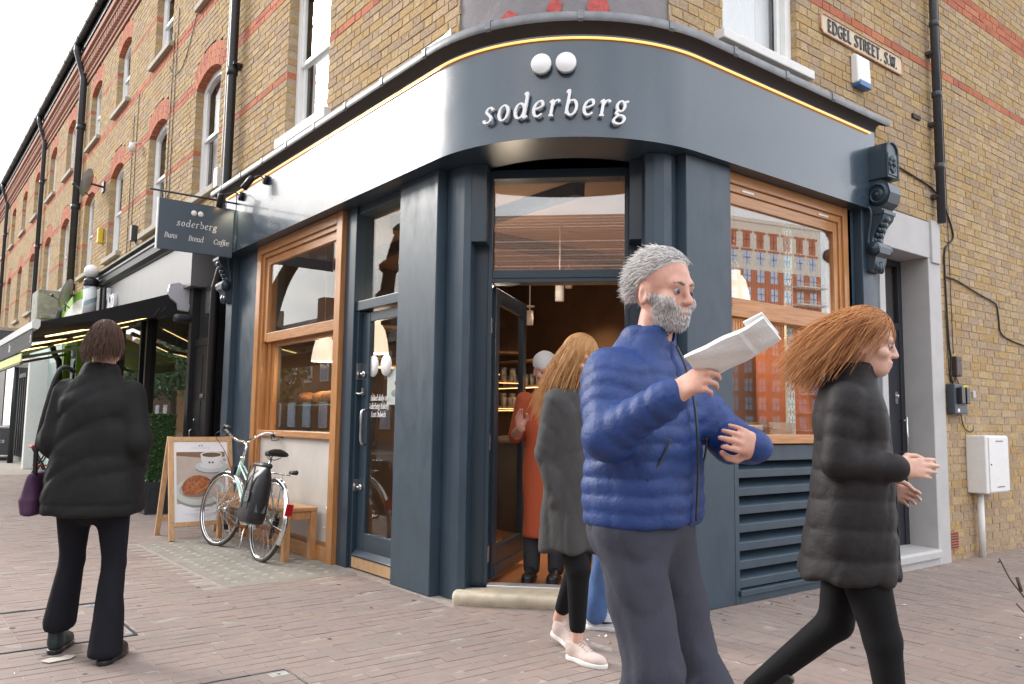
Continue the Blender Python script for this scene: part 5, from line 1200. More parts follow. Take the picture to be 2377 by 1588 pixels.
def guard(c, a0, a1):
    def f(b):
        n = 18; R = WR_+.022; V = []; F = []
        for k in range(n+1):
            a = rad(a0+(a1-a0)*k/n)
            for y, dr in ((-.024, -.016), (-.016, -.003), (0, .002), (.016, -.003), (.024, -.016)): V.append((c[0]+(R+dr)*math.cos(a), c[1]+y, c[2]+(R+dr)*math.sin(a)))
        for k in range(n):
            for j in range(4): F.append((k*5+j, k*5+j+1, (k+1)*5+j+1, (k+1)*5+j))
        b.sm = True; b.add(V, F)
        for s in (-1, 1):
            for aa in (a0+15, a1-20) if c[0] < 0 else (a1-15,): b.sm = False; b.tube([(c[0], s*.055, c[2]), (c[0]+(R-.01)*math.cos(rad(aa)), s*.024, c[2]+(R-.01)*math.sin(rad(aa)))], .0022, 5)
    return f
bpart('mudguard', M_chrome, guard(ra, 50, 208)); mgf = bpart('mudguard', M_chrome, guard(fa, 35, 170))
def fork(b):
    b.tube([hd0-(hd1-hd0).normalized()*.015, hd0+Vector((.01, 0, -.04))], .02, 10)
    for s in (-1, 1): b.tube(spl3([tuple(hd0+Vector((.005, s*.03, -.03))), tuple(hd0+Vector((.05, s*.05, -.17))), (WB/2-.03, s*.052, WR_+.06), (WB/2, s*.052, WR_)]), .010, 8)
    b.box(hd0.x-.02, hd0.x+.03, -.045, .045, hd0.z-.045, hd0.z-.025)
fk = bpart('fork', M_chrome, fork)
def stem(b): b.tube([hd1, hd1+Vector((-.025, 0, .14)), hd1+Vector((.05, 0, .17))], .0125, 10); b.lathe([(.022, -.01), (.022, .02), (.016, .03)], hd1, (hd1-hd0), 12)
stm = bpart('stem', M_chrome, stem)
hb = hd1+Vector((.05, 0, .17))
def bars(b):
    P = []
    for s in (-1, 1):
        q = [tuple(hb), tuple(hb+Vector((.01, s*.07, .005))), tuple(hb+Vector((.03, s*.15, .06))), tuple(hb+Vector((.0, s*.235, .115))), tuple(hb+Vector((-.09, s*.275, .115))), tuple(hb+Vector((-.20, s*.29, .10)))]
        b.tube(spl3(q), .0112, 8)
br_ = bpart('handlebar', M_chrome, bars)
grp = []
for s in (-1, 1):
    g_ = hb+Vector((-.09, s*.275, .115)); h_ = hb+Vector((-.215, s*.291, .098))
    grp.append(bpart('grip', M_blackm, lambda b: b.tube([g_, h_], .0165, 10), br_))
    grp.append(bpart('brake_lever', M_blackm, lambda b: (b.tube(spl3([tuple(g_+Vector((.03, 0, -.01))), tuple(g_+Vector((.04, -s*.01, -.05))), tuple(g_+Vector((-.03, -s*.02, -.065))), tuple(g_+Vector((-.10, -s*.01, -.05)))]), .006, 6), b.box(g_.x+.0, g_.x+.04, g_.y-.015, g_.y+.015, g_.z-.03, g_.z+.01)), br_))
cbl = bpart('brake_cable', M_cable, lambda b: (b.tube(spl3([tuple(hb+Vector((-.06, .275, .07))), tuple(hb+Vector((.10, .24, .02))), tuple(hb+Vector((.14, .08, -.12))), tuple(hd0+Vector((.02, 0, .0)))]), .003, 5), b.tube(spl3([tuple(hb+Vector((-.06, -.275, .07))), tuple(hb+Vector((.12, -.2, .06))), tuple(hb+Vector((.12, -.04, -.06))), tuple(hd1)]), .003, 5)))
bpart('lamp_bracket', M_blackm, lambda b: b.box(hd0.x+.02, hd0.x+.07, -.03, .03, hd0.z+.04, hd0.z+.12), fk)
for o_ in (fk, stm, br_, w2, mgf, cbl): o_.matrix_basis = STEER
bpart('seat_post', M_chrome, lambda b: b.tube([st_-Vector((0, 0, .04)), st_+Vector((-.035, 0, .10))], .0128, 10))
def saddle(b):
    c = st_+Vector((-.05, 0, .145)); V = []; F = []; n = 14
    for i in range(n+1):
        t = i/n; x = .15-.29*t; w = .022+.085*(t**1.6); 
        if i in (0, n): w *= .55
        h = .045+.02*t
        for k in range(12): a = 2*math.pi*k/12; V.append((c.x+x, c.y+w*math.cos(a), c.z+.012*t+h*.6*math.sin(a)*(1 if math.sin(a) > 0 else .7)))
    for i in range(n):
        for k in range(12): F.append((i*12+k, i*12+(k+1) % 12, (i+1)*12+(k+1) % 12, (i+1)*12+k))
    F += [tuple(range(12))[::-1], tuple(range(n*12, n*12+12))]; b.sm = True; b.add(V, F); b.sm = False
    for s in (-1, 1): b.tube([(c.x+.1, s*.012, c.z-.02), (c.x, s*.02, c.z-.05), (c.x-.1, s*.04, c.z-.02)], .004, 6)
sdl = bpart('saddle', mat('black_saddle_cover', (.012, .012, .013), rough=.75, bump=.006, bscale=70), saddle)
def rack(b):
    z = WR_*2+.055
    for s in (-1, 1): b.tube([(-.30, s*.05, z), (-.70, s*.05, z)], .005, 6); b.tube([(-.50, s*.055, z), (-WB/2, s*.065, WR_+.02)], .005, 6)
    for k in range(5): b.tube([(-.32-.09*k, -.05, z), (-.32-.09*k, .05, z)], .004, 6)
    b.tube([(-.30, 0, z), (-.29, 0, z+.03)], .005, 6)
bpart('rack', M_steel, rack)
bpart('lamp', M_blackm, lambda b: b.tube([(-.60, -.075, WR_*2+.08), (-.72, -.075, WR_*2+.085)], [.016, .02], 10))
ref = bpart('reflector', mat('red_reflector', (.45, .01, .015), rough=.2, coat=.6), lambda b: b.box(ra[0]-.372, ra[0]-.355, -.028, .028, ra[2]+.07, ra[2]+.165))
def crank(b):
    b.lathe([(.085, -.002), (.088, 0), (.085, .002), (.05, .003), (.05, -.003)], (bbk[0], -.05, bbk[2]), (0, 1, 0), 24)
    b.bar((bbk[0], -.065, bbk[2]), (bbk[0]+.165, -.07, bbk[2]+.03), .015, .022); b.bar((bbk[0], .065, bbk[2]), (bbk[0]-.165, .07, bbk[2]-.03), .015, .022)
bpart('crank', M_steel, crank)
M_amb = mat('amber_reflector', (.65, .22, .02), rough=.3)
for s, x, z in ((-1, .165, .03), (1, -.165, -.03)):
    pd = bpart('pedal', M_blackm, lambda b: b.box(bbk[0]+x-.045, bbk[0]+x+.045, s*.08, s*.165, bbk[2]+z-.012, bbk[2]+z+.012)); bpart('reflector', M_amb, lambda b: (b.box(bbk[0]+x-.047, bbk[0]+x-.0455, s*.09, s*.155, bbk[2]+z-.009, bbk[2]+z+.009), b.box(bbk[0]+x+.0455, bbk[0]+x+.047, s*.09, s*.155, bbk[2]+z-.009, bbk[2]+z+.009)), pd)
def mech(b):
    for k in range(5): b.lathe([(.05-.007*k, -.002), (.05-.007*k, .002)], (ra[0], -.042-.005*k, ra[2]), (0, 1, 0), 18)
    b.bar((ra[0]+.01, -.07, ra[2]-.03), (ra[0]+.02, -.06, ra[2]-.14), .02, .03); b.lathe([(.02, -.003), (.02, .003)], (ra[0]+.02, -.055, ra[2]-.14), (0, 1, 0), 12)
    b.lathe([(.062, 0), (.066, .002), (.062, .004)], (ra[0], -.075, ra[2]), (0, 1, 0), 18)
bpart('derailleur', M_black, mech)
b = MB(); b.tube([(bbk[0], -.05, bbk[2]+.086), (ra[0], -.05, ra[2]+.04)], .004, 4); b.tube([(bbk[0], -.05, bbk[2]-.086), (ra[0]+.02, -.05, ra[2]-.15)], .004, 4); b.build('chain', M_zinc, bk_o, local=True)
bpart('kickstand', M_steel, lambda b: b.tube([(-.2, .05, .28), (-.30, .10, .06)], .008, 6))
# pannier hanging on the rack, street side
pg = bpy.data.objects.new('pannier', None); COL.objects.link(pg); pg.matrix_world = Mb; INV[pg.name] = Mb.inverted(); tag(pg, 'black roll-top pannier bag hanging on the bicycle rack', 'bag')
M_bag = mat('black_tarpaulin', (.016, .017, .019), rough=.42, bump=.004, bscale=22)
def bag(b):
    V = []; F = []; prof = [(.30, .115, .05), (.315, .14, .078), (.36, .15, .088), (.50, .155, .085), (.62, .155, .08), (.68, .15, .07), (.74, .145, .045), (.775, .15, .022), (.795, .15, .018)]
    n = 20
    for z, hx_, hy_ in prof:
        for k in range(n):
            a = 2*math.pi*k/n; c_, s_ = math.cos(a), math.sin(a); e = .55
            V.append((-.53+hx_*math.copysign(abs(c_)**e, c_), .155+hy_*math.copysign(abs(s_)**e, s_), z))
    for i in range(len(prof)-1):
        for k in range(n): F.append((i*n+k, i*n+(k+1) % n, (i+1)*n+(k+1) % n, (i+1)*n+k))
    F += [tuple(range(n))[::-1], tuple(range((len(prof)-1)*n, len(prof)*n))]; b.sm = True; b.add(V, F)
b = MB(); bag(b); bg_ = b.build('bag_body', M_bag, pg, local=True)
b = MB(); b.tube([(-.68, .155, .79), (-.38, .155, .79)], .026, 10); b.build('roll_top', M_bag, pg, local=True)
b = MB(); b.box(-.60, -.575, .238, .244, .42, .78); b.box(-.485, -.46, .238, .244, .42, .78); b.build('strap', M_black, pg, local=True)
b = MB(); b.prism([(-.035, -.045), (.035, -.045), (.045, -.03), (.045, .03), (.035, .045), (-.035, .045), (-.045, .03), (-.045, -.03)], (-.565, .247, .52), (1, 0, 0), (0, 0, 1), (0, 1, 0), .004); lgo = b.build('badge', mat('reflective_grey', (.16, .165, .18), rough=.3), pg, local=True, fixn=True)
b = MB(); b.box(-.578, -.553, .2512, .2525, .508, .533); b.build('emblem', M_black, lgo, local=True); b = MB(); b.box(-.57, -.561, .2527, .2532, .516, .525); b.build('emblem_dot', M_letter, lgo, local=True)
b = MB(); b.box(-.68, -.672, .11, .20, .40, .62); b.build('side_patch', mat('side_grey', (.14, .15, .155), rough=.3), pg, local=True)
# ---------------------------------------------------------------- small litter, weeds and the twigs at the right edge
tw = empty('dry_shrub', (2.05, -1.6, 0), label='bare thorny twigs poking in at the right edge above the paving', cat='shrub')
b = MB()
b.tube(spl3([(1.791, -1.56, .501), (1.845, -1.589, .39), (1.909, -1.627, .298), (2.003, -1.737, .091), (2.05, -1.75, 0)]), [.004]*10+[.005]*10+[.008], 6); b.tube([(1.88, -1.61, .40), (1.90, -1.62, .325)], .009, 6); b.tube([(1.794, -1.56, .488), (1.785, -1.556, .48)], .004, 5)
for x, y, z in ((1.72, -1.66, .29), (1.77, -1.70, .21), (1.80, -1.72, .18)): b.tube(spl3([(x, y, z), (x+.07, y-.05, z-.09), (x+.18, y-.10, max(z-.19, .0))]), .004, 5)
b.build('stem', mat('dry_stem', (.09, .065, .045), rough=.8, var=.4, vscale=50), tw)
b = MB(); r = random.Random(9)
for k in range(46):
    p = Vector((r.uniform(1.78, 2.1), r.uniform(-1.85, -1.62), abs(r.gauss(.02, .02))+.01)); u = Vector((r.gauss(0, 1), r.gauss(0, 1), r.gauss(0, .6))).normalized(); w = u.orthogonal().normalized(); s = r.uniform(.012, .028); b.add([p-u*s, p+w*s*.5, p+u*s, p-w*s*.5], [(0, 1, 2, 3)])
b.build('dead_leaf', mat('dead_leaf', (.10, .08, .05), rough=.8, var=.5, vscale=30), tw, kind='stuff')
M_leaf = mat('brown_leaf', (.16, .09, .04), rough=.8, var=.4, vscale=60)
b = MB(); r = random.Random(12)
for k in range(90):
    if k < 45: x, y = r.uniform(.0, 4.6), -abs(r.gauss(0, .10))-.03
    elif k < 70: x, y = -abs(r.gauss(0, .05))-.02, r.uniform(1.4, 6)
    else: x, y = r.uniform(-3, 4), r.uniform(-3, 3)
    if x > 0 and y > 0: continue
    s = r.uniform(.005, .02); a = r.uniform(0, 6.3); u = Vector((math.cos(a), math.sin(a), r.uniform(0, .4)))*s; w = Vector((-u.y, u.x, 0))*.5; p = Vector((x, y, .006)); b.cm = 1 if k % 3 == 0 else 0; b.add([p-u, p+w, p+u, p-w], [(0, 1, 2, 3)])
for k in range(70):
    x, y = r.uniform(-3.2, 3.5), r.uniform(-2.8, 3.5)
    if x > 0 and y > 0: continue
    b.cm = 2; s = r.uniform(.008, .018); b.prism([(s*math.cos(q)*r.uniform(.8, 1.1), s*math.sin(q)*r.uniform(.8, 1.1)) for q in [k2*.9 for k2 in range(7)]], (x, y, .0022), (1, 0, 0), (0, 1, 0), (0, 0, 1), .0008)
tag(b.build('leaf_litter', [M_leaf, M_letter, mat('old_gum', (.13, .115, .105), rough=.8)]), 'scattered dead leaves and specks of litter on the paving', 'litter', kind='stuff')
b = MB(); q = gp = None
b.prism([(0, 0), (.10, .02), (.13, .07), (.09, .10), (.06, .07), (.02, .09), (-.03, .05)], (-2.33, 1.12, .0045), (1, 0, 0), (0, 1, 0), (0, 0, 1), .002); tag(b.build('paper_scrap', mat('trodden_paper', (.55, .50, .44), rough=.9)), 'flattened pale paper scrap on the paving near the black boots', 'litter')
# ---------------------------------------------------------------- inside the shop
M_terra = mat('terracotta_wall', (.42, .155, .075), rough=.75, var=.08, vscale=2); M_tan = mat('ribbed_tan_board', (.40, .26, .17), rough=.7, var=.06, vscale=5)
M_ceil = mat('brown_ceiling', (.34, .20, .11), rough=.85, var=.06); M_floor = mat('orange_floor', (.30, .12, .05), rough=.4, var=.2, vscale=2, stretch=(1, 6, 1)); M_brown = mat('dark_brown_wall', (.075, .042, .025), rough=.8, var=.2, vscale=3)
b = MB(); b.prism([(1.40, .2), (3.5, .2), (3.5, 6.0), (.2, 6.0), (.2, 1.40)], (0, 0, 0), (1, 0, 0), (0, 1, 0), (0, 0, 1), .066); b.build('interior_floor', M_floor, cb_, fixn=True)
b = MB(); b.prism([(1.46, .25), (3.6, .25), (3.6, 6.0), (.25, 6.0), (.25, 1.46)], (0, 0, 3.0), (1, 0, 0), (0, 1, 0), (0, 0, 1), .018); b.build('interior_ceiling', M_ceil, cb_, fixn=True)
b = MB(); b.box(3.45, 3.5, .3, 2.05, .067, 2.02); b.build('interior_wall', M_terra, cb_); b = MB(); b.box(3.45, 3.5, 2.051, 5.0, .067, 2.999); b.build('interior_wall', M_brown, cb_)
b = MB()
for k in range(55):
    y = .3+k*.0315; b.box(3.435, 3.5, y, y+.024, 2.021, 2.999)
b.box(3.46, 3.5, .3, 2.05, 2.021, 2.999); tb = b.build('tan_board', M_tan, cb_)
b = MB(); b.box(.36, 3.5, 5.0, 5.06, .067, 2.999); b.box(.2, .36, 5.0, 5.9, .067, 2.999); b.build('interior_wall', M_brown, cb_)
b = MB(); n = 16; pts = [(3.45, 1.06)]+[(3.45-.42*math.sin(math.pi*k/n/2)-.0, .62+.44*math.cos(math.pi*k/n/2)) for k in range(n+1)]+[(3.03, .34), (3.45, .34)]
b.prism(pts, (0, 0, .067), (1, 0, 0), (0, 1, 0), (0, 0, 1), 1.9); b.build('rounded_pier', M_terra, cb_, fixn=True)
b = MB(); b.box(.36, 3.4, 2.6, 2.72, 2.88, 2.999); b.box(.9, 1.0, .9, 4.9, 2.90, 2.998); b.build('ceiling_beam', M_black, cb_)
# perforated steel upright by the right window
b = MB(); b.box(2.515, 2.612, .20, .22, 1.13, 2.99); up_ = b.build('perforated_upright', mat('pale_green_steel', (.50, .56, .47), rough=.5), cb_)
b = MB(); z = 1.16; k = 0
while z < 2.95:
    for i in range(4):
        if (k+i) % 2: b.box(2.524+i*.022, 2.530+i*.022, .1985, .1995, z, z+.055)
        else: b.box(2.524+i*.022, 2.532+i*.022, .1985, .1995, z+.022, z+.034)
    z += .062; k += 1
b.build('slot', M_black, up_)
b = MB(); b.box(1.63, 2.72, .15, .46, 1.10, 1.135); b.build('window_counter', M_pine, cb_)
b = MB(); r = random.Random(2)
for k in range(11): b.obox((2.42+r.uniform(-.015, .015), .30, 1.141+k*.0085), (1, r.uniform(-.06, .06), 0), (r.uniform(-.04, .04), 1, 0), (0, 0, 1), .16, .11, .0032)
for k in range(7): b.obox((2.10+r.uniform(-.01, .01), .29, 1.143+k*.008), (1, .25, .06*k/3), (0, 1, 0), (0, 0, 1), .11, .10, .003)
pb_ = b.build('paper_bags', mat('kraft_paper', (.42, .33, .21), rough=.8, var=.1), kind='stuff'); tag(pb_, 'stacked flat brown paper bags on the right window counter', 'paper bags')
b = MB(); b.lathe([(0, 1.137), (.075, 1.137), (.085, 1.16), (.078, 1.21), (.05, 1.245), (0, 1.255)], (1.98, .30, 0), (0, 0, 1), 18); tag(b.build('white_bowl', M_letter), 'white upturned bowl beside the brown paper bags', 'bowl')
b = MB(); b.box(1.64, 1.88, .20, .42, 1.137, 1.20); tag(b.build('metal_tray', M_steel, bevel=.01), 'grey metal box at the left end of the right window counter', 'tray')
b = MB(); b.lathe([(0, 1.202), (.07, 1.202), (.08, 1.23), (.06, 1.275), (0, 1.29)], (1.80, .30, 0), (0, 0, 1), 18); tag(b.build('white_bowl', M_letter), 'white upturned bowl resting on the grey metal box', 'bowl')
# drinks fridge
fr_ = empty('drinks_fridge', (3.22, 1.55, .067), label='glass fronted drinks fridge with lit bottles beside the terracotta pier', cat='fridge')
M_fr = mat('fridge_frame', (.25, .25, .25), rough=.4)
b = MB(); b.box(3.0, 3.44, 1.14, 1.20, .067, 1.93); b.box(3.0, 3.44, 1.9, 1.96, .067, 1.93); b.box(3.0, 3.44, 1.2, 1.9, 1.86, 1.93); b.box(3.0, 3.44, 1.2, 1.9, .067, .25); b.box(3.40, 3.44, 1.2, 1.9, .25, 1.86); b.build('cabinet', M_fr, fr_)
b = MB()
for z in (.62, .95, 1.28, 1.58): b.box(3.03, 3.40, 1.2, 1.9, z-.012, z)
b.build('shelf', M_black, fr_)
g = MB(); g.box(2.995, 2.999, 1.18, 1.92, .24, 1.88); g.build('door_pane', M_glass2, fr_)
cols = [mat('bottle_%s' % c_, v, rough=.25) for c_, v in (('amber', (.45, .16, .03)), ('red', (.40, .05, .05)), ('green', (.05, .10, .03)), ('clear', (.45, .45, .40)))]
r = random.Random(8); bottles = []
def bottle_bm(h, rad_): 
    b = MB(); b.lathe([(0, 0), (rad_, 0), (rad_, h*.6), (rad_*.4, h*.78), (rad_*.35, h), (0, h)], (0, 0, 0), (0, 0, 1), 10); return b
protos = [bottle_bm(.22, .032).build('bottle', c_) for c_ in cols]
for o in protos: o.location = (3.1, 1.25, .26)
first = True; i = 0
for si, z in enumerate((.26, .622, .952, 1.282, 1.582)):
    for k in range(7):
        o = protos[i] if i < 4 else protos[r.randrange(4)].copy()
        if i >= 4: COL.objects.link(o)
        o.location = (3.10, 1.25+k*.095, z); tag(o, 'small drinks bottle on the %s shelf of the drinks fridge' % ('bottom', 'second lowest', 'middle', 'second highest', 'top')[si], 'bottle', 'bottles on the %s fridge shelf' % ('bottom', 'second lowest', 'middle', 'second highest', 'top')[si]); i += 1
b = MB(); text_mesh(b, 'ARMONI', .03, (2.993, 1.62, 1.50), (0, -1, 0), (0, 0, 1), (-1, 0, 0), .001, 'l', 0, (.12, .08, 0), .1); b.build('lettering', M_letter, fr_)
# counter and glass shelves along the far wall
ct = empty('shop_counter', (2.55, 3.2, .067), label='dark shop counter with small white writing on its back panel, seen through the door', cat='counter')
b = MB(); b.box(2.2, 2.75, 2.0, 4.6, .067, 1.0); b.build('body', mat('dark_counter', (.05, .04, .032), rough=.5, var=.2), ct); b = MB(); b.box(2.15, 2.8, 1.95, 4.65, 1.0, 1.04); b.build('worktop', mat('stone_top', (.12, .105, .09), rough=.3), ct)
b = MB(); b.box(3.40, 3.44, 2.1, 4.9, .9, 1.35); bp_ = b.build('back_panel', M_brown, ct)
b = MB()
for k, w in enumerate((.34, .42, .46, .30)):
    y = 3.9
    for q in range(int(w/.03)): b.box(3.396, 3.3995, y-q*.034-.024, y-q*.034, 1.27-k*.045, 1.284-k*.045)
b.build('lettering', M_letter, bp_)
sh_ = empty('glass_shelves', (3.3, 3.4, 1.3), label='wall shelves of drinking glasses behind the counter', cat='shelf')
for z in (1.38, 1.66, 1.98): b = MB(); b.box(3.18, 3.44, 2.1, 4.95, z-.025, z); b.build('shelf_board', M_pine, sh_)
for z in (1.353, 1.633): b = MB(); b.box(3.19, 3.2, 2.2, 4.9, z-.006, z+.001); b.build('shelf_light', mat('shelf_led', (1, .7, .4), emit=(1, .55, .2), estr=3), sh_)
gl_m = mat('drinking_glass', (.5, .5, .5), rough=.15, spec=.8)
b = MB(); b.lathe([(.0, 0), (.03, 0), (.036, .14), (.033, .14), (.028, .006)], (0, 0, 0), (0, 0, 1), 10); g0 = b.build('drinking_glass', gl_m); k = 0
for z in (1.382, 1.662):
    for y in np.arange(2.3, 4.85, .11):
        o = g0 if k == 0 else g0.copy()
        if k: COL.objects.link(o)
        o.location = (3.28, float(y), z); tag(o, 'drinking glass in the row on the %s back wall shelf' % ('lower' if z < 1.5 else 'upper'), 'glass', 'glasses on the %s wall shelf' % ('lower' if z < 1.5 else 'upper')); k += 1
b = MB(); b.box(2.3, 2.6, 2.5, 3.6, 1.042, 1.06); r = random.Random(6)
tag(b.build('pastry_tray', M_pine), 'wooden tray of small pastries on the counter behind the open door', 'tray')
M_crust = mat('bread_crust', (.42, .19, .07), rough=.7, var=.45, vscale=26, bump=.004, bscale=30, col2=(.26, .10, .035))
def loaf(c, s, lab, grp, cat='bread', name='loaf'):
    b = MB(); b.ball(c, s, 14, (1.0, 1.35, .62)); o = b.build(name, M_crust); tag(o, lab, cat, grp); return o
for k in range(10): loaf((2.45+r.uniform(-.08, .08), 2.58+k*.10, 1.085), .045, 'small pastry on the wooden counter tray', 'pastries on the counter tray', 'pastry', 'pastry')
# left window: glazed counter with loaves, lit bread shelf
vc = empty('glass_counter', (.75, 4.6, .067), label='glass topped bread counter just inside the left shop window', cat='counter')
b = MB(); b.box(.42, 1.0, 3.05, 4.95, .067, .90); b.build('body', M_brown, vc); b = MB(); b.box(.40, 1.02, 3.05, 4.95, 1.345, 1.36); b.build('top', mat('counter_glass_edge', (.22, .28, .26), rough=.1), vc)
g = MB(); g.box(.41, .415, 3.05, 4.95, .9, 1.344); g.build('pane', M_glass, vc)
for k, (y, x, s) in enumerate(((4.75, .55, .12), (4.45, .60, .135), (4.12, .54, .13), (3.82, .60, .12), (3.5, .55, .12), (4.6, .82, .13), (4.25, .85, .12), (3.95, .82, .11))): loaf((x, y, 1.43), s*.9, 'round crusty loaf on the glass counter in the left window', 'loaves on the glass counter')
ws = empty('bread_shelf', (1.6, 4.6, 1.7), label='high bread shelf with a warm light strip behind the left window', cat='shelf')
b = MB(); b.box(1.1, 3.0, 4.6, 4.98, 1.80, 1.83); b.box(1.1, 3.0, 4.6, 4.98, 2.25, 2.28); b.build('shelf_board', M_pine, ws); b = MB(); b.box(1.1, 3.0, 4.59, 4.60, 1.79, 1.80); b.build('shelf_light', mat('shelf_led_b', (1, .7, .4), emit=(1, .58, .22), estr=4), ws)
for k in range(7): loaf((1.25+k*.2, 4.76, 1.895), .085, 'dark loaf on the high lit bread shelf', 'loaves on the high shelf')
# pendant lamps, spots
M_shade = mat('pleated_shade', (.78, .74, .68), rough=.4, emit=(1, .80, .60), estr=.42); M_bulb = mat('warm_bulb', (1, .8, .5), emit=(1, .66, .34), estr=9)
def pendant(x, y, z, lab, g_='white bell shaped pendant lamps in the shop'):
    o = empty('pendant_lamp', (x, y, z-.17), label=lab, cat='lamp', group=g_)
    b = MB(); n = 40; prof = [(.125, -.17), (.122, -.14), (.108, -.04), (.085, .05), (.06, .095), (.045, .10), (.045, .14), (.0, .142)]; V = []; F = []
    for (r_, h) in prof:
        for k in range(n): a = 2*math.pi*k/n; q = r_*(1+(.022 if k % 2 else 0)*(r_ > .05)); V.append((x+q*math.cos(a), y+q*math.sin(a), z+h))
    for i in range(len(prof)-1):
        for k in range(n): F.append((i*n+k, i*n+(k+1) % n, (i+1)*n+(k+1) % n, (i+1)*n+k))
    b.add(V, F); b.build('shade', M_shade, o)
    b = MB(); b.tube(spl3([(x-.045, y, z+.12), (x-.04, y, z+.20), (x, y, z+.225), (x+.04, y, z+.2), (x+.045, y, z+.12)]), .004, 6); b.tube([(x, y, z+.22), (x, y, 3.0)], .003, 5); b.build('flex', M_steel, o)
    b = MB(); b.ball((x, y, z-.04), .045, 10); b.build('bulb', M_bulb, o)
    l = bpy.data.lights.new('pendant_glow', 'POINT'); l.energy = 5; l.color = (1, .70, .42); l.shadow_soft_size = .05; lo_ = bpy.data.objects.new('pendant_glow', l); COL.objects.link(lo_); lo_.location = (x, y, z-.19)
pendant(.50, 4.28, 1.97, 'white bell pendant lamp behind the big wooden window'); pendant(.52, 3.22, 1.99, 'white bell pendant lamp behind the glazed side door'); pendant(2.27, .50, 2.30, 'white bell pendant lamp at the left edge of the right window')
def cspot(x, y, lab, z=2.70):
    o = empty('ceiling_spot', (x, y, z), label=lab, cat='lamp', group='white ceiling spots inside the door')
    b = MB(); b.tube([(x, y, 2.99), (x, y, z+.15)], .008, 6); b.lathe([(.055, .20), (.055, .215), (.0, .216)], (x, y, z), (0, 0, 1), 12); b.lathe([(.04, 0), (.04, .16), (0, .162)], (x, y, z), (0, 0, 1), 14); b.build('housing', M_letter, o)
    b = MB(); b.lathe([(0, .004), (.037, .004)], (x, y, z), (0, 0, 1), 14); b.build('bulb', M_bulb, o)
    spot((x, y, z-.02), (0, 0, -1), 34 if y < 1.5 else 26, 120, (1, .66, .36), .04)
cspot(1.72, 2.0, 'nearest white ceiling spot above the open doorway', 2.30); cspot(2.55, 3.45, 'farther white ceiling spot deep inside the doorway', 2.28); cspot(2.85, 1.4, 'added white ceiling spot brightening the terracotta wall'); cspot(2.9, 3.2, 'white ceiling spot above the glass shelves')  # the spot by the terracotta wall is added to brighten the room there
b = MB(); b.box(.66, 1.0, 1.46, 1.48, 2.315, 2.33); tag(b.build('tube_light', mat('tube_white', (.8, .8, .8), emit=(1, .95, .9), estr=5)), 'slim white tube lamp on the ceiling just inside the door', 'lamp')
tl_ = bpy.data.lights.new('tube_glow', 'POINT'); tl_.energy = 9; tl_.color = (1, .80, .60); tl_.shadow_soft_size = .12; to_ = bpy.data.objects.new('tube_glow', tl_); COL.objects.link(to_); to_.location = (.95, 1.75, 2.28)
# ---------------------------------------------------------------- across the street: what the glass mirrors
def bx_windows(mb, o, ux, nrm, cols_, rows, w, h, px, pz, x0, z0, dep=.06):
    for i in range(cols_):
        for j in range(rows): mb.obox(Vector(o)+Vector(ux)*(x0+i*px)+Vector((0, 0, z0+j*pz))+Vector(nrm)*dep*.5, ux, nrm, (0, 0, 1), w/2, dep/2, h/2)
M_tb = mat('tower_brick', (.42, .135, .075), rough=.85, var=.15, vscale=2); M_tw = mat('tower_stone', (.62, .57, .50), rough=.8, var=.06); M_sky_pane = mat('tower_pane', (.42, .50, .66), rough=.12, spec=1.)
tw_ = empty('apartment_tower', (124, -73, 0), rz=0, label='red brick apartment tower with a pale top, mirrored in the right shop window', cat='building')
tc_ = Vector((124, -73, 0)); t1 = Vector((-.80, -.60, 0)); t1 = Vector((-.97, -.24, 0)).normalized(); t2 = Vector((.24, -.97, 0)).normalized(); n1, n2 = -t2, -t1
b = MB(); b.obox(tc_+t1*14+t2*12+Vector((0, 0, 13.5)), t1, t2, (0, 0, 1), 14, 12, 13.5); b.build('brick_storeys', M_tb, tw_)
b = MB(); b.obox(tc_+t1*14+t2*12+Vector((0, 0, 31)), t1, t2, (0, 0, 1), 14.05, 12.05, 4); b.obox(tc_+t1*14+t2*12+Vector((0, 0, 35.3)), t1, t2, (0, 0, 1), 14.3, 12.3, .3); b.build('stone_storeys', M_tw, tw_)
for j in range(11):
    z = 1.8+j*3.02
    for i in range(8):
        b = MB(); b.obox(tc_+t1*(1.9+i*2.85)+n1*.04+Vector((0, 0, z)), t1, n1, (0, 0, 1), .72, .08, 1.05 if j < 10 else 1.3); wo_ = b.build('window', M_sky_pane if j < 10 else M_tb, tw_); b = MB(); b.obox(tc_+t1*(1.9+i*2.85)+n1*.13+Vector((0, 0, z)), t1, n1, (0, 0, 1), .05, .02, 1.05); b.obox(tc_+t1*(1.9+i*2.85)+n1*.13+Vector((0, 0, z)), t1, n1, (0, 0, 1), .72, .02, .05); b.build('frame', M_zinc, wo_)
    for i in range(6):
        b = MB(); b.obox(tc_+t2*(2.2+i*3.6)+n2*.04+Vector((0, 0, z)), t2, n2, (0, 0, 1), .7, .08, 1.0); b.build('window', M_sky_pane, tw_)
    if j < 9:
        b = MB(); b.obox(tc_+t1*3.4+n1*.9+Vector((0, 0, z-1.25)), t1, n1, (0, 0, 1), 3.2, .9, .12); b.obox(tc_+t1*3.4+n1*1.75+Vector((0, 0, z-.75)), t1, n1, (0, 0, 1), 3.2, .03, .04); b.build('balcony', M_tw, tw_)
b = MB()
for j in (9, 10):
    for i in range(8): b.obox(tc_+t1*(1.9+i*2.85)+n1*.1+Vector((0, 0, 1.8+j*3.02+1.35)), t1, n1, (0, 0, 1), 1.15, .12, .14)
b.build('lintel', M_tb, tw_)
M_ft = mat('brown_roof_tile', (.30, .175, .125), rough=.85, var=.2, vscale=4); M_fb = mat('far_brick', (.26, .15, .09), rough=.9, var=.2, vscale=4)
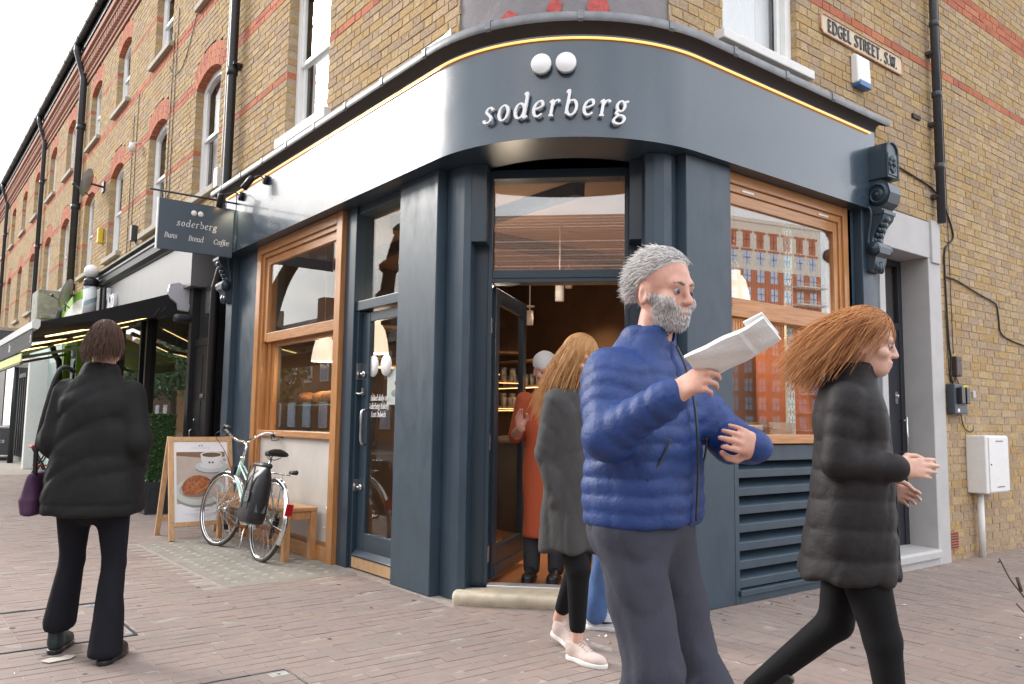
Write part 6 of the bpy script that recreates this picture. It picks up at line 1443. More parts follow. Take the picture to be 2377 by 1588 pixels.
def far_house(c, ux, w, d, h, rh, lab, roofm=M_ft, wallm=M_fb, cols_=5):
    c, ux = Vector(c), Vector(ux).normalized(); uy = Vector((-ux.y, ux.x, 0)); o = empty('house', c, label=lab, cat='house', group='houses across the street seen in the glass')
    b = MB(); b.obox(c+Vector((0, 0, h/2)), ux, uy, (0, 0, 1), w/2, d/2, h/2); b.build('wall', wallm, o)
    b = MB(); P = lambda a, e, z: c+ux*a*w/2+uy*e*d/2+Vector((0, 0, z)); rows = 42
    for k in range(rows):
        t0, t1 = k/rows, (k+1)/rows
        for s in (-1, 1): b.quad(P(-1.03, s*1.08*(1-t0), h+rh*t0), P(1.03, s*1.08*(1-t0), h+rh*t0), P(1.03, s*1.08*(1-t1), h+rh*t1-.010), P(-1.03, s*1.08*(1-t1), h+rh*t1-.010))
    for s in (-1, 1): b.add([P(s, -1, h), P(s, 1, h), P(s, 0, h+rh-.05)], [(0, 1, 2)])
    rf = b.build('roof', roofm, o)
    b = MB(); b.obox(P(.7, 0, h+rh+.4), ux, uy, (0, 0, 1), .5, .4, .9); b.build('chimney', wallm, rf)
    for s in (-1, 1):
        for i in range(cols_):
            for z in (1.5, 4.2):
                b = MB(); q = c+ux*((i+.5)/cols_-.5)*w+uy*s*(d/2+.02)+Vector((0, 0, z)); b.obox(q, ux, uy, (0, 0, 1), .55, .03, .75); wn = b.build('window', M_white, o); b = MB(); b.obox(q, ux, uy, (0, 0, 1), .46, .04, .66); b.build('pane', M_sky_pane, wn)
    return o
far_house((-17, -15.5, 0), (1, -1, 0), 17, 9, 5.4, 3.6, 'long brown tiled house mirrored above the open door'); far_house((-9, -24, 0), (1, -1, 0), 9, 8, 5.6, 4.6, 'gabled house beside the long tiled house')
for k, y in enumerate((70, 82, 94, 106, 118)): far_house((-19, y, 0), (0, 1, 0), 11.5, 8, 6.5+(k % 2), 3, ['tall brick house far up the other side', 'second tall house far up the other side', 'third tall house far up the other side', 'fourth tall house far up the other side', 'last tall house far up the other side'][k])
for k, y in enumerate((-3, 9, 21, 33, 45, 57)): far_house((-21-(k % 2)*1.2, y, 0), (0, 1, 0), 11.4, 8, 5.4, 2.6+(k % 3)*.4, 'low brick house across the street, number %d along the row' % (k+1) if False else ['pale low house opposite the entrance', 'brick house opposite the side door', 'brick house opposite the barber shop', 'brick house opposite the green shop', 'far brick house opposite the signboard', 'last brick house across the street'][k], M_slate if k % 2 else M_ft)
st_t = empty('street_tree', (-5.0, 18.6, 0), label='bare leaning street tree mirrored in the left shop window', cat='tree')
M_bark = mat('bark', (.12, .09, .06), rough=.9, var=.35, vscale=9, bump=.02, bscale=7)
b = MB(); b.tube(spl3([(-5, 18.7, 0), (-5, 18.5, 1.6), (-5, 18.1, 3.4), (-5, 17.4, 4.5), (-5, 16.5, 5.15), (-5, 15.4, 5.5)]), [.34-.008*k for k in range(26)], 10); b.tube(spl3([(-5, 16.3, 5.2), (-5, 15.2, 5.25), (-5, 13.2, 4.6)]), .13, 8); b.build('trunk', M_bark, st_t)
b = MB(); r = random.Random(3)
for k in range(14):
    p = Vector((-5, 15.4+r.uniform(-1, 2), 5.4)); d = Vector((r.gauss(0, .6), r.gauss(0, .6), 1)); b.tube([tuple(p), tuple(p+d*.6+Vector((r.gauss(0, .1), 0, 0))), tuple(p+d*1.5)], [.05, .03, .01], 6)
b.build('limb', M_bark, st_t)
t2_ = empty('street_tree', (-4.0, 10.3, 0), label='knobbly pollarded street tree mirrored in the side door glass', cat='tree')
b = MB(); b.tube(spl3([(-4, 10.4, 0), (-4, 10.1, 2), (-4, 9.8, 3.4), (-4, 9.65, 4.0), (-4, 9.4, 4.5), (-4, 8.8, 4.95), (-4, 8.0, 5.3)]), [.17-.003*k for k in range(31)], 10)
for (y, z) in ((9.8, 3.5), (9.68, 4.05), (9.2, 4.65)): b.ball((-4, y, z), .21, 10, (1, 1, .7))
b.build('trunk', M_bark, t2_)

for k, (x, y, h) in enumerate(((-12.5, 38, 5.5), (-12.0, 52, 6.5), (-12.5, 66, 6.0), (-12, 82, 7))):
    o = empty('leafy_tree', (x, y, 0), label=['nearest leafy tree across the street', 'second leafy tree across the street', 'third leafy tree across the street', 'farthest leafy tree across the street'][k], cat='tree', group='leafy trees mirrored in the barber shop glass')
    b = MB(); b.tube([(x, y, 0), (x+.1, y, h*.35), (x, y+.2, h*.7)], [.22, .17, .10], 8); b.build('trunk', M_bark, o)
    r = random.Random(k+50); b = MB()
    for q in range(1500):
        v = Vector((r.gauss(0, 1), r.gauss(0, 1), r.gauss(0, 1))).normalized()*(r.random()**.4); c = Vector((x+v.x*2.3, y+v.y*2.8, h*.68+v.z*h*.36)); uu = Vector((r.gauss(0, 1), r.gauss(0, 1), r.gauss(0, 1))).normalized(); ww = uu.orthogonal().normalized(); s = r.uniform(.10, .2); b.add([c-uu*s, c+ww*s*.6, c+uu*s, c-ww*s*.6], [(0, 1, 2, 3)], r.random())
    b.build('crown', M_hedge, o, kind='stuff')
# ---------------------------------------------------------------- people: implicit bodies turned into meshes
def _n(a): return np.sqrt((a*a).sum(1))
def cap(P, a, b, ra, rb, full=False):
    a, b = np.array(a, float), np.array(b, float); ab = b-a; L2 = (ab*ab).sum(); t = np.clip(((P-a)@ab)/L2, 0, 1)
    d = _n(P-a-t[:, None]*ab)-(ra+(rb-ra)*t)
    return (d, t*math.sqrt(L2)) if full else d
def elp(P, c, r): q = (P-np.array(c, float)); r = np.array(r, float); k0 = _n(q/r); k1 = _n(q/(r*r))+1e-9; return k0*(k0-1)/k1
def smin(a, b, k): h = np.clip(.5+.5*(b-a)/k, 0, 1); return b+(a-b)*h-k*h*(1-h)
def smax(a, b, k): return -smin(-a, -b, k)
def chain(P, pts, rs, k=.02):
    d = None
    for i in range(len(pts)-1):
        c = cap(P, pts[i], pts[i+1], rs[i], rs[i+1]); d = c if d is None else smin(d, c, k)
    return d
def loft(P, S, pw=2.3):
    """S rows: z, cx, cy, rx, ry"""
    S = np.array(sorted(S), float); z = P[:, 2]; g = [np.interp(z, S[:, 0], S[:, i]) for i in range(1, 5)]
    q = (np.abs((P[:, 0]-g[0])/g[2])**pw+np.abs((P[:, 1]-g[1])/g[3])**pw)**(1/pw)
    d = (q-1)*np.minimum(g[2], g[3]); return smax(d, np.maximum(S[0, 0]-z, z-S[-1, 0]), .02)
def wob(P, f, s=0.): return np.sin(P[:, 0]*f[0]+s+1.3*np.sin(P[:, 2]*f[2]*.31+s))*np.sin(P[:, 1]*f[1]+2*s+.9*np.sin(P[:, 0]*f[0]*.4))*np.sin(P[:, 2]*f[2]+.5*s)
def fold(P, seed, f=22., amp=.006, sq=(1, 1, .6)):
    r = np.random.RandomState(seed); Q = P*np.array(sq); Q = Q+.035*np.sin(Q[:, [1, 2, 0]]*f*.45+r.rand(3)*6); o = np.zeros(len(P))
    for k in range(3):
        d = r.normal(size=3); d /= np.linalg.norm(d); ph = r.rand()*6; g = np.sin(Q@r.normal(size=3)*f*.3+ph); o += (1-np.abs(np.sin(Q@d*f*(1+.35*k)+ph+g)))**2*(.55+.45*g)
    return amp*(o-.8)
def nets(fn, lo, hi, res):
    lo, hi = np.array(lo, float), np.array(hi, float); n = np.maximum(4, np.ceil((hi-lo)/res).astype(int)+1)
    ax = [lo[i]+res*np.arange(n[i]) for i in range(3)]; X = np.stack(np.meshgrid(*ax, indexing='ij'), -1).reshape(-1, 3)
    F = fn(X).reshape(n); s = F < 0
    c = [(i, j, k) for i in (0, 1) for j in (0, 1) for k in (0, 1)]; m_ = n-1
    sub = lambda A, o: A[o[0]:o[0]+m_[0], o[1]:o[1]+m_[1], o[2]:o[2]+m_[2]]
    cnt = sum(sub(s, o).astype(int) for o in c); act = (cnt > 0) & (cnt < 8); idx = -np.ones(m_, int); idx[act] = np.arange(act.sum()); C = np.argwhere(act)
    acc = np.zeros((len(C), 3)); w = np.zeros(len(C))
    for a in c:
        for d in range(3):
            if a[d]: continue
            b = list(a); b[d] = 1; fa = F[tuple((C+a).T)]; fb = F[tuple((C+np.array(b)).T)]; x = (fa < 0) != (fb < 0); t = np.where(x, fa/(fa-fb+1e-12), 0)
            p = np.tile(np.array(a, float), (len(C), 1)); p[:, d] += t; acc[x] += p[x]; w[x] += 1
    V = lo+(C+acc/np.maximum(w, 1)[:, None])*res; Q = []
    for d in range(3):
        u, v = (d+1) % 3, (d+2) % 3; sl = [slice(0, None)]*3; sl[d] = slice(0, -1); A = F[tuple(sl)] < 0; sl[d] = slice(1, None); B = F[tuple(sl)] < 0
        E = np.argwhere(A != B); E = E[(E[:, u] > 0) & (E[:, v] > 0) & (E[:, u] < n[u]-1) & (E[:, v] < n[v]-1)]
        if not len(E): continue
        eu, ev = np.eye(3, dtype=int)[u], np.eye(3, dtype=int)[v]
        q = np.stack([idx[tuple((E-eu-ev).T)], idx[tuple((E-ev).T)], idx[tuple(E.T)], idx[tuple((E-eu).T)]], 1); fl = ~A[tuple(E.T)]; q[fl] = q[fl][:, ::-1]; Q.append(q)
    return V, np.concatenate(Q)
class Parts:
    def __init__(s): s.V = []; s.F = []; s.n = 0; s.T = []
    def add(s, fn, lo, hi, res, xf=None):
        V, F = nets(fn, lo, hi, res)
        if xf is not None: V = V@np.array(xf.to_3x3()).T+np.array(xf.translation)
        s.V.append(V); s.F.append(F+s.n); s.n += len(V); return s
    def mesh(s, name, mats, parent, fuse=0):
        V = np.concatenate(s.V); F = np.concatenate(s.F); me = bpy.data.meshes.new(name); me.from_pydata(V.tolist(), [], F.tolist())
        for m_ in (mats if isinstance(mats, list) else [mats]): me.materials.append(m_)
        me.polygons.foreach_set('use_smooth', [True]*len(F)); me.update(); o = bpy.data.objects.new(name, me); COL.objects.link(o); o.parent = parent; INV[o.name] = INV[parent.name]
        if fuse:
            md = o.modifiers.new('fuse', 'REMESH'); md.mode = 'VOXEL'; md.voxel_size = fuse; md.use_smooth_shade = True
            bpy.context.view_layer.update(); m2 = bpy.data.meshes.new_from_object(o.evaluated_get(bpy.context.evaluated_depsgraph_get())); o.modifiers.clear(); o.data = m2; m2.name = name
        return o
M_skin = mat('skin', (.60, .34, .255), rough=.5, var=.10, vscale=30, col2=(.56, .28, .21)); 
for n_ in M_skin.node_tree.nodes:
    if n_.type == 'BSDF_PRINCIPLED': n_.inputs['Subsurface Weight'].default_value = .12; n_.inputs['Subsurface Radius'].default_value = (.012, .005, .003)
M_skin2 = mat('skin_fair', (.64, .39, .30), rough=.5, var=.10, vscale=30)
M_eye = mat('eye_white', (.36, .32, .30), rough=.3); M_iris = mat('iris', (.05, .06, .07), rough=.1); M_lip = mat('lip', (.42, .17, .15), rough=.45)
def head_sdf(P, long=1.0, beard=0.):
    d = elp(P, (0, -.012, .052), (.076, .097, .098)); d = smin(d, elp(P, (0, .022, -.035), (.056, .068, .062)), .035); d = smin(d, elp(P, (0, .055, -.066), (.03, .03, .022)), .025)
    d = smin(d, cap(P, (-.034, .072, .045), (.034, .072, .045), .016, .016), .018)
    for s in (-1, 1):
        d = smin(d, elp(P, (s*.045, .058, -.005), (.022, .024, .02)), .02); d = smax(d, -(elp(P, (s*.031, .099, .021), (.016, .014, .008))), .010)
        d = smin(d, smax(elp(P, (s*.077, -.008, .008), (.010, .022, .034)), -elp(P, (s*.087, -.004, .008), (.007, .012, .02)), .004), .008)
    d = smin(d, cap(P, (0, .086, .034), (0, .104, -.008), .008, .0115), .012)
    for s in (-1, 1): d = smin(d, elp(P, (s*.011, .095, -.011), (.008, .010, .0075)), .006)
    d = smin(d, elp(P, (0, .086, -.036), (.024, .013, .007)), .008); d = smin(d, elp(P, (0, .084, -.048), (.021, .013, .008)), .007); d = smax(d, -elp(P, (0, .101, -.0415), (.024, .008, .0025)), .004)
    if beard: d = d-beard
    return d
def hand_parts(pt, wrist, fdir, pnorm, thumb, curl=.5, s=1.0, spread=.12):
    """fdir: wrist to knuckles, pnorm: out of the palm, thumb: +1/-1 side along fdir x pnorm"""
    f = Vector(fdir).normalized(); nrm = (Vector(pnorm)-f*Vector(pnorm).dot(f)).normalized(); sd = f.cross(nrm)*thumb
    M = Matrix((sd, f, nrm)).transposed().to_4x4(); M.translation = Vector(wrist)
    segs = []; pal = []
    for i, (x, l, r_) in enumerate(((.030, .070, .0090), (.010, .078, .0095), (-.010, .073, .0090), (-.029, .057, .0080))):
        k0 = np.array((x, .088-.006*abs(i-1), 0))*s; pal.append(((x*.55*s, .012*s, 0), k0))
        p = k0; a = curl*(.55+.12*i); dx = (.5-i*.33)*spread
        for q, fr in enumerate((.48, .30, .24)):
            dr = np.array((dx*(1-q*.3), math.cos(a), math.sin(a))); dr /= np.linalg.norm(dr); e = p+dr*l*fr*s; segs.append((p, e, r_*s*(1-.07*q), r_*s*(.93-.08*q))); p = e; a += curl*(1.0-.1*q)
    t0 = np.array((.022, .02, .008))*s; t1 = np.array((.050, .052, .022+.012*curl))*s; t2 = np.array((.056-.012*curl, .082, .032+.016*curl))*s; t3 = np.array((.050-.02*curl, .108, .038+.022*curl))*s
    def fn(P):
        d = None
        for a, b in pal: c = elp(P, (np.array(a)+b)/2, (.0145*s, .052*s, .0125*s)); d = c if d is None else smin(d, c, .016*s)
        d = smin(d, cap(P, (0, -.05*s, 0), (0, .02*s, 0), .024*s, .026*s), .02*s); th = smin(cap(P, t0, t1, .0145*s, .0115*s), smin(cap(P, t1, t2, .0112*s, .0095*s), cap(P, t2, t3, .0095*s, .008*s), .004), .006); d = smin(d, th, .012)
        fg = None
        for a, b, ra, rb in segs: c = cap(P, a, b, ra, rb); fg = c if fg is None else np.minimum(fg, c)
        return smin(d, fg, .006)
    pt.add(fn, (-.07*s, -.06*s, -.05*s), (.085*s, .185*s, .10*s), .0036, M)
def arm_sdf(P, A, rs, k=.03, q=None):
    d1, t1 = cap(P, A[0], A[1], rs[0], rs[1], True); d2, t2 = cap(P, A[1], A[2], rs[1], rs[2], True)
    if q:
        d1 = d1-q[0]*(np.abs(np.sin(np.pi*t1/q[1]))-.6); d2 = d2-q[0]*(np.abs(np.sin(np.pi*t2/q[1]))-.6)
    return smin(d1, d2, k)
def bbx(pts, pad): A = np.array([tuple(p) for p in pts]); return A.min(0)-pad, A.max(0)+pad
def shoe(root, pos, yaw, pitch, mt_u, mt_s, L=.27, roll=0, tick=False, boot=False, lace=None):
    """pos: heel point on the ground, toe along local +y"""
    M = Matrix.Translation(pos) @ Matrix.Rotation(yaw, 4, 'Z') @ Matrix.Rotation(pitch, 4, 'X'); k = L/.27
    def up(P):
        d = elp(P, (0, .045, .045), (.036, .05, .05)); d = smin(d, elp(P, (.004, .17, .034), (.046, .085, .036)), .05); d = smin(d, elp(P, (.0, .225, .03), (.034, .042, .026)), .03); d = smin(d, cap(P, (0, .035, .07), (0, .025, .10 if not boot else .20), .036, .036 if not boot else .045), .03)
        d = smin(d, cap(P, (0, .06, .085), (0, .13, .06), .025, .03), .025); return smax(smax(d, .022-P[:, 2], .004), P[:, 2]-(.105 if not boot else .22), .006)
    p = Parts(); p.add(lambda P: up(P/k)*k, (-.07*k, -.03*k, 0), (.07*k, .29*k, .25*k), .0055*k, M); o = p.mesh('shoe', mt_u, root)
    def so_(P): d = elp(P, (0, .045, .0), (.041, .055, .2)); d = smin(d, elp(P, (.004, .165, 0), (.051, .10, .3)), .03); d = smin(d, elp(P, (0, .225, 0), (.038, .05, .2)), .02); return smax(np.maximum(d, P[:, 2]-.026), -P[:, 2], .004)
    p = Parts(); p.add(lambda P: so_(P/k)*k, (-.07*k, -.03*k, -.01), (.07*k, .30*k, .04), .0055*k, M); p.mesh('sole', mt_s, o)
    if lace is not None:
        b = MB(); 
        for i in range(6):
            y = .085+i*.017; z = .112-.0075*i; b.tube([tuple(M @ Vector((q*k, y*k+abs(q)*.1, (z-abs(q)*.45)*k))) for q in (-.026, -.012, 0, .012, .026)], .0028, 5)
        b.build('laces', lace, o, local=True)
    if tick:
        for s in (-1, 1):
            b = MB(); pts = [(.06, .058), (.075, .046), (.10, .040), (.14, .047), (.185, .062), (.14, .054), (.105, .053), (.085, .060), (.078, .075)]
            V = [M @ Vector((s*(.0475-.004*(y-.1)**2*100)*k if False else s*(.036+.052*max(0, min(1, (y-.04)/.14))*.22+.003)*k, y*k, z*k)) for y, z in pts]; V2 = [M @ Vector((s*(.036+.052*max(0, min(1, (y-.04)/.14))*.22+.006)*k, y*k, z*k)) for y, z in pts]
            n = len(pts); b.add(V+V2, [tuple(range(n)), tuple(range(n, 2*n))]+[(i, (i+1) % n, n+(i+1) % n, n+i) for i in range(n)]); b.build('curved_stripe', M_black, o, local=True, fixn=True)
    return o
def strands(name, mt, parent, roots, flow, n, L, seed, r0=.0018, M=None, droop=.5, spread=.25, hug=1.05, segs=11, wave=.10):
    r = random.Random(seed); b = MB(); C0 = Vector((0, -.016, .055)); R0 = Vector((.082*hug, .102*hug, .103*hug))
    for i in range(n):
        p0, nr = roots(r); P = [Vector(p0)]; l = L*r.uniform(.7, 1.12); clump = r.randrange(40); rc = random.Random(seed*100+clump)
        fl = (Vector(flow)+Vector((rc.gauss(0, spread), rc.gauss(0, spread), rc.gauss(0, spread)))+.35*Vector((r.gauss(0, spread), r.gauss(0, spread), r.gauss(0, spread)))).normalized(); ph = rc.uniform(0, 6); lift = r.uniform(.99, 1.05); d = fl.copy()
        for k in range(segs):
            t = (k+1)/segs; d = (d*.55+(fl+Vector((0, 0, -droop*t))+Vector((math.sin(ph+t*7)*wave, math.cos(ph+t*6)*wave, math.sin(ph*2+t*5)*wave)))*.45).normalized(); q = P[-1]+d*l/segs
            e = Vector(((q.x-C0.x)/R0.x, (q.y-C0.y)/R0.y, (q.z-C0.z)/R0.z)); m_ = e.length
            if m_ < lift: e = e/m_*lift; q = Vector((C0.x+e.x*R0.x, C0.y+e.y*R0.y, C0.z+e.z*R0.z))
            P.append(q)
        if M is not None: P = [M @ p for p in P]
        b.ct = r.random(); b.tube(P, [r0*(1-.75*(k/segs)**3) for k in range(segs+1)], 3, cap=False)
    return b.build(name, mt, parent, local=True)
def eyes(par, M):
    for s in (-1, 1):
        b = MB(); b.ball((s*.030, .0765, .0215), .0115, 12); b.v = [tuple(M @ Vector(v)) for v in b.v]; e = b.build('eye', M_eye, par, local=True)
        b = MB(); b.ball((s*.030, .0835, .021), .0078, 10); b.v = [tuple(M @ Vector(v)) for v in b.v]; b.build('iris', M_iris, par if False else e, local=True)
def hm(c, yaw=0, pitch=0, roll=0): return Matrix.Translation(c) @ Matrix.Rotation(yaw, 4, 'Z') @ Matrix.Rotation(pitch, 4, 'X') @ Matrix.Rotation(roll, 4, 'Y')
def face_yaw(f): return math.atan2(-f[0], f[1])
def cloth(name, col, rough=.8, fold=.004, fs=18, stretch=(1, 1, .5), **k): return mat(name, col, rough=rough, bump=fold, bscale=fs, stretch=stretch, **k)
def trunk(bd, R, L, legs):
    # the slim body inside the clothes, so that head, arms and legs are one skin
    def fn(P):
        d = elp(P, (0, 0, 1.12), (.12, .075, .28)); d = smin(d, cap(P, (0, .0, 1.25), (0, .03, 1.46), .06, .05), .05)
        for A in (R, L): d = smin(d, chain(P, A, (.04, .034, .022)), .03)
        for A in legs: d = smin(d, chain(P, A, (.06, .045, .03)), .05)
        return d
    bd.add(fn, *bbx(list(R)+list(L)+[p for A in legs for p in A]+[(0, 0, .8), (0, .03, 1.5)], .09), .011)
M_grey = mat('grey_hair_strands', None, tint=[(.68, .66, .64), (.58, .56, .54), (.76, .74, .72), (.48, .46, .45)], rough=.5)
def hv(r):
    while True:
        v = Vector((r.gauss(0, 1), r.gauss(0, 1), r.gauss(0, 1))).normalized()
        if v.z > .0 and v.z > v.y*.9-.05 and v.z > -.2-v.y*.6 or (v.y < -.25 and v.z > -.5): return v
# ---- man in the blue quilted jacket, striding to the right
def man_blue():
    root = empty('person', (-1.197, -1.728, 0), face_yaw((.264, -.964)), 'grey haired bearded man in a blue quilted jacket carrying a folded white paper bag', 'person')
    sR, eR, wR = (.168, -.02, 1.35), (.268, .03, 1.165), (.285, .235, 1.275); sL, eL, wL = (-.168, .02, 1.35), (-.215, .20, 1.15), (-.035, .345, 1.140)
    LEG = (((.10, 0, .88), (.115, .10, .50), (.12, -.10, .13)), ((-.10, 0, .88), (-.125, .10, .50), (-.115, .34, .10))); HM = hm((.005, .075, 1.585), yaw=rad(-14), pitch=rad(-6))
    bd = Parts(); bd.add(head_sdf, (-.10, -.125, -.105), (.10, .14, .165), .0042, HM)
    bd.add(lambda P: cap(P, (0, .02, 1.36), (0, .055, 1.54), .060, .054), (-.09, -.09, 1.3), (.09, .15, 1.6), .012)
    hand_parts(bd, wR, (.05, .75, .42), (-.75, .25, -.3), 1, .75); hand_parts(bd, wL, (.95, -.06, .22), (.1, -.95, .1), 1, .30)
    trunk(bd, (sR, eR, wR), (sL, eL, wL), LEG); body = bd.mesh('body', M_skin, root, .0044); eyes(body, HM)
    J = Parts()
    def jac(P):
        t = loft(P, [(.90, 0, .0, .205, .155), (.96, 0, .005, .212, .16), (1.1, 0, .01, .205, .158), (1.25, 0, .0, .215, .152), (1.36, 0, -.005, .200, .125), (1.42, 0, .005, .125, .095), (1.47, 0, .02, .085, .083), (1.50, 0, .03, .080, .08)], 2.4)
        q = np.abs(np.sin(np.pi*(P[:, 2]+.006*np.sin(P[:, 0]*14)+.004*np.sin(P[:, 0]*41))/.050))**.45; t = t-.0075*(q-.6)*np.clip((1.44-P[:, 2])/.05, 0, 1)+.010*(np.exp(-(P[:, 0]/.008)**2)*(P[:, 1] > 0))
        for A in ((sR, eR, wR), (sL, eL, wL)): t = smin(t, arm_sdf(P, A, (.080, .064, .048), .03, (.006, .046)), .045)
        t = t+.004*wob(P, (23, 19, 29))+fold(P, 3, 26, .0045); return smax(t, -smax(cap(P, (0, .04, 1.46), (0, .06, 1.6), .062, .064), 1.455-P[:, 2], .004), .006)
    lo, hi = bbx([sR, eR, wR, sL, eL, wL, (.24, .2, .88), (-.24, -.2, 1.52)], .10); J.add(jac, lo, hi, .0085)
    jk = J.mesh('jacket', mat('blue_quilted_nylon', (.014, .043, .170), rough=.55, spec=.4, var=.18, vscale=14, bump=.004, bscale=45), root)
    for sx in (-1, 1): b = MB(); b.tube(spl3([(sx*.175, .108, 1.04), (sx*.150, .140, 1.10), (sx*.128, .158, 1.16)]), .0035, 5); b.build('pocket_zip', M_zinc, jk, local=True)
    b = MB(); b.tube(spl3([(0.0, .178, .92), (0.0, .186, 1.1), (0, .176, 1.26), (0, .15, 1.37), (0, .118, 1.44)]), .004, 6); b.build('zip', M_zinc, jk, local=True)
    T = Parts(); hR, kR, aR = (.10, 0, .88), (.115, .10, .50), (.12, -.10, .10); hL, kL, aL = (-.10, 0, .88), (-.125, .10, .50), (-.115, .34, .10)
    def tro(P): d = smin(elp(P, (0, 0, .90), (.185, .135, .14)), chain(P, (hR, kR, aR), (.100, .076, .066)), .05); d = smin(d, chain(P, (hL, kL, aL), (.100, .076, .066)), .05); d = d+.005*wob(P, (26, 22, 21), 1.)+fold(P, 8, 24, .010, (1, 1, .8)); return smax(d, P[:, 2]-1.0, .01)
    lo, hi = bbx([hR, kR, aR, hL, kL, aL], .13); T.add(tro, lo, hi, .011); T.mesh('trousers', cloth('slate_trousers', (.036, .039, .058), .85, .004, 30, var=.1, vscale=6), root)
    ms, mw = mat('dark_shoe', (.03, .03, .035), rough=.5), mat('grey_sole', (.3, .3, .3), rough=.7)
    shoe(root, (.12, -.20, .08), 0, rad(-32), ms, mw, .285); shoe(root, (-.115, .28, .0), 0, rad(4), ms, mw, .285)
    Hh = Parts()
    def hair(P): d = elp(P, (0, -.016, .056), (.0805, .1005, .1015)); c = .052-P[:, 2]+np.maximum(0, P[:, 1]+.01)*.75-np.maximum(0, -P[:, 1]-.02)*1.15; return smax(d, c, .008)
    Hh.add(hair, (-.11, -.14, -.09), (.11, .12, .185), .0046, HM); h_ = Hh.mesh('hair', cloth('grey_hair', (.52, .48, .45), .6, .003, 150, (1, .25, 1), var=.25, vscale=90), root)
    V, F = nets(head_sdf, (-.10, -.12, -.105), (.10, .14, .01), .004); e_ = 1e-4; G = np.stack([(head_sdf(V+np.eye(3)[i]*e_)-head_sdf(V-np.eye(3)[i]*e_))/(2*e_) for i in range(3)], 1); r = random.Random(77); b = MB()
    for p, g in zip(V, G):
        x, y, z = p; edge = -.012-.022*max(0, (y-.04)/.05)+.034*min(1, abs(x)/.06)
        if y < .012 or z > edge+r.gauss(0, .004) or g[2] < -.85 or (abs(x) < .020 and -.048 < z < -.035 and y > .08): continue
        for q in range(2):
            o = Vector(p)+Vector((r.gauss(0, .002), r.gauss(0, .002), r.gauss(0, .002)))-Vector(g)*.001; d = (Vector(g)*.5+Vector((0, .1, -1))).normalized(); l = r.uniform(.006, .013); b.ct = r.random(); b.tube([tuple(HM @ o), tuple(HM @ (o+d*l*.6+Vector(g)*.001)), tuple(HM @ (o+d*l))], [.0009, .0008, .0002], 3, cap=False)
    b.build('beard', M_grey, root, local=True)
    strands('short_hair', M_grey, h_, lambda r: ((lambda v: ((v.x*.079, -.016+v.y*.1, .056+v.z*.1), v))(hv(r))), (0, -.9, -.1), 2600, .045, 31, .0011, HM, .5, .35, 1.045, 5)
    eb = MB()
    for s in (-1, 1): eb.tube([tuple(HM @ Vector(p)) for p in ((s*.014, .092, .043), (s*.03, .090, .049), (s*.048, .078, .045))], [.0035, .0045, .0025], 6)
    eb.build('eyebrows', mat('grey_brow', (.22, .20, .18), rough=.9), h_, local=True)
    return root
mb_ = man_blue()
pgr = empty('paper_bag', (0, 0, 0), label='folded white paper bag held in the right hand of the man in blue', cat='paper bag'); 
_M = bpy.data.objects[mb_.name]; MM = Matrix.LocRotScale(mb_.location, mb_.rotation_euler, None); pgr.matrix_world = MM; INV[pgr.name] = MM.inverted()
b = MB(); u = Vector((-.06, .80, .36)).normalized(); v = Vector((-.75, .1, -.45)); v = (v-u*v.dot(u)).normalized(); w = u.cross(v)
nx, ny = 22, 10; V = []; F = []; rr = random.Random(5); c0 = Vector((.262, .40, 1.395))
for sgn in (-1, 1):
    for i in range(nx+1):
        for j in range(ny+1):
            a_, b__ = -1+2*i/nx, -1+2*j/ny; th = .016*(1-a_**4*.6)*(1-b__**2*.75)*(.7+.3*(a_ < .4))+.0025; cr_ = .0012*math.sin(i*.7+j*.9)+.0010*math.sin(j*1.1-i*.5)+rr.uniform(-.0003, .0003)
            V.append(c0+u*a_*.112+v*b__*(.052-.004*a_)+w*(sgn*th+cr_+.02*max(0, a_-.55)**1.5))
N_ = (nx+1)*(ny+1); I_ = lambda q, i, j: q*N_+i*(ny+1)+j
for i in range(nx):
    for j in range(ny): F.append((I_(1, i, j), I_(1, i+1, j), I_(1, i+1, j+1), I_(1, i, j+1))); F.append((I_(0, i, j), I_(0, i, j+1), I_(0, i+1, j+1), I_(0, i+1, j)))
for i in range(nx):
    for j in (0, ny): F.append((I_(0, i, j), I_(0, i+1, j), I_(1, i+1, j), I_(1, i, j)))
for j in range(ny):
    for i in (0, nx): F.append((I_(0, i, j), I_(0, i, j+1), I_(1, i, j+1), I_(1, i, j)))
b.add(V, F); b.build('bag', mat('white_paper', (.74, .75, .74), rough=.75, var=.04, vscale=30, bump=.002, bscale=60), pgr, local=True, fixn=True)
b = MB(); b.obox(c0+u*.085+w*.026, u, v, w+u*.25, .026, .046, .0025); b.build('fold', mat('white_paper_fold', (.72, .73, .72), rough=.75), pgr, local=True)
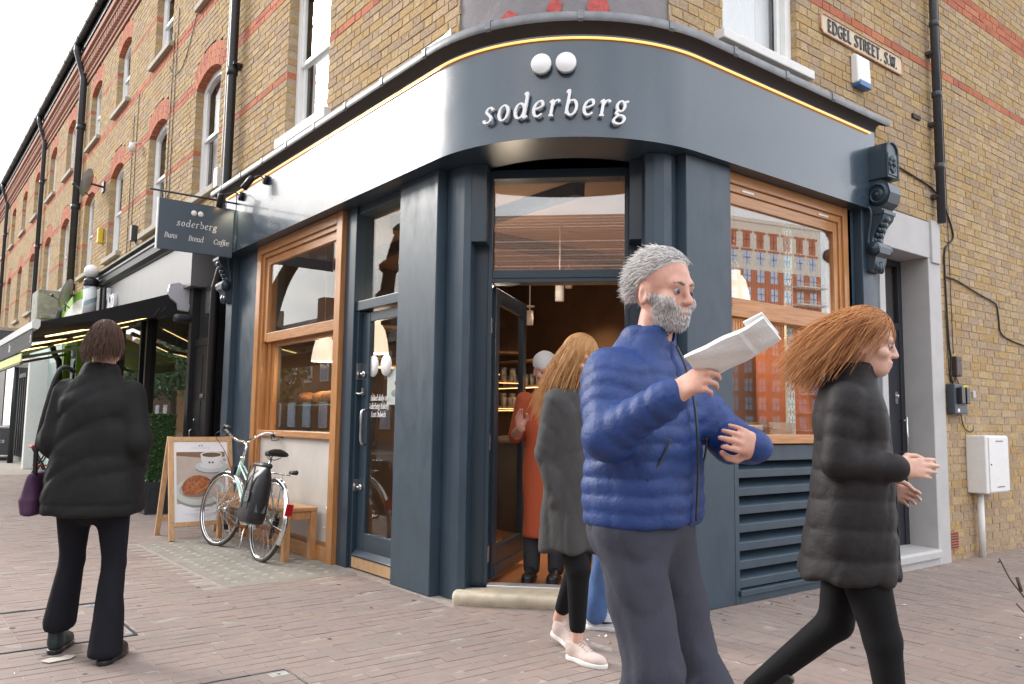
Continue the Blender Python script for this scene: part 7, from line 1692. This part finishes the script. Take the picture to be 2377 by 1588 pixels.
# ---- ginger haired woman in the dark long coat, walking to the right
M_dummy = None
GING = [(.46, .19, .055), (.40, .15, .04), (.52, .24, .08), (.34, .12, .035), (.48, .21, .07)]
M_ging = mat('ginger_hair', None, tint=GING, rough=.45, spec=.6); M_sandy = mat('sandy_hair', None, tint=[(.56, .30, .11), (.50, .24, .08), (.62, .36, .15), (.44, .20, .06), (.58, .33, .13)], rough=.45, spec=.6)
def scalp(r):
    while True:
        v = Vector((r.gauss(0, 1), r.gauss(0, 1), r.gauss(0, 1))).normalized()
        if (v.y > 0 and v.z > .30+.25*v.y) or (v.y <= 0 and v.z > -.35+.4*(v.y+.6)): return (v.x*.080, -.016+v.y*.100, .055+v.z*.102), v
def hairshell(root, HM, mt, cut=.75):
    h = Parts(); h.add(lambda P: smax(elp(P, (0, -.018, .055), (.081, .101, .103))-.001, .045-P[:, 2]+np.maximum(0, P[:, 1])*cut-np.maximum(0, -P[:, 1]-.0)*1.6, .008), (-.11, -.15, -.12), (.11, .12, .19), .005, HM); return h.mesh('hair', mt, root)
def woman_coat():
    root = empty('person', (-.212, -1.854, 0), face_yaw((.569, -.822)), 'ginger haired woman in a long dark padded coat walking with one arm out', 'person')
    sR, eR, wR = (.140, -.02, 1.30), (.175, -.06, 1.075), (.145, .13, 1.060); sL, eL, wL = (-.140, .02, 1.30), (-.20, -.03, 1.07), (-.16, .12, .98)
    LEG = (((.085, 0, .80), (.09, .08, .46), (.085, .12, .10)), ((-.085, 0, .80), (-.085, -.06, .47), (-.085, -.36, .20))); HM = hm((.015, .06, 1.485), yaw=rad(-6), pitch=rad(-8))
    bd = Parts(); bd.add(head_sdf, (-.10, -.125, -.105), (.10, .14, .165), .0045, HM); bd.add(lambda P: cap(P, (0, .01, 1.30), (0, .045, 1.44), .05, .046), (-.08, -.08, 1.25), (.08, .12, 1.5), .012)
    hand_parts(bd, wR, (-.05, .9, .03), (-.9, 0, -.2), 1, .35, .95); hand_parts(bd, wL, (0, .8, -.3), (.9, 0, -.2), -1, .5, .95); trunk(bd, (sR, eR, wR), (sL, eL, wL), LEG); body = bd.mesh('body', M_skin2, root, .0044); eyes(body, HM)
    C = Parts()
    def coat(P):
        t = loft(P, [(.66, 0, -.02, .195, .165), (.80, 0, -.01, .185, .155), (.98, 0, 0, .168, .138), (1.12, 0, .005, .158, .128), (1.26, 0, 0, .175, .125), (1.34, 0, 0, .145, .095), (1.40, 0, .015, .078, .075), (1.43, 0, .022, .074, .072)], 2.3)
        t = t-.007*np.abs(np.sin(np.pi*(P[:, 2]+.006*np.sin(P[:, 0]*19))/.105))**.4+.004*wob(P, (24, 22, 12))+fold(P, 12, 23, .006)+.02*np.sin(np.arctan2(P[:, 1], P[:, 0])*7)*np.clip((.95-P[:, 2])/.6, 0, 1)*.6
        for A in ((sR, eR, wR), (sL, eL, wL)): t = smin(t, arm_sdf(P, A, (.070, .056, .048), .025, (.005, .075)), .02)
        return t
    lo, hi = bbx([sR, eR, wR, sL, eL, wL, (.24, .2, .64), (-.24, -.22, 1.45)], .09); C.add(coat, lo, hi, .0095); ck = C.mesh('coat', cloth('charcoal_padded_coat', (.0150, .0125, .0135), .65, .004, 26, (1, 1, 1), spec=.3, var=.15, vscale=8), root)
    b = MB(); b.tube([(.004, .155, .70), (.002, .15, 1.0), (0, .13, 1.25), (0, .085, 1.40)], .004, 6); b.build('zip', M_zinc, ck, local=True)
    L = Parts(); hR, kR, aR = (.085, 0, .80), (.09, .08, .46), (.085, .12, .09); hL, kL, aL = (-.085, 0, .80), (-.085, -.06, .47), (-.085, -.36, .20)
    L.add(lambda P: smin(chain(P, (hR, kR, aR), (.095, .062, .040)), chain(P, (hL, kL, aL), (.095, .062, .040)), .03), *bbx([hR, kR, aR, hL, kL, aL], .11), .0105); L.mesh('leggings', cloth('black_leggings', (.007, .007, .008), .8, .002, 30, spec=.2), root)
    ms, mw = mat('black_boot', (.015, .015, .016), rough=.45), M_blackm
    shoe(root, (.085, .07, 0), 0, rad(2), ms, mw, .25, boot=True); shoe(root, (-.085, -.40, .155), 0, rad(-48), ms, mw, .25, boot=True)
    h_ = hairshell(root, HM, M_ging); strands('hair_strands', M_ging, h_, scalp, (.05, -.85, -.62), 3600, .26, 5, .0013, HM, .9, .24, 1.06, 12, .22)
    return root
woman_coat()
# ---- woman in the grey parka coming out of the shop
def woman_grey():
    root = empty('person', (-.128, -.253, 0), face_yaw((.125, -.992)), 'long haired woman in a grey parka with black leggings on the pavement before the step', 'person')
    sR, eR, wR = (.135, -.02, 1.31), (.165, -.06, 1.05), (.145, .0, .81); sL, eL, wL = (-.138, .02, 1.31), (-.18, .05, 1.05), (-.16, .16, .85)
    LEG = (((.08, 0, .75), (.07, .08, .46), (.06, .068, .10)), ((-.08, 0, .75), (-.09, -.05, .46), (-.10, -.205, .13))); HM = hm((.015, .045, 1.515), yaw=rad(-8), pitch=rad(-8))
    bd = Parts(); bd.add(head_sdf, (-.10, -.125, -.105), (.10, .14, .165), .0045, HM); bd.add(lambda P: cap(P, (0, .01, 1.32), (0, .035, 1.47), .05, .046), (-.08, -.08, 1.25), (.08, .12, 1.5), .012)
    hand_parts(bd, wR, (0, .15, -1), (-.9, .1, 0), 1, .5, .93); hand_parts(bd, wL, (0, .3, -1), (.9, 0, 0), -1, .5, .93)
    aR, aL = (.06, .065, .10), (-.10, -.21, .13)
    trunk(bd, (sR, eR, wR), (sL, eL, wL), LEG); body = bd.mesh('body', M_skin2, root, .0044); eyes(body, HM)
    C = Parts()
    def coat(P):
        t = loft(P, [(.545, .0, -.01, .185, .155), (.70, .0, -.01, .18, .15), (.92, 0, -.005, .168, .140), (1.1, 0, .0, .158, .130), (1.26, 0, -.005, .160, .122), (1.35, 0, -.005, .145, .10), (1.40, 0, -.01, .095, .095), (1.44, 0, -.005, .09, .095)], 2.3)
        t = t+.004*wob(P, (20, 18, 15), .7)+fold(P, 21, 20, .008)+.012*np.sin(np.arctan2(P[:, 1], P[:, 0])*6+1)*np.clip((.95-P[:, 2])/.5, 0, 1)
        for A in ((sR, eR, wR), (sL, eL, wL)): t = smin(t, arm_sdf(P, A, (.070, .058, .050), .025)+fold(P, 5, 30, .005), .018)
        t = smin(t, elp(P, (0, -.10, 1.38), (.125, .075, .085)), .03); return t
    lo, hi = bbx([sR, eR, wR, sL, eL, wL, (.24, .2, .52), (-.24, -.2, 1.47)], .08); C.add(coat, lo, hi, .0095); C.mesh('coat', cloth('grey_parka', (.046, .0445, .045), .8, .006, 24, (1, 1, .6), var=.18, vscale=10), root)
    L = Parts(); hR, kR = (.08, 0, .75), (.07, .08, .46); hL, kL = (-.08, 0, .75), (-.09, -.05, .46)
    L.add(lambda P: smin(chain(P, (hR, kR, (.06, .07, .17)), (.09, .062, .042)), chain(P, (hL, kL, (-.098, -.17, .20)), (.09, .062, .042)), .03), *bbx([hR, kR, aR, hL, kL, aL], .10), .0095); L.mesh('leggings', cloth('black_leggings_b', (.006, .006, .007), .8, .002, 30, spec=.2), root)
    ms, mw = mat('pale_pink_suede', (.60, .48, .43), rough=.7, var=.08, vscale=40), mat('white_sole', (.75, .74, .70), rough=.6); lc = mat('pink_lace', (.5, .38, .34), rough=.8)
    shoe(root, (.06, .01, 0), rad(-2), rad(0), ms, mw, .25, lace=lc); shoe(root, (-.10, -.245, .045), rad(3), rad(-18), ms, mw, .25, lace=lc)
    h_ = hairshell(root, HM, M_sandy); strands('hair_strands', M_sandy, h_, scalp, (.16, -.42, -1.15), 3400, .36, 15, .0013, HM, .5, .17, 1.05, 11, .14)
    return root
woman_grey()
# ---- someone in blue jeans just behind the man in blue
def jeans_person():
    root = empty('person', (.385, -.02, 0), face_yaw((.287, -.958)), 'person in blue jeans and white trainers hidden behind the man in the blue jacket', 'person')
    LEG = (((.09, 0, .84), (.075, .0, .47), (.03, -.10, .10)), ((-.09, 0, .84), (-.10, .13, .48), (-.09, .28, .13))); HM = hm((0, .03, 1.50)); bd = Parts(); bd.add(head_sdf, (-.10, -.125, -.105), (.10, .14, .165), .006, HM); bd.add(lambda P: cap(P, (0, .0, 1.30), (0, .03, 1.45), .05, .048), (-.08, -.08, 1.25), (.08, .12, 1.5), .012)
    sR, eR, wR = (.17, 0, 1.32), (.20, -.08, 1.05), (.18, .06, .86); sL, eL, wL = (-.17, 0, 1.32), (-.20, .03, 1.05), (-.17, .15, .87)
    hand_parts(bd, wR, (0, .2, -1), (-1, 0, 0), 1, .5); hand_parts(bd, wL, (0, .3, -1), (1, 0, 0), -1, .5); trunk(bd, (sR, eR, wR), (sL, eL, wL), LEG); body = bd.mesh('body', M_skin, root, .0044); eyes(body, HM)
    C = Parts()
    def coat(P):
        t = loft(P, [(.84, 0, 0, .185, .14), (1.0, 0, 0, .18, .135), (1.2, 0, 0, .185, .13), (1.33, 0, 0, .155, .1), (1.40, 0, .01, .08, .08)])+.006*wob(P, (22, 22, 22))
        for A in ((sR, eR, wR), (sL, eL, wL)): t = smin(t, arm_sdf(P, A, (.07, .058, .046)), .03)
        return t
    C.add(coat, *bbx([sR, eR, wR, sL, eL, wL, (.2, .15, .82), (0, -.15, 1.42)], .08), .012); C.mesh('jacket', cloth('navy_jacket', (.02, .025, .05), .8, .004, 24), root)
    L = Parts(); A = ((.09, 0, .84), (.075, .0, .47), (.03, -.10, .10)); B = ((-.09, 0, .84), (-.10, .13, .48), (-.09, .28, .13))
    L.add(lambda P: smin(smin(elp(P, (0, 0, .86), (.165, .125, .12)), chain(P, A, (.10, .072, .066)), .04), chain(P, B, (.10, .072, .066)), .04)+.005*wob(P, (30, 26, 30)), *bbx(A+B, .13), .0105); L.mesh('jeans', cloth('blue_denim', (.075, .15, .34), .85, .003, 40, var=.2, vscale=18), root)
    ms, mw = mat('white_leather', (.68, .69, .71), rough=.45), mat('white_rubber', (.7, .7, .7), rough=.6)
    shoe(root, (.03, -.155, 0), rad(25), 0, ms, mw, .27, tick=True, lace=M_letter); shoe(root, (-.09, .235, .02), rad(5), rad(8), ms, mw, .27, tick=True, lace=M_letter)
    Hh = Parts(); Hh.add(lambda P: smax(elp(P, (0, -.016, .058), (.082, .103, .10)), .045-P[:, 2]+np.maximum(0, P[:, 1])*.7-np.maximum(0, -P[:, 1])*1.2, .008), (-.11, -.14, -.09), (.11, .12, .185), .007, HM); Hh.mesh('hair', mat('brown_hair', (.06, .035, .02), rough=.6), root)
jeans_person()
# ---- baker with the white cap inside the doorway
def baker():
    root = empty('person', (.86, 1.165, .066), face_yaw((-.75, -.66)), 'worker in a white cap and orange red overall gesturing inside the doorway', 'person')
    LEG = (((.09, 0, .8), (.09, .01, .45), (.09, .02, .08)), ((-.09, 0, .8), (-.09, .01, .45), (-.09, .02, .08))); HM = hm((0, .05, 1.50), yaw=rad(15), pitch=rad(-12)); bd = Parts(); bd.add(head_sdf, (-.10, -.125, -.105), (.10, .14, .165), .005, HM); bd.add(lambda P: cap(P, (0, .0, 1.30), (0, .03, 1.45), .05, .048), (-.08, -.08, 1.25), (.08, .12, 1.5), .012)
    sR, eR, wR = (.16, 0, 1.30), (.22, .02, 1.04), (.14, .25, 1.10); sL, eL, wL = (-.16, 0, 1.30), (-.22, .05, 1.06), (-.12, .22, .98)
    hand_parts(bd, wR, (.1, .55, .75), (-.7, .5, -.3), 1, .25); hand_parts(bd, wL, (.3, .8, .2), (.7, 0, -.4), -1, .4)
    bd.add(lambda P: np.minimum(cap(P, eR, wR, .045, .03), cap(P, eL, wL, .045, .03)), *bbx([eR, wR, eL, wL], .07), .01); trunk(bd, (sR, eR, wR), (sL, eL, wL), LEG); body = bd.mesh('body', M_skin, root, .0044); eyes(body, HM)
    C = Parts()
    def ov(P):
        t = loft(P, [(.30, 0, .0, .165, .14), (.7, 0, 0, .16, .135), (1.0, 0, 0, .155, .13), (1.2, 0, 0, .18, .125), (1.31, 0, 0, .15, .1), (1.38, 0, .01, .08, .08)])+.007*wob(P, (22, 22, 10))
        for A in ((sR, eR), (sL, eL)): t = smin(t, cap(P, A[0], A[1], .068, .058), .03)
        return t
    C.add(ov, *bbx([sR, eR, sL, eL, (.22, .18, .28), (0, -.18, 1.40)], .07), .012); C.mesh('overall', cloth('red_orange_overall', (.42, .075, .025), .8, .004, 20), root)
    L = Parts(); L.add(lambda P: np.minimum(cap(P, (.09, 0, .5), (.09, .02, .08), .075, .06), cap(P, (-.09, 0, .5), (-.09, .02, .08), .075, .06)), (-.2, -.1, 0), (.2, .12, .6), .014); L.mesh('trousers', cloth('dark_trousers', (.03, .03, .035), .8, .003, 24), root)
    for s in (-1, 1): shoe(root, (s*.09, -.03, 0), 0, 0, M_black, M_blackm, .27)
    h = Parts(); h.add(lambda P: smax(elp(P, (0, -.02, .075), (.092, .112, .095))+.002*wob(P, (40, 40, 40)), .045-P[:, 2]-P[:, 1]*.12, .01), (-.12, -.15, 0), (.12, .12, .19), .006, HM); h.mesh('cap', mat('white_cotton', (.62, .60, .58), rough=.9, bump=.002, bscale=50), root)
baker()
# ---- walker in the black coat, seen from behind
def walker():
    root = empty('person', (-2.172, 1.139, 0), face_yaw((.489, .872)), 'walker in a black padded coat and flared trousers seen from behind with a purple bag', 'person')
    sR, eR, wR = (.165, -.03, 1.31), (.222, -.055, 1.08), (.17, .12, .94); sL, eL, wL = (-.165, -.01, 1.31), (-.222, -.02, 1.08), (-.17, .13, .94)
    LEG = (((.10, 0, .78), (.115, .02, .46), (.14, -.10, .10)), ((-.10, 0, .78), (-.13, .10, .47), (-.175, .10, .16))); HM = hm((.005, .01, 1.535), yaw=rad(6), pitch=rad(-12)); bd = Parts(); bd.add(head_sdf, (-.10, -.125, -.105), (.10, .14, .165), .005, HM); bd.add(lambda P: cap(P, (0, -.02, 1.32), (0, -.01, 1.50), .055, .05), (-.09, -.09, 1.25), (.09, .1, 1.55), .011)
    hand_parts(bd, wR, (-.1, .6, -.5), (-.8, 0, -.3), 1, .6); hand_parts(bd, wL, (.1, .6, -.5), (.8, 0, -.3), -1, .6); trunk(bd, (sR, eR, wR), (sL, eL, wL), LEG); body = bd.mesh('body', M_skin, root, .0044); eyes(body, HM)
    C = Parts()
    def coat(P):
        t = loft(P, [(.715, .0, .0, .248, .195), (.80, 0, 0, .244, .19), (1.0, 0, 0, .225, .17), (1.16, 0, -.005, .213, .158), (1.28, 0, -.015, .195, .14), (1.36, 0, -.02, .150, .110), (1.42, 0, -.015, .10, .095), (1.47, 0, -.01, .082, .085)], 2.5)
        t = t+.005*wob(P, (15, 14, 17), .4)+fold(P, 31, 17, .010, (1, 1, .8))+fold(P, 33, 38, .003)+.006*np.exp(-((P[:, 2]-.765)/.006)**2)
        for A in ((sR, eR, wR), (sL, eL, wL)): t = smin(t, arm_sdf(P, A, (.080, .072, .058), .04)+fold(P, 35, 26, .007), .014)
        return t
    C.add(coat, *bbx([sR, eR, wR, sL, eL, wL, (.28, .22, .69), (-.28, -.22, 1.49)], .10), .0105); C.mesh('coat', cloth('black_padded_coat', (.0105, .0105, .0108), .75, .006, 16, (1, 1, .8), spec=.25, var=.15, vscale=6), root)
    T = Parts(); R_ = ((.10, 0, .78), (.115, .02, .46), (.14, -.10, .05)); L_ = ((-.10, 0, .78), (-.13, .10, .47), (-.175, .10, .16))
    def tro(P):
        d = smin(elp(P, (0, 0, .78), (.18, .14, .12)), chain(P, R_, (.092, .058, .082)), .04); d = smin(d, chain(P, L_, (.092, .060, .082)), .04); d = d+.003*wob(P, (26, 26, 9), 2)+fold(P, 41, 24, .006, (1, 1, .35)); return smax(smax(d, .035-P[:, 2], .004), np.where(P[:, 0] < -.03, .125-P[:, 2]+(P[:, 1]-.10)*.25, -1), .004)
    T.add(tro, *bbx(R_+L_, .14), .0105); T.mesh('trousers', cloth('dark_flared_trousers', (.0095, .010, .0145), .9, .004, 26, (1, 1, .3), spec=.2, var=.15), root)
    ms, mw = mat('dark_green_boot', (.010, .022, .025), rough=.5), M_blackm
    shoe(root, (.145, -.16, 0), rad(-4), rad(0), M_black, mw, .27); shoe(root, (-.185, .06, .0), rad(6), rad(0), ms, mw, .27, boot=True)
    M_bh = mat('dark_brown_hair', None, tint=[(.085, .04, .025), (.065, .03, .018), (.11, .052, .03)], rough=.5)
    h = Parts(); h.add(lambda P: smax(elp(P, (0, -.018, .05), (.082, .103, .106)), -.03-P[:, 2]+np.maximum(0, P[:, 1]-.02)*2.2, .01), (-.12, -.19, -.10), (.12, .13, .20), .0055, HM); h_ = h.mesh('hair', M_bh, root)
    strands('hair_strands', M_bh, h_, scalp, (-.05, -.5, -.9), 3200, .12, 22, .0013, HM, .8, .16, 1.08, 9, .12)
    root.scale = (.92, 1, 1)
    bgp = MatR(root); o = bpy.data.objects.new('shoulder_bag', None); COL.objects.link(o); o.matrix_world = bgp; INV[o.name] = bgp.inverted(); tag(o, 'dark purple shoulder bag at the side of the walker in the black coat', 'bag')
    p = Parts(); p.add(lambda P: loft(P, [(.70, -.30, .06, .05, .12), (.78, -.30, .06, .06, .13), (.92, -.29, .06, .03, .10)])+.004*wob(P, (40, 40, 30)), (-.40, -.12, .66), (-.2, .24, .96), .008); p.mesh('bag', cloth('purple_bag', (.055, .018, .055), .7, .004, 30), o)
    b = MB(); b.tube(spl3([(-.28, -.02, .90), (-.27, -.04, 1.1), (-.20, -.03, 1.43), (-.14, .02, 1.43)]), .012, 6); b.build('strap', M_black, o, local=True)
def MatR(o): return Matrix.LocRotScale(o.location, o.rotation_euler, None)
walker()
